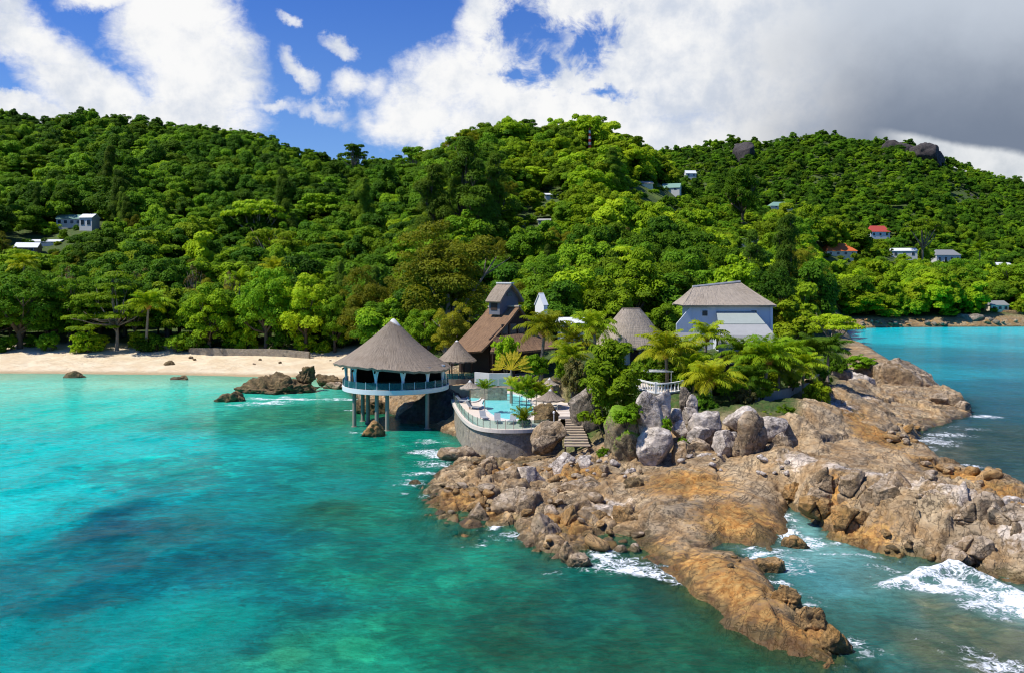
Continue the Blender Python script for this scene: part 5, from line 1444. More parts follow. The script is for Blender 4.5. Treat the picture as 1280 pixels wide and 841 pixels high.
# ------------------------------------------------------------------ pool terrace
ZD = 3.0
lip = [W(px, py, ZD) for px, py in [(566, 498), (569, 505), (574, 514), (581, 523), (591, 531), (604, 535.5), (622, 537.5), (642, 537.8), (664, 537), (688, 535)]]
def smooth_poly(p, k=4):
    p = [Vector(q) for q in p]; out = []
    for i in range(len(p) - 1):
        a = p[max(i - 1, 0)]; b = p[i]; c = p[i + 1]; d = p[min(i + 2, len(p) - 1)]
        for j in range(k):
            t = j / k; out.append(.5 * ((2 * b) + (c - a) * t + (2 * a - 5 * b + 4 * c - d) * t * t + (3 * b - a - 3 * c + d) * t ** 3))
    out.append(p[-1]); return [tuple(q) for q in out]
lip = smooth_poly(lip, 4)
back = [W(px, py, ZD) for px, py in [(712, 515), (706, 503), (690, 497), (660, 490), (635, 487), (600, 489), (575, 493)]]
pool = smooth_poly([W(px, py, ZD) for px, py in [(602, 504), (606, 498), (618, 493.5), (638, 491.5), (654, 495), (664, 503), (667, 512), (660, 520), (646, 524), (628, 523), (612, 516), (602, 504)]], 3)[:-1]
def build_terrace():
    t = thing('pool_terrace', 'curved tiled pool terrace on a stone retaining wall above the rocks', 'terrace', (0, 0, 0))
    bm = bmesh.new(); es = []
    for loop in (lip + back, pool):
        vs = [bm.verts.new((p[0], p[1], ZD)) for p in loop]
        es += [bm.edges.new((vs[i], vs[(i + 1) % len(vs)])) for i in range(len(vs))]
    bmesh.ops.triangle_fill(bm, edges=es, use_beauty=True, use_dissolve=False, normal=(0, 0, 1))
    for f in bm.faces:
        if f.normal.z < 0: f.normal_flip()
    me = bpy.data.meshes.new('paving'); bm.to_mesh(me); bm.free()
    link('paving', me, MATS['deck_tile'], t)
    # retaining wall, leaning a little outwards at its foot
    m = MB(); n = len(lip); tops = []; bots = []
    for i, p in enumerate(lip):
        a = Vector(lip[max(i - 1, 0)]); b = Vector(lip[min(i + 1, n - 1)]); d = (b - a).normalized(); o = Vector((-d.y, d.x)) * -1
        tops.append((p[0], p[1], ZD - .12)); bots.append((p[0] + o.x * .35, p[1] + o.y * .35, -1.2))
    m.grid([bots, [tuple(Vector(a).lerp(Vector(b), .5)) for a, b in zip(bots, tops)], tops]); m.build('retaining_wall', MATS['stone_wall'], t)
    c = MB(); rows = [[], [], [], []]
    for i, p in enumerate(lip):
        a = Vector(lip[max(i - 1, 0)]); b = Vector(lip[min(i + 1, n - 1)]); d = (b - a).normalized(); o = Vector((-d.y, d.x)) * -1
        rows[0].append((p[0] + o.x * .30, p[1] + o.y * .30, ZD - .22)); rows[1].append((p[0] + o.x * .30, p[1] + o.y * .30, ZD + .14)); rows[2].append((p[0] - o.x * .12, p[1] - o.y * .12, ZD + .14)); rows[3].append((p[0] - o.x * .12, p[1] - o.y * .12, ZD - .22))
    c.grid(rows); c.grid([rows[3], rows[0]]); c.build('coping', MATS['deck_tile'], t)
    for i in range(0, n - 1, 2):
        p, q = lip[i], lip[min(i + 2, n - 1)]
        MB().bar((p[0], p[1], ZD + .1), (p[0], p[1], ZD + 1.05), .06).build('railing_post', MATS['concrete'], t)
        if i + 2 < n + 1:
            a = Vector((p[0], p[1], ZD + .58)); b = Vector((q[0], q[1], ZD + .58))
            MB().bar(a.lerp(b, .05), a.lerp(b, .95), .03, .78).build('glass_pane', MATS['glass_clear'], t)
    return t
build_terrace()
def build_pool():
    t = thing('swimming_pool', 'small free-form turquoise swimming pool on the terrace', 'swimming pool', (0, 0, 0))
    w = [(p[0], p[1], ZD - .10) for p in pool]
    m = MB(); m.add(w, [tuple(range(len(w)))]); me = m.me('water'); link('water', me, MATS['pool_water'], t)
    if me.polygons[0].normal.z < 0: me.flip_normals()
    m = MB(); c = Vector((sum(p[0] for p in pool) / len(pool), sum(p[1] for p in pool) / len(pool)))
    def sc(p, k, z): return (c.x + (p[0] - c.x) * k, c.y + (p[1] - c.y) * k, z)
    m.grid([[sc(p, .985, ZD - .5) for p in pool], [sc(p, .985, ZD + .05) for p in pool], [sc(p, 1.08, ZD + .05) for p in pool], [sc(p, 1.08, ZD - .05) for p in pool]], None, True)
    m.build('rim', MATS['cap_white'], t)
build_pool()
# a smaller pale pool left of it
q = [W(px, py, ZD) for px, py in [(584, 497), (590, 493.5), (598, 494), (600, 499), (594, 502), (586, 501.5)]]
q = smooth_poly(q + [q[0]], 3)[:-1]
t = thing('plunge_pool', 'tiny pale blue plunge pool left of the main pool', 'swimming pool', (0, 0, 0))
m = MB(); m.add([(p[0], p[1], ZD + .07) for p in q], [tuple(range(len(q)))]); me = m.me('water'); link('water', me, MATS['pool_water'], t)
if me.polygons[0].normal.z < 0: me.flip_normals()
cx_ = sum(p[0] for p in q) / len(q); cy_ = sum(p[1] for p in q) / len(q)
m = MB(); m.grid([[(cx_ + (p[0] - cx_) * k, cy_ + (p[1] - cy_) * k, z) for p in q] for k, z in ((.98, ZD - .2), (.98, ZD + .13), (1.14, ZD + .13), (1.14, ZD - .1))], None, True); m.build('rim', MATS['cap_white'], t)

def parasol(label, px, py_top, px_w, D, zg, mat='thatch', h=None, n=32):
    x = (px - 640) / F * D; zt = CH - (py_top - HZ) * D / F; R = px_w / 2 * D / F
    t = thing('thatched_parasol', label, 'parasol', (x, D, zg), 0)
    hh = zt - zg
    MB().tube([(0, 0, -.1), (0, 0, hh - .2)], .07, 8).build('pole', MATS['wood'], t)
    thatch_cone(0, 0, R, hh - R * .62, hh, n=n, rings=6, flare=.45, th=.14, top=.12).build('canopy', MATS[mat], t, smooth=True)
    cap_cone(.24, hh - .16, .08, hh + .08, 12).build('ridge_cap', MATS['cap_white'], t, smooth=True)
parasol('pale thatched parasol left of the young palm on the pool terrace', 587.5, 476, 26, 104, ZD, 'thatch_pale')
parasol('upper thatched parasol behind the pool, above the other one', 687, 473, 23, 106, 3.4, 'thatch_pale')
parasol('broad grey thatched parasol by the top of the stairs', 688, 487, 37, 98, 3.0, 'thatch')

def lounger(px, py, rz, label):
    x, y = W(px, py, ZD)
    t = thing('sun_lounger', label, 'sun lounger', (x, y, ZD), rz, 'sun loungers by the pool')
    MB().box((0, -.25, .30), (.66, 1.35, .07)).build('seat', MATS['cloth_grey'], t)
    MB().bar((0, .42, .32), (0, .92, .86), .66, .07).build('backrest', MATS['cloth_grey'], t)
    for i, j in ((-1, -.85), (1, -.85), (1, .4), (-1, .4)): MB().box((i * .28, j, .13), (.05, .05, .27)).build('leg', MATS['wood'], t)
for px, py, rz, lab in [(605, 524, .25, 'grey sun lounger nearest the pale thatched parasol'), (622, 528, .05, 'middle grey lounger at the pool terrace railing'), (640, 528.5, -.2, 'grey lounger left of the leafy terrace plant'),
                        (592, 511, 1.0, 'lounger in the parasol shade at the curved terrace edge'), (579, 503, 1.2, 'lounger nearest the pavilion on the pool terrace')]:
    lounger(px, py, rz, lab)

# wooden stairs
def build_stairs():
    a = Vector(WD(722, 559, 82.5)); b = Vector(WD(716, 524, 93.0))
    t = thing('wooden_stairs', 'flight of rough wooden steps between the pool terrace and the rocks', 'stairs', tuple(a))
    n = 11; d = b - a
    for i in range(n):
        f = (i + .5) / n; p = d * f; w = 2.45 - .9 * f
        MB().box((p.x + .05 * math.sin(i * 5), p.y, p.z + .06), (w, .55, .12), .03 * math.sin(i * 3)).build('tread', MATS['wood_pale'], t)
    for s in (-1, 1):
        MB().bar((s * 1.15, 0, -.25), (d.x + s * .7, d.y, d.z - .2), .16, .3).build('stringer', MATS['wood_dark'], t)
build_stairs()
m = MB()
for i in range(5):
    p = WD(709 - i * .5, 520 - i * 3.6, 94 + i * 1.6); m.box((p[0], p[1], p[2]), (1.9, 1.7, .28))
tag(m.build('stone_steps', MATS['deck_tile'], None), 'pale upper steps leading from the stairs to the parasols', 'steps')
# small lamp post on the terrace corner
p = W(692.5, 530, ZD)
t = thing('lamp_post', 'short white lamp post at the terrace corner by the dark boulder', 'lamp', (p[0], p[1], ZD))
MB().tube([(0, 0, 0), (0, 0, 1.15)], .04, 8).build('pole', MATS['white_paint'], t); MB().tube([(0, 0, 1.1), (0, 0, 1.2), (0, 0, 1.35), (0, 0, 1.4)], [.06, .14, .12, .03], 10).build('lamp_head', MATS['white_paint'], t)

# ------------------------------------------------------------------ balustrade terrace
def build_balustrade():
    pts = smooth_poly([WD(793, 480, 99)[:2], WD(806, 480, 96.5)[:2], WD(820, 480, 94.5)[:2], WD(836, 480, 94.5)[:2], WD(853, 480, 96.5)[:2]], 4)
    zt = 5.95
    t = thing('white_balustrade', 'curved white balustrade with turned balusters above the pale boulders', 'balustrade', (0, 0, 0))
    def rail(z, w, h, name):
        m = MB()
        for i in range(len(pts) - 1): m.bar((*pts[i], z), (*Vector(pts[i]).lerp(Vector(pts[i + 1]), 1.02), z), w, h)
        m.build(name, MATS['white_paint'], t)
    rail(zt + 1.06, .24, .15, 'top_rail'); rail(zt + .08, .22, .14, 'base_rail')
    tot = 17
    for k in range(tot):
        q = (k + .5) / tot * (len(pts) - 1); i = min(int(q), len(pts) - 2); p = Vector(pts[i]).lerp(Vector(pts[i + 1]), q - i)
        z = [0.14, .2, .32, .5, .66, .82, .92, 1.0]; r = [.09, .06, .085, .10, .055, .05, .08, .09]
        MB().tube([(p.x, p.y, zt + a) for a in z], r, 8).build('baluster', MATS['white_paint'], t, smooth=True)
    for k in (0, 8, len(pts) - 1):
        MB().box((pts[k][0], pts[k][1], zt + .6), (.3, .3, 1.2)).build('pier', MATS['white_paint'], t)
    wall_poly('terrace_wall', pts, 3.0, zt + .005, .36, 'concrete_dark', 'dark wall carrying the curved white balustrade')
    m = MB(); bk = [(14.0, 104), (19.5, 104)]
    m.prism([*pts[::1], bk[1], bk[0]], zt - .3, zt - .02); tag(m.build('upper_terrace', MATS['deck_tile'], None), 'paved upper terrace behind the white balustrade', 'terrace')
build_balustrade()
x, y, z = WD(815, 463, 99)
t = thing('garden_canopy', 'low white canopy under the palms on the upper terrace', 'canopy', (x, y, 5.93))
MB().box((0, 0, z - 5.93), (4.4, 2.0, .1)).build('canopy_top', MATS['white_paint'], t)
for i, j in ((-1, -1), (1, -1), (1, 1), (-1, 1)): MB().tube([(i * 2.0, j * .85, 0), (i * 2.0, j * .85, z - 5.98)], .05, 8).build('post', MATS['white_paint'], t)
# plain retaining walls at the garden's right edge
wall_poly('garden_wall', [WD(930, 500, 96)[:2], WD(975, 500, 99)[:2], WD(1012, 492, 105)[:2], WD(1024, 482, 113)[:2]], [3.2, 3.4, 3.6, 3.8], [5.6, 5.75, 5.9, 6.2], .35, 'concrete', 'grey retaining wall hung with creepers at the right edge of the garden')

# ------------------------------------------------------------------ blue and white house
def build_blue_house():
    D0 = 135.0; k = D0 / F
    def X(px): return (px - 640) * k
    t = thing('blue_house', 'pale blue house with a hipped grey thatched roof above the palms', 'house', (X(912), D0, 0))
    x0, x1, xr0, xr1 = X(853.5) - X(912), X(971) - X(912), X(874) - X(912), X(934) - X(912)
    ze, zr0, zr1 = 14.15, 16.95, 17.75; dep = 9.0
    m = MB(); th = .32
    m.slab([(xr0, dep * .5, zr0), (xr1, dep * .5, zr1), (x1, 0, ze), (x0, 0, ze)], th, 30, 12, .12, .03, 1)
    m.slab([(xr1, dep * .5, zr1), (xr0, dep * .5, zr0), (x0, dep, ze), (x1, dep, ze)], th, 20, 8, .1, .02, 2)
    m.slab([(xr0, dep * .5 + .05, zr0), (xr0, dep * .5 - .05, zr0), (x0, 0, ze), (x0, dep, ze)], th, 12, 10, .1, .02, 3)
    m.slab([(xr1, dep * .5 - .05, zr1), (xr1, dep * .5 + .05, zr1), (x1, dep, ze), (x1, 0, ze)], th, 12, 10, .1, .02, 4)
    roof = m.build('roof', MATS['thatch_pale'], t)
    MB().bar((xr0 - .1, dep * .5, zr0 + .02), (xr1 + .1, dep * .5, zr1 + .02), .5, .22).build('ridge_cap', MATS['cap_white'], roof)
    wx0, wx1 = X(866) - X(912), X(966) - X(912)
    MB().box(((wx0 + wx1) / 2, dep / 2, 10.2), (wx1 - wx0, dep - 1.6, 8.0)).build('wall', MATS['wall_blue'], t)
    MB().box((wx1 + .02, dep / 2 - dep * .40, 10.2), (.35, .5, 7.9)).build('sunlit_return', MATS['white_paint'], t)  # sunlit return of the wall, its brightness painted as a white strip
    m = MB(); a = [(wx0 - .02, 1.2), (X(846) - X(912), .2), ]
    v = [(wx0, .75, 14.1), (X(846) - X(912), .3, 11.3), (X(846) - X(912), .3, 7), (wx0, .75, 7)]; v2 = [(p[0], p[1] + .35, p[2]) for p in v]
    m.add(v + v2, [(0, 1, 2, 3), (7, 6, 5, 4), (0, 4, 5, 1), (1, 5, 6, 2), (3, 7, 4, 0)]); m.build('stair_wall', MATS['wall_blue'], t)
    for wx in (-3.6, 3.9):
        f = MB().box((wx, .78, 12.9), (1.0, .1, 1.0)).build('window', MATS['white_paint'], t)
        MB().box((wx, .72, 12.9), (.8, .06, .8)).build('pane', MATS['window_dark'], f)
    # sloping sheet roof of the front annex, green above, grey below
    m = MB(); m.slab([(X(897) - X(912), .72, 13.2), (X(945) - X(912), .72, 13.2), (X(951) - X(912), -2.6, 11.45), (X(893) - X(912), -2.6, 11.45)], .08, 8, 3); m.build('upper_annex_roof', MATS['greygreen_roof'], t)
    m = MB(); m.slab([(X(892) - X(912), -2.62, 11.36), (X(952) - X(912), -2.62, 11.36), (X(958) - X(912), -6.4, 9.2), (X(886) - X(912), -6.4, 9.2)], .08, 8, 3); m.build('lower_annex_roof', MATS['sheet_roof'], t)
    m = MB(); m.box((.8, -3.0, 8.0), (6.6, 6.0, 2.2)); m.build('annex_wall', MATS['wall_blue'], t)
    # small blue gable in front
    g = MB(); gx, gy, gz = X(914) - X(912), -7.2, 8.1
    g.add([(gx - 1.0, gy, gz - 1.6), (gx + 1.0, gy, gz - 1.6), (gx + 1.0, gy, gz), (gx, gy, gz + 1.1), (gx - 1.0, gy, gz), (gx - 1.0, gy + 2.4, gz - 1.6), (gx + 1.0, gy + 2.4, gz - 1.6), (gx + 1.0, gy + 2.4, gz), (gx, gy + 2.4, gz + 1.1), (gx - 1.0, gy + 2.4, gz)],
          [(0, 1, 2, 3, 4), (9, 8, 7, 6, 5), (1, 6, 7, 2), (0, 4, 9, 5)]); gg = g.build('porch_gable', MATS['wall_blue'], t)
    m = MB(); m.slab([(gx, gy - .3, gz + 1.25), (gx, gy + 2.4, gz + 1.25), (gx - 1.3, gy + 2.4, gz - .2), (gx - 1.3, gy - .3, gz - .2)], .1, 2, 2); m.slab([(gx, gy + 2.4, gz + 1.25), (gx, gy - .3, gz + 1.25), (gx + 1.3, gy - .3, gz - .2), (gx + 1.3, gy + 2.4, gz - .2)], .1, 2, 2)
    m.build('porch_roof', MATS['white_roof'], gg)
    return t
build_blue_house()
# slate-roofed outbuildings half hidden by palms
def gable_house(label, px, py_base, w, h_wall, h_roof, depth, D, wall, roof, rz=0, z=None, name='hillside_house', wins=2, hip=.0, base=2.0, group=None, over=.35):
    """a small house whose front wall foot shows at (px, py_base); w, heights and depth in metres"""
    x, y, zz = WD(px, py_base, D)
    if z is not None: zz = z
    t = thing(name, label, 'house', (x, y, zz), rz, group)
    m = MB()
    if hip:
        m.box((0, depth / 2, h_wall / 2 - base / 2), (w, depth, h_wall + base))
    else:
        a = w / 2
        m.add([(-a, 0, -base), (a, 0, -base), (a, depth, -base), (-a, depth, -base), (-a, 0, h_wall), (a, 0, h_wall), (a, depth, h_wall), (-a, depth, h_wall), (-a, depth / 2, h_wall + h_roof * .94), (a, depth / 2, h_wall + h_roof * .94)],
              [(0, 1, 5, 4), (2, 3, 7, 6), (1, 2, 6, 9, 5), (3, 0, 4, 8, 7)])
    m.build('wall', MATS[wall], t)
    m = MB(); o = over; e = w / 2 + o; hr = e * (1 - hip) if hip else e
    zr = h_wall + h_roof; ze = h_wall - o * h_roof / (depth / 2) * .8
    m.slab([(-hr, depth / 2, zr), (hr, depth / 2, zr), (e, -o, ze), (-e, -o, ze)], .14, 4, 3); m.slab([(hr, depth / 2, zr), (-hr, depth / 2, zr), (-e, depth + o, ze), (e, depth + o, ze)], .14, 4, 3)
    if hip:
        m.slab([(-hr, depth / 2 + .02, zr), (-hr, depth / 2 - .02, zr), (-e, -o, ze), (-e, depth + o, ze)], .14, 3, 3); m.slab([(hr, depth / 2 - .02, zr), (hr, depth / 2 + .02, zr), (e, depth + o, ze), (e, -o, ze)], .14, 3, 3)
    m.build('roof', MATS[roof], t)
    for i in range(wins):
        wx = -w / 2 + w * (i + .5) / wins
        f = MB().box((wx, -.04, h_wall * .55), (min(1.6, w / wins * .6), .1, h_wall * .48)).build('window', MATS['white_paint'], t)
        MB().box((wx, -.11, h_wall * .55), (min(1.6, w / wins * .6) - .2, .06, h_wall * .48 - .2)).build('pane', MATS['window_dark'], f)
    return t
gable_house('slate-roofed outbuilding left of the pale blue house', 864, 446, 3.0, 1.9, 1.4, 4.0, 124, 'wall_white', 'slate_roof', .1, name='garden_house', wins=1)
gable_house('low grey-roofed cottage among the palms below the blue house', 935, 462, 6.5, 2.4, 1.8, 5.0, 112, 'wood_dark', 'slate_roof', -.15, name='garden_house', wins=2)

# round thatched hut
HX = (789 - 640) / F * 118
t = thing('thatched_hut', 'broad round thatched hut between the palms and the pale blue house', 'hut', (HX, 118, 0))
thatch_cone(0, 0, 4.6, 9.3, 14.15, n=56, rings=9, flare=-.12, th=.25, top=1.25, rfun=lambda a: 4.0 + .95 * abs(math.cos(a))).build('roof', MATS['thatch_pale'], t, smooth=True)
MB().bar((-1.15, 0, 14.1), (1.15, 0, 14.1), 1.6, .26).build('ridge_cap', MATS['thatch'], t)
MB().prism([(3.0 * math.cos(R_(15 * k)), 3.0 * math.sin(R_(15 * k))) for k in range(24)], 6, 9.9).build('wall', MATS['wall_cream'], t)
f_ = MB().box((0, -3.0, 8.1), (1.1, .2, 2.1)).build('door', MATS['wood_dark'], t)
# white steep gable behind the palms
gable_house('narrow steep white gabled building glimpsed between palms behind the lodge', 682, 384, .7, .5, 1.9, 3.0, 152, 'white_paint', 'white_roof', .5, name='garden_house', wins=0, over=.15)
gable_house('low white cottage hidden by the trees right of the steep white gable', 716, 414, 4.0, 1.5, .8, 4.0, 152, 'wall_white', 'white_roof', .1, name='garden_house', wins=2)

# beach wall
pts = [WD(px, 440, D)[:2] for px, D in [(237, 190), (262, 188), (300, 187), (330, 186), (356, 185), (387, 183)]]
wall_poly('beach_wall', pts, [.3] * 6, [3.5, 3.6, 3.5, 3.6, 3.5, 3.2], .5, 'stone_wall', 'long low stone wall at the back of the beach')

# ------------------------------------------------------------------ houses on the hills: (photo px, base row, width px ...)
HOUSES = []
def hill_house(label, x0, x1, yb, yt, wall, roof, hip=0.0, rz=0.0, wins=3, roof_share=.45, depth=None, D=None):
    cx = (x0 + x1) / 2
    if D is None: gx, D, gz = hit(cx, yb + 3, 200)
    w = (x1 - x0) * D / F * .94; h = (yb - yt) * D / F
    d = depth or max(5.0, w * .6)
    gable_house(label, cx, yb, w, h * (1 - roof_share), h * roof_share, d, D, wall, roof, rz, hip=hip, wins=wins, base=8.0, group=None)
    HOUSES.append((x0 - 1, x1 + 1, yt - 1, yb + 1, D))
hill_house('long white bungalow with a green roof on the left hillside', 70, 102, 283, 268, 'wall_white', 'green_roof', 0, .1, 4, .35)
hill_house('taller white wing at the right end of the left-hand bungalow', 98, 116, 286, 267, 'wall_white', 'white_roof', 0, -.15, 2, .25)
hill_house('brown house with a pale sloping roof low on the left hillside', 18, 46, 316, 303, 'wood', 'white_roof', 0, .15, 2, .45)
hill_house('white flat-roofed house just above the brown one on the left', 34, 74, 305, 299, 'wall_white', 'white_roof', 0, .05, 3, .5)
hill_house('white cottage with a green roof on the middle hill', 827, 850, 239, 229, 'wall_white', 'green_roof', 0, -.35, 2, .55)
hill_house('grey-roofed cottage left of the green-roofed cottage', 799, 817, 232, 226, 'wall_cream', 'slate_roof', 0, .1, 2, .55)
hill_house('tiny white house high on the middle hill', 857, 871, 222, 213, 'wall_white', 'white_roof', 0, .1, 2, .4)
hill_house('reddish brick house beside the cleared garden on the middle hill', 917, 930, 257, 243, 'wood', 'red_roof', 0, .4, 1, .5)
hill_house('house under a low green roof right of the cleared garden', 962, 992, 261, 252, 'wall_cream', 'green_roof', .5, .1, 2, .6)
hill_house('white and dark glazed house above the blue house', 926, 948, 308, 298, 'wall_white', 'slate_roof', 0, .05, 3, .2)
hill_house('house with a bright orange hipped roof on the right-hand slope', 1031, 1074, 321, 304, 'wall_cream', 'orange_roof', .45, .15, 4, .55)
hill_house('blue-walled house with a red roof above the lawn', 1087, 1114, 297, 282, 'wall_blue', 'red_roof', .3, .1, 3, .5)
hill_house('white house with a pale flat roof below the lawn', 1114, 1147, 322, 310, 'wall_white', 'white_roof', 0, -.15, 3, .3)
hill_house('large white villa with grey roofs at the right of the slope', 1169, 1203, 331, 312, 'wall_white', 'slate_roof', .3, .1, 4, .35)
hill_house('small white roof at the right edge of the slope', 1246, 1266, 335, 328, 'wall_white', 'white_roof', 0, .05, 2, .5)
hill_house('grey beach house on the far shore of the bay', 1238, 1262, 390, 376, 'wall_cream', 'slate_roof', .2, .05, 3, .35, D=352)
hill_house('white house half hidden by dark trees behind the lodge', 648, 658, 281, 275, 'wall_cream', 'sheet_roof', 0, .1, 2, .35)
hill_house('pale house with a red wall among palms on the middle hill', 672, 688, 280, 273, 'wall_cream', 'sheet_roof', 0, -.1, 3, .35)
hill_house('white flat house high above the dark casuarinas', 681, 697, 247, 241, 'wall_white', 'white_roof', 0, .05, 2, .4)
# striped mast
gx, gy, gz = hit(737, 196, 300)
zt = CH + (HZ - 160) * gy / F
t = thing('radio_mast', 'slender red and white striped mast on the middle hill', 'mast', (gx, gy, gz))
n_ = 8
for i in range(n_):
    a, b = (zt - gz) * (.2 + .8 * i / n_), (zt - gz) * (.2 + .8 * (i + 1) / n_); r = .7 - .35 * i / n_
    m = MB()
    if i == 0: a = -1
    for s in range(3):
        q = 2.094 * s; q2 = 2.094 * (s + 1)
        m.bar((math.cos(q) * r, math.sin(q) * r, a), (math.cos(q) * r * .93, math.sin(q) * r * .93, b), .28)
        m.bar((math.cos(q) * r, math.sin(q) * r, a), (math.cos(q2) * r * .93, math.sin(q2) * r * .93, b), .16)
    m.build('mast_section', MATS['red_paint' if i % 2 else 'white_paint'], t)
HOUSES.append((733, 741, 158, 186, gy))

# ------------------------------------------------------------------ trees one can single out
def hero(kd, label, x0, x1, ytop, D, group=None, name=None, zb=None, rz=None):
    K = KIND[kd]; px = (x0 + x1) / 2; x = (px - 640) / F * D
    z = ground_z(x, D) if zb is None else zb
    zt = CH - (ytop - HZ) * D / F
    sx = (x1 - x0) * D / F / (2 * K['R']); sz = max(.25, (zt - z) / K['top'])
    t = tree(kd, label, x, D, z - .2, sx, sz, rz, group, name=name)
    return t
H = hero
H('dark_h', 'dark dense tree at the left edge of the frame behind the beach', -25, 75, 335, 195)
H('umbrella_h', 'bright layered tree leaning over the sand beside the lone beach palm', 92, 200, 338, 193)
H('mid_h', 'mid green tree between the layered tree and the left frame edge', 50, 125, 345, 202)
H('bright_h', 'bright bushy tree over the left end of the beach wall', 225, 300, 352, 191)
H('mid_h', 'full green tree behind the middle of the beach wall', 292, 372, 332, 191)
H('dark_h', 'dark tree in the gap between beach palm and bushy tree', 176, 238, 350, 203)
H('bright_h', 'light green tree behind the right half of the beach wall', 345, 418, 340, 189)
H('mid_h', 'round tree at the right end of the beach wall', 396, 440, 368, 189)
H('olive_a', 'yellow-olive tree left of the big brown-olive tree', 420, 515, 325, 172)
H('olive_a', 'huge brown-olive tree with bare branches showing, behind the pavilion', 478, 640, 268, 158)
H('mid_h', 'green tree filling the gap behind the small gazebo', 440, 520, 375, 160)
H('olive_a', 'low olive tree between the small gazebo and the lodge roof', 535, 596, 372, 141)
H('mid_h', 'green tree close behind the tip of the pavilion roof', 500, 560, 385, 146)
H('dark_h', 'dark tree in shade right behind the thatched lodge', 520, 600, 372, 168)
H('needle_a', 'tallest feathery casuarina on the middle slope', 535, 625, 176, 285)
H('needle_b', 'left casuarina of the tall feathery clump', 505, 580, 205, 280)
H('needle_a', 'right casuarina of the tall feathery clump', 590, 650, 195, 292)
H('needle_b', 'lower casuarina in front of the tall feathery clump', 560, 640, 232, 262)
H('bright_h', 'bright rounded tree behind the round thatched hut', 745, 842, 308, 182)
H('bright_h', 'bright tree left of the round thatched hut, behind the palms', 700, 768, 330, 178)
H('mid_h', 'darker tree between the two bright trees behind the hut', 655, 720, 318, 196)
H('mid_h', 'green tree close behind the pale blue house roof, left side', 815, 880, 325, 186)
H('needle_b', 'tall casuarina directly right of the pale blue house', 950, 1020, 268, 205)
H('needle_a', 'second casuarina behind the pale blue house roof', 915, 970, 290, 215)
H('dark_h', 'dark tree in shadow behind the right eave of the blue house', 930, 1000, 330, 176)
H('dark_h', 'dark tree right of the blue house casuarinas', 990, 1050, 325, 200)
H('umbrella_b', 'flat-topped bright tree at the seaward end of the garden', 1006, 1074, 380, 150, zb=4.5)
H('bright_h', 'broad bright tree on the far shore above orange rocks', 1118, 1196, 340, 358)
H('mid_h', 'large green tree on the far shore right of the broad bright one', 1168, 1236, 322, 372)
H('bright_h', 'leafy tree at the left end of the far shore', 1076, 1124, 352, 356)
H('mid_h', 'tree behind the grey beach house at the right edge', 1238, 1300, 328, 372)
H('dark_h', 'round dark tree standing above the hillside garden', 903, 952, 204, 430)
H('umbrella_a', 'see-through umbrella tree on the middle summit', 645, 676, 146, 462)
H('umbrella_a', 'flat tree crown on the summit right of the umbrella tree', 696, 732, 151, 466)
H('umbrella_a', 'umbrella tree on the left ridge near the saddle', 420, 462, 176, 600)
H('umbrella_a', 'dark umbrella tree in the saddle between the hills', 496, 540, 179, 560)
H('umbrella_b', 'wide bright umbrella tree halfway up the left hill', 282, 358, 236, 330)
H('umbrella_b', 'second umbrella tree below the wide one on the left hill', 300, 380, 272, 290)
H('umbrella_b', 'pale umbrella tree high on the right-hand slope', 1128, 1178, 262, 470)
H('bare_a', 'half bare grey tree behind the beach, left of the layered tree', 72, 100, 340, 208)
H('bare_a', 'half bare grey tree behind the beach wall', 228, 256, 338, 215)
H('bare_a', 'leafless pale tree in the wood above the beach wall', 276, 302, 345, 219)

# palms of the headland garden
palm('big coconut palm with drooping fronds right of the lodge', *WD(681, 412, 113), 4.3, 'a', 1.34, (.5, -.4))
palm('coconut palm above the leafy cliff bush', *WD(742, 410, 112), 5.0, 'b', 1.23, (-.4, .2))
palm('coconut palm with orange nuts left of the balustrade canopy', *WD(832, 439, 99), 5.6, 'c', 1.19, (-.3, -.5), rz=.4)
palm('coconut palm in front of the pale blue house wall', *WD(884, 420, 112), 6.6, 'b', 1.08, (.3, 0))
palm('lowest coconut palm, right above the white angular boulder', *WD(889, 474, 93), 5.2, 'a', 1.16, (0, -.6))
palm('coconut palm under the right end of the blue house', *WD(961, 447, 99), 5.6, 'c', 1.21, (.4, -.3))
palm('yellowing coconut palm right of the nut-laden palm under the blue house', *WD(991, 443, 105), 5.4, 'b', 1.05, (.3, 0))
palm('dark coconut palm at the right end of the garden', *WD(1016, 440, 110), 5.4, 'd', 1.10, (.2, 0))
palm('palm between lodge and hut, half hidden behind others', *WD(715, 425, 118), 5.4, 'a', 1.04, (0, 0), False)
palm('coconut palm behind the right half of the white balustrade', *WD(858, 446, 104), 5.8, 'c', 1.12, (.2, 0))
palm('short coconut palm at the foot of the low grey-roofed cottage', *WD(925, 440, 106), 5.8, 'b', 1.08, (.3, 0))
palm('low palm in front of the creeper-hung wall, left end', *WD(938, 474, 96), 4.6, 'd', 0.90, (.1, 0), False)
palm('tall dark palm at the garden end beside the flat-topped tree', *WD(1036, 438, 118), 5.0, 'd', 1.08, (.2, 0), False)
palm('leaning palm between the parasols and the cliff bush', *WD(712, 446, 108), 4.2, 'c', 0.90, (-.4, -.3), False)
palm('palm in the dip between the two palms under the blue house', *WD(975, 462, 101), 5.2, 'a', 0.99, (.2, 0), False)
palm('bright palm between the balustrade and the palm before the blue house', *WD(868, 462, 98), 5.4, 'c', 1.0, (.1, -.2))
palm('bright palm above the left end of the creeper-hung wall', *WD(942, 455, 100), 5.2, 'b', 1.05, (.2, -.2))
palm('bright palm at the right end of the creeper-hung wall', *WD(1006, 458, 103), 5.0, 'a', 1.0, (.3, -.1))
palm('young palm growing beside the pool', *WD(606, 486, 101), 3.0, 'young', 1.0, (0, 0), False)
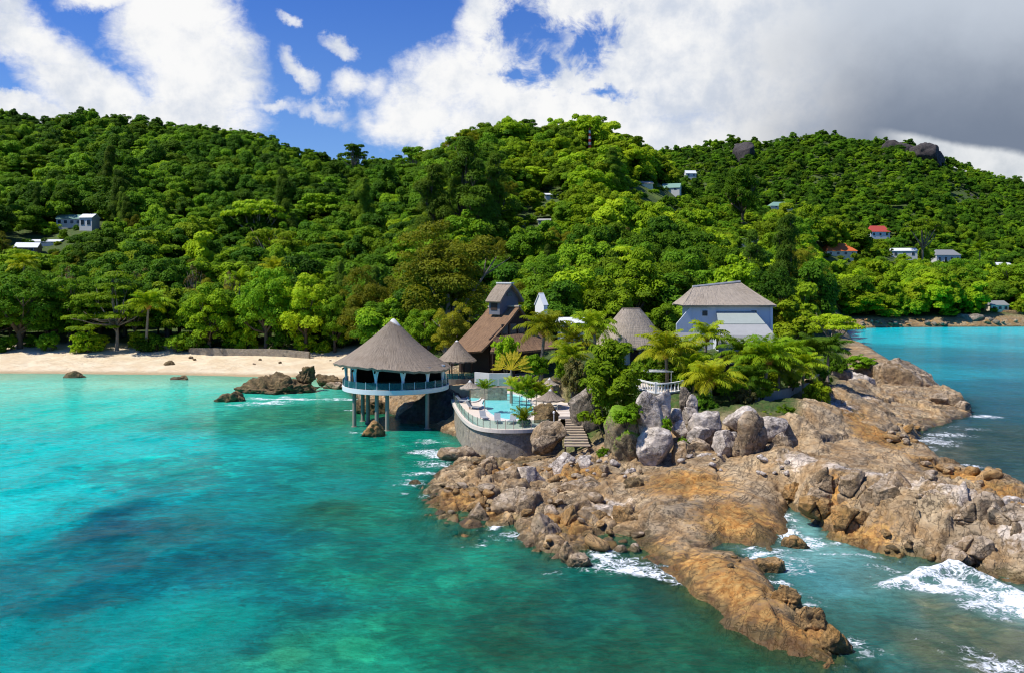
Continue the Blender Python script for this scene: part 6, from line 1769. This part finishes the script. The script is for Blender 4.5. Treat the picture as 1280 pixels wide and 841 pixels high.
palm('palm standing alone on the sand behind the beach', *WD(186, 380, 192), 1.5, 'a', 1.75, (.6, 0), True)
for i, (px, py, D, s) in enumerate([(398, 352, 222, 1.7), (345, 338, 228, 1.6), (372, 362, 213, 1.4), (30, 330, 240, 1.6), (300, 352, 220, 1.3), (420, 395, 190, 1.1)]):
    palm('palm crown rising from the wood behind the beach', *WD(px, py, D), ground_z((px - 640) / F * D, D), 'acd'[i % 3], s, (.4, 0), False, 'palms in the wood behind the beach')
for i, (px, py, D, s) in enumerate([(748, 268, 330, 1.7), (700, 292, 300, 1.6), (826, 296, 290, 1.8), (729, 300, 280, 1.5), (735, 272, 320, 1.5), (780, 280, 320, 1.5)]):
    palm('palm crown on the middle slope between the hillside houses', *WD(px, py, D), ground_z((px - 640) / F * D, D), 'acd'[i % 3], s, (.4, 0), False, 'palms on the middle slope')
for i, (px, py, D, s) in enumerate([(1068, 345, 385, 2.0), (1085, 335, 400, 2.0), (1055, 352, 375, 1.9), (1100, 352, 380, 1.9), (1262, 352, 375, 2.0), (1278, 365, 362, 1.9), (1150, 345, 390, 1.8), (1225, 312, 450, 2.0)]):
    palm('palm crown among the trees between the far shore and the houses', *WD(px, py, D), ground_z((px - 640) / F * D, D), 'acd'[i % 3], s, (.4, 0), False, 'palms above the far shore')

# fan-shaped traveller's palm
def fan_palm(label, px, py, D, gz, Rf=2.6):
    x, y, z = WD(px, py, D)
    t = thing('fan_palm', label, 'palm tree', (x, y, gz)); h = z - gz
    MB().tube([(0, 0, -.3), (0, 0, h * .6), (0, 0, h)], [.2, .17, .12], 8).build('trunk', MATS['bark_pale'], t)
    rng = np.random.default_rng(4); V = []; Q = []; T = []
    for k in range(15):
        a = R_(8 + 164 * k / 14); dr = np.array([math.cos(a), .12 * rng.uniform(-1, 1), math.sin(a)]); sd_ = np.array([-dr[2], 0, dr[0]])
        for i in range(2):
            p0 = dr * (.0 + i * Rf * .3); p1 = dr * Rf * (.3 + i * .25); w = .05
            V += [p0 - sd_ * w, p0 + sd_ * w, p1 + sd_ * w, p1 - sd_ * w]; Q.append(range(len(V) - 4, len(V))); T += [1] * 4
        for i in range(16):
            t0 = .45 + .55 * i / 16; t1 = t0 + .05; w = .19 * math.sin(math.pi * min(1, (i + 1.5) / 17)) + .03
            c0 = dr * Rf * t0 + np.array([0, -.05, -.35 * (t0 - .4) ** 2 * Rf]); c1 = dr * Rf * t1 + np.array([0, -.05, -.35 * (t1 - .4) ** 2 * Rf])
            for s in (-1, 1):
                V += [c0, c0 + sd_ * s * w + np.array([0, rng.uniform(-.1, .1), -.12]), c1 + sd_ * s * w * .9 + dr * .06 + np.array([0, 0, -.12]), c1]; Q.append(range(len(V) - 4, len(V))); T += [max(0, 1.0 - (t0 - .45) * 3.6)] * 4
    me = mesh_np('crown', np.array(V), np.array([list(q) for q in Q]), False, {'tone': ('FLOAT', np.array(T, float))}); me.materials.append(MATS['leaf_fan'])
    c = link('crown', me, None, t, (0, 0, h)); c.rotation_euler = (R_(-16), 0, -.5)
fan_palm('yellow-hearted fan-shaped palm between the pool and the lodge', 639, 462, 109, 3.2, 2.9)

# shrubs and creepers
def shrub(kd, label, x0, x1, y0, y1, D=None, dd=0.0, group=None):
    K = KIND[kd]; px = (x0 + x1) / 2
    if D is None: _, D, _ = hit(px, y1)
    D += dd; x = (px - 640) / F * D; zb = CH - (y1 - HZ) * D / F; zt = CH - (y0 - HZ) * D / F
    sx = (x1 - x0) * D / F / (2 * K['R'] * 1.05); sz = (zt - zb) / K['top']
    return tree(kd, label, x, D, zb, sx, sz, None, group)
bush('bush_cliff', 46, 'leaf_bright', R=2.6, Hh=3.2, zc=3.2, nl=44, nleaf=7500, leaf=.15, lr=(.16, .30), low=-.9)
shrub('bush_cliff', 'big leafy bush hanging over the striped rock by the stairs', 712, 814, 420, 550, 88)
shrub('bush_bright', 'bright foliage draped over the top of the big leafy bush', 735, 790, 420, 470, 89.5)
shrub('bush_lime', 'lime green creeper on the mossy mound, left side', 762, 800, 508, 530, 79)
shrub('bush_lime', 'lime green creeper cap beside the tall white boulder', 776, 806, 502, 524, 79.5)
shrub('bush_lime', 'small green tuft between the pale boulders', 826, 842, 520, 540, 79)
shrub('bush_lime', 'green tuft below the flat white slab', 846, 862, 545, 560, 79)
shrub('bush_mid', 'dark green shrub below the lowest palm', 895, 940, 470, 500, 95)
shrub('bush_bright', 'bright shrub over the creeper-hung retaining wall', 925, 975, 472, 498, 97)
shrub('bush_lime', 'lime shrub on top of the creeper-hung retaining wall', 978, 1002, 466, 484, 101)
shrub('bush_lime', 'bright green ground creeper below the retaining wall', 958, 998, 505, 530, 90)
shrub('bush_bright', 'green creeper left of the bright ground creeper', 938, 966, 512, 530, 89)
shrub('bush_dry', 'dry brownish shrub beside the dark palm trunk', 912, 950, 486, 512, 93)
shrub('bush_dark', 'dark shrub under the palm beside the upright stones', 866, 900, 490, 518, 91)
shrub('bush_mid', 'shrub under the balustrade canopy, right side', 838, 876, 462, 486, 98.5)
shrub('bush_mid', 'shrub filling the garden left of the balustrade', 772, 802, 462, 492, 96)
shrub('bush_dry', 'dry grassy shrub on the slope above the parasols', 700, 736, 448, 490, 103)
shrub('bush_bright', 'light green shrub behind the upper parasol', 690, 726, 440, 474, 108)
shrub('bush_bright', 'flowering pale green shrub in front of the lodge veranda', 614, 652, 418, 460, 118)
shrub('bush_mid', 'round green shrub right of the fan-shaped palm', 648, 690, 440, 470, 112)
for i, (px, py) in enumerate([(650, 492), (659, 484), (671, 490), (680, 495), (664, 498)]):
    palm('slender leafy palm on the right side of the pool', *WD(px, py, 103.5), 3.0, 'young', 1.25, (.1, 0), False, 'slender palms beside the pool', name='garden_palm')
palm('leafy palm clump on the pool terrace edge, right of the loungers', *WD(655, 524, 91), 3.0, 'young', 1.15, (0, 0), False, name='garden_palm')
shrub('bush_mid', 'low leaves at the foot of the palm clump on the terrace edge', 646, 666, 521, 533, 91)
palm('small pale green palm at the back of the pool', *WD(640, 482, 107), 3.0, 'young', 1.0, (0, 0), False, name='garden_palm')
shrub('bush_bright', 'bright shrub at the right end of the beach wall', 386, 420, 424, 452, 190)
shrub('bush_lime', 'yellow-green grass clump on the ridge above the whaleback', 1054, 1100, 443, 460, 142)
shrub('bush_mid', 'green shrub at the garden corner above the grey block', 1030, 1062, 440, 468, 134)
shrub('bush_lime', 'green weed patch at the foot of the striped mound', 744, 764, 558, 572, 81)
rng = random.Random(5)
for i in range(40):
    px = rng.uniform(700, 1030); D = rng.uniform(100, 128); x = (px - 640) / F * D
    if 768 < px < 812 and D < 121 and D > 112: continue
    s = rng.uniform(.7, 1.3)
    tree(rng.choice(['bush_mid', 'bush_bright', 'bush_dark', 'bush_dry', 'bush_lime']), 'leafy shrub growing under the palms of the headland garden', x, D, ground_z(x, D) - .1, s, s * rng.uniform(.9, 1.5), None, 'shrubs under the garden palms')
for i in range(26):
    px = rng.uniform(-10, 430); D = rng.uniform(190, 197); x = (px - 640) / F * D
    if 235 < px < 390: D = rng.uniform(190, 196); x = (px - 640) / F * D
    s = rng.uniform(1.2, 2.2)
    tree(rng.choice(['bush_mid', 'bush_bright', 'bush_dark']), 'low shrub at the edge of the sand under the trees', x, D, ground_z(x, D) - .1, s, s * rng.uniform(.9, 1.4), None, 'shrubs at the edge of the sand')

# ------------------------------------------------------------------ the wooded hills
def forest():
    rng = np.random.default_rng(17)
    xs, ys = [], []
    D = 150.0
    while D < 1010:
        s = 6.2 + min(D, 370.0) / 130.0
        n = int(1.36 * D / s); px = -80 + 1440 * (np.arange(n) + rng.uniform(-.45, .45, n)) / n
        dd = D + rng.uniform(-.45, .45, n) * s
        xs.append((px - 640) / F * dd); ys.append(dd); D += s * .86
    x = np.concatenate(xs); y = np.concatenate(ys)
    z, sd, be, ro = land(x, y, False); px = 640 + F * x / y
    ok = (sd > 6) & (z > 1.0)
    ok &= ~((px < 240) & (y < 197)) & ~((px < 436) & (y < 194)) & ~((px < 470) & (y < 186))
    ok &= ~((px > 560) & (y < 166) & (px < 1040))                     # the garden with its houses
    ok &= ~((px >= 436) & (px < 566) & (y < 158))
    ok &= ~((px > 1030) & (y < 215)) & ~((px > 1040) & (y < 340))
    ok &= ~((px > 842) & (px < 985) & (y < 172))
    x, y, z, sd, px = x[ok], y[ok], z[ok], sd[ok], px[ok]
    n = len(x)
    # seen at all? compare with the highest sight line of the ground in front
    cols = np.arange(-120, 1420, 10.0); Ds = np.arange(150, 1010, 4.0); P, DD = np.meshgrid(cols, Ds, indexing='ij')
    zz = land(((P - 640) / F * DD).ravel(), DD.ravel(), False)[0].reshape(P.shape)
    sl_ = np.maximum.accumulate((zz + 5.0 - CH) / DD, 1)
    ci = np.clip(((px + 120) / 10).astype(int), 0, len(cols) - 1); di = np.clip(((y - 150) / 4).astype(int) - 2, 0, len(Ds) - 1)
    vis = (z + 14 - CH) / y > sl_[ci, di]
    size = rng.uniform(.62, 1.30, n) * (1 - .36 * sst(y, 420, 640))
    # kinds by zone
    u = rng.random(n); patch = vn(x / 35 + 9, y / 35, 5); py = HZ - F * (z + 6 - CH) / y
    kinds = np.empty(n, object)
    for i in range(n):
        q = u[i]; p = patch[i]
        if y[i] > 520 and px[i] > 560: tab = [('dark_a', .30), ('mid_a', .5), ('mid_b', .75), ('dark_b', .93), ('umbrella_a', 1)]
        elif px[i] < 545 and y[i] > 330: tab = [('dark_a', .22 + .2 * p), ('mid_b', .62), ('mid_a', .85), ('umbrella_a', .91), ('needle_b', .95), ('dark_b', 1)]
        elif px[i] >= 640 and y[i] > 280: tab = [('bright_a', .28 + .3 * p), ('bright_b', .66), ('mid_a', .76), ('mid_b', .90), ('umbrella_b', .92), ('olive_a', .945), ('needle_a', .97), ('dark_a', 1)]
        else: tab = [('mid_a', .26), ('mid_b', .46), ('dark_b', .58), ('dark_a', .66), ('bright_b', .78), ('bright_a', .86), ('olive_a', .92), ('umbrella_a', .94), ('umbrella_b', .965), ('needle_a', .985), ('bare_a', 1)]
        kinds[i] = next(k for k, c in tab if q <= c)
    for i in range(n):
        if kinds[i].startswith('needle') and (y[i] > 390 or u[i] * 7919 % 1 < .4): kinds[i] = 'mid_b'
    R = np.array([KIND[k]['R'] for k in kinds]); top = np.array([KIND[k]['top'] for k in kinds])
    size = size * (1.08 + .22 * np.clip((y - 250) / 250, 0, 1))
    # keep sight lines to the houses, lawns and bare rocks open
    keep = vis.copy(); shrink = np.zeros(n, bool)
    for (a, b, c, d, Dh) in HOUSES + [(1102, 1140, 170, 184, 905), (1142, 1178, 180, 194, 885), (1196, 1222, 236, 252, 825),
                                      (1105, 1132, 297, 312, 480), (868, 958, 236, 278, 520), (808, 862, 238, 262, 520), (868, 940, 278, 288, 430)]:
        rp = R * size * F / y; yt_ = HZ - F * (z + top * size - CH) / y; yb_ = HZ - F * (z - CH) / y
        hitm = (px + rp * .8 > a) & (px - rp * .8 < b) & (yt_ < d - .25 * (d - c)) & (yb_ > c) & (y < Dh + 3)
        room = .8 * (CH - (d - .08 * (d - c) - HZ) * y / F - z) / top
        far_ = hitm & (room > .34)
        size = np.where(far_, np.minimum(size, room), size); keep &= ~(hitm & ~far_)
    cut = vis & ~keep & (y > 230)
    kinds = np.where(cut, np.array(['bush_mid', 'bush_bright', 'bush_dark', 'bush_lime'], object)[rng.integers(0, 4, n)], kinds); size = np.where(cut, rng.uniform(.8, 1.7, n), size); keep |= cut
    x, y, z, kinds, size, px = x[keep], y[keep], z[keep], kinds[keep], size[keep], px[keep]
    return x, y, z, kinds, size, px
fx, fy, fz, fk, fs, fpx = forest()
order = np.argsort(fy + 1e5 * np.array([k.startswith('bush') for k in fk]))
n_ind = max(0, 296 - len([t for t in ALLTREES if t['category'] == 'tree']))
ZONE = [(0, 215, 'in the wood behind the left half of the beach'), (215, 436, 'in the wood behind the beach wall'), (436, 640, 'in the wood behind the pavilion and the lodge'), (640, 840, 'in the wood behind the garden palms'),
        (840, 1060, 'in the wood behind the pale blue house'), (1060, 1400, 'in the wood above the far shore')]
WORD = {'needle_a': 'feathery casuarina', 'needle_b': 'slim feathery casuarina', 'mid_a': 'mid green full-crowned tree', 'mid_b': 'mid green broad tree', 'dark_a': 'dark green dense tree', 'dark_b': 'dark green tall-crowned tree', 'bright_a': 'light green rounded tree', 'bright_b': 'light green lumpy tree', 'mid_h': 'mid green tree', 'dark_h': 'dark tree', 'bright_h': 'light green tree',
        'olive_a': 'olive-coloured fine-leaved tree', 'umbrella_a': 'flat layered green tree', 'umbrella_b': 'flat layered light green tree', 'bare_a': 'half bare grey tree'}
for i in order[:n_ind]:
    zone = next((w for a, b, w in ZONE if a <= fpx[i] < b), ZONE[0][2] if fpx[i] < 0 else ZONE[-1][2])
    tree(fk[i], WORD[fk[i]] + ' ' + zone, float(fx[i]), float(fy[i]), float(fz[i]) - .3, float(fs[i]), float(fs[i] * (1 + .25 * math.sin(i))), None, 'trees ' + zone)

def far_wood(ids):
    ks = sorted(set(fk[ids])); v = np.stack([fx[ids], fy[ids], fz[ids] - .4], -1)
    rng = np.random.default_rng(3)
    me = bpy.data.meshes.new('far_wood'); me.vertices.add(len(v)); me.vertices.foreach_set('co', v.astype(np.float32).ravel())
    sv = fs[ids][:, None] * np.stack([rng.uniform(.8, 1.3, len(ids)), rng.uniform(.8, 1.3, len(ids)), rng.uniform(.75, 1.3, len(ids))], -1)
    a = me.attributes.new('size', 'FLOAT_VECTOR', 'POINT'); a.data.foreach_set('vector', sv.astype(np.float32).ravel())
    for nm, typ, arr in ( ('turn', 'FLOAT', rng.uniform(0, 6.28, len(ids))), ('species', 'INT', np.array([ks.index(k) for k in fk[ids]]))):
        a = me.attributes.new(nm, typ, 'POINT'); a.data.foreach_set('value', arr.astype(np.float32 if typ == 'FLOAT' else np.int32))
    o = link('wooded_hillside', me); kind(o, 'stuff'); o['label'] = 'dense tropical wood covering the hills'; o['category'] = 'woodland'
    ng = bpy.data.node_groups.new('wood', 'GeometryNodeTree')
    ng.interface.new_socket('Geometry', in_out='INPUT', socket_type='NodeSocketGeometry'); ng.interface.new_socket('Geometry', in_out='OUTPUT', socket_type='NodeSocketGeometry')
    N = ng.nodes; L = ng.links; gi = N.new('NodeGroupInput'); go = N.new('NodeGroupOutput'); jn = N.new('GeometryNodeJoinGeometry'); L.new(jn.outputs[0], go.inputs[0])
    def attr(nm, t):
        a = N.new('GeometryNodeInputNamedAttribute'); a.data_type = t; a.inputs['Name'].default_value = nm; return a.outputs[0]
    sp, sz, tn = attr('species', 'INT'), attr('size', 'FLOAT_VECTOR'), attr('turn', 'FLOAT')
    for i, k in enumerate(ks):
        src = next(c for c in PROTO[k].children if c.name.startswith(('crown', 'foliage')))
        oi = N.new('GeometryNodeObjectInfo'); oi.inputs['Object'].default_value = src; oi.inputs['As Instance'].default_value = False; oi.transform_space = 'ORIGINAL'
        ip = N.new('GeometryNodeInstanceOnPoints'); cmp_ = N.new('FunctionNodeCompare'); cmp_.data_type = 'INT'; cmp_.operation = 'EQUAL'
        L.new(sp, cmp_.inputs[2]); cmp_.inputs[3].default_value = i
        cx = N.new('ShaderNodeCombineXYZ'); L.new(tn, cx.inputs[2])
        e = N.new('FunctionNodeEulerToRotation'); L.new(cx.outputs[0], e.inputs[0])
        L.new(gi.outputs[0], ip.inputs['Points']); L.new(cmp_.outputs[0], ip.inputs['Selection']); L.new(oi.outputs['Geometry'], ip.inputs['Instance'])
        L.new(e.outputs[0], ip.inputs['Rotation']); L.new(sz, ip.inputs['Scale']); L.new(ip.outputs[0], jn.inputs[0])
    md = o.modifiers.new('wood', 'NODES'); md.node_group = ng
for k in sorted(set(fk)):
    if k not in PROTO: print('no prototype', k)
ux = np.random.default_rng(8)
def understory():
    D = np.sqrt(ux.uniform(215 ** 2, 760 ** 2, 5200)); px = ux.uniform(-60, 1340, len(D)); x = (px - 640) / F * D
    z, sd, be, ro = land(x, D, False)
    ok = (sd > 5) & (z > 1.2) & ~((px > 1030) & (D < 340))
    for (a, b, c, d, Dh) in HOUSES:
        ok &= ~((px > a - 4) & (px < b + 4) & (HZ - F * (z + 6 - CH) / D < d) & (D > Dh - 60) & (D < Dh + 14))
    return x[ok], D[ok], z[ok]
ax, ay, az = understory()
ak = np.array(['bush_bright', 'bush_mid', 'bush_lime', 'bush_mid'], object)[ux.integers(0, 4, len(ax))]
n0_ = len(fx)
fx, fy, fz = np.concatenate([fx, ax]), np.concatenate([fy, ay]), np.concatenate([fz, az + .5]); fk = np.concatenate([fk, ak]); fs = np.concatenate([fs, ux.uniform(1.8, 3.2, len(ax))])
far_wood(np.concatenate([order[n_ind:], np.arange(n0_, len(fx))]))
print('TREES', len(fx), n_ind, float(fy[order[n_ind - 1]]))
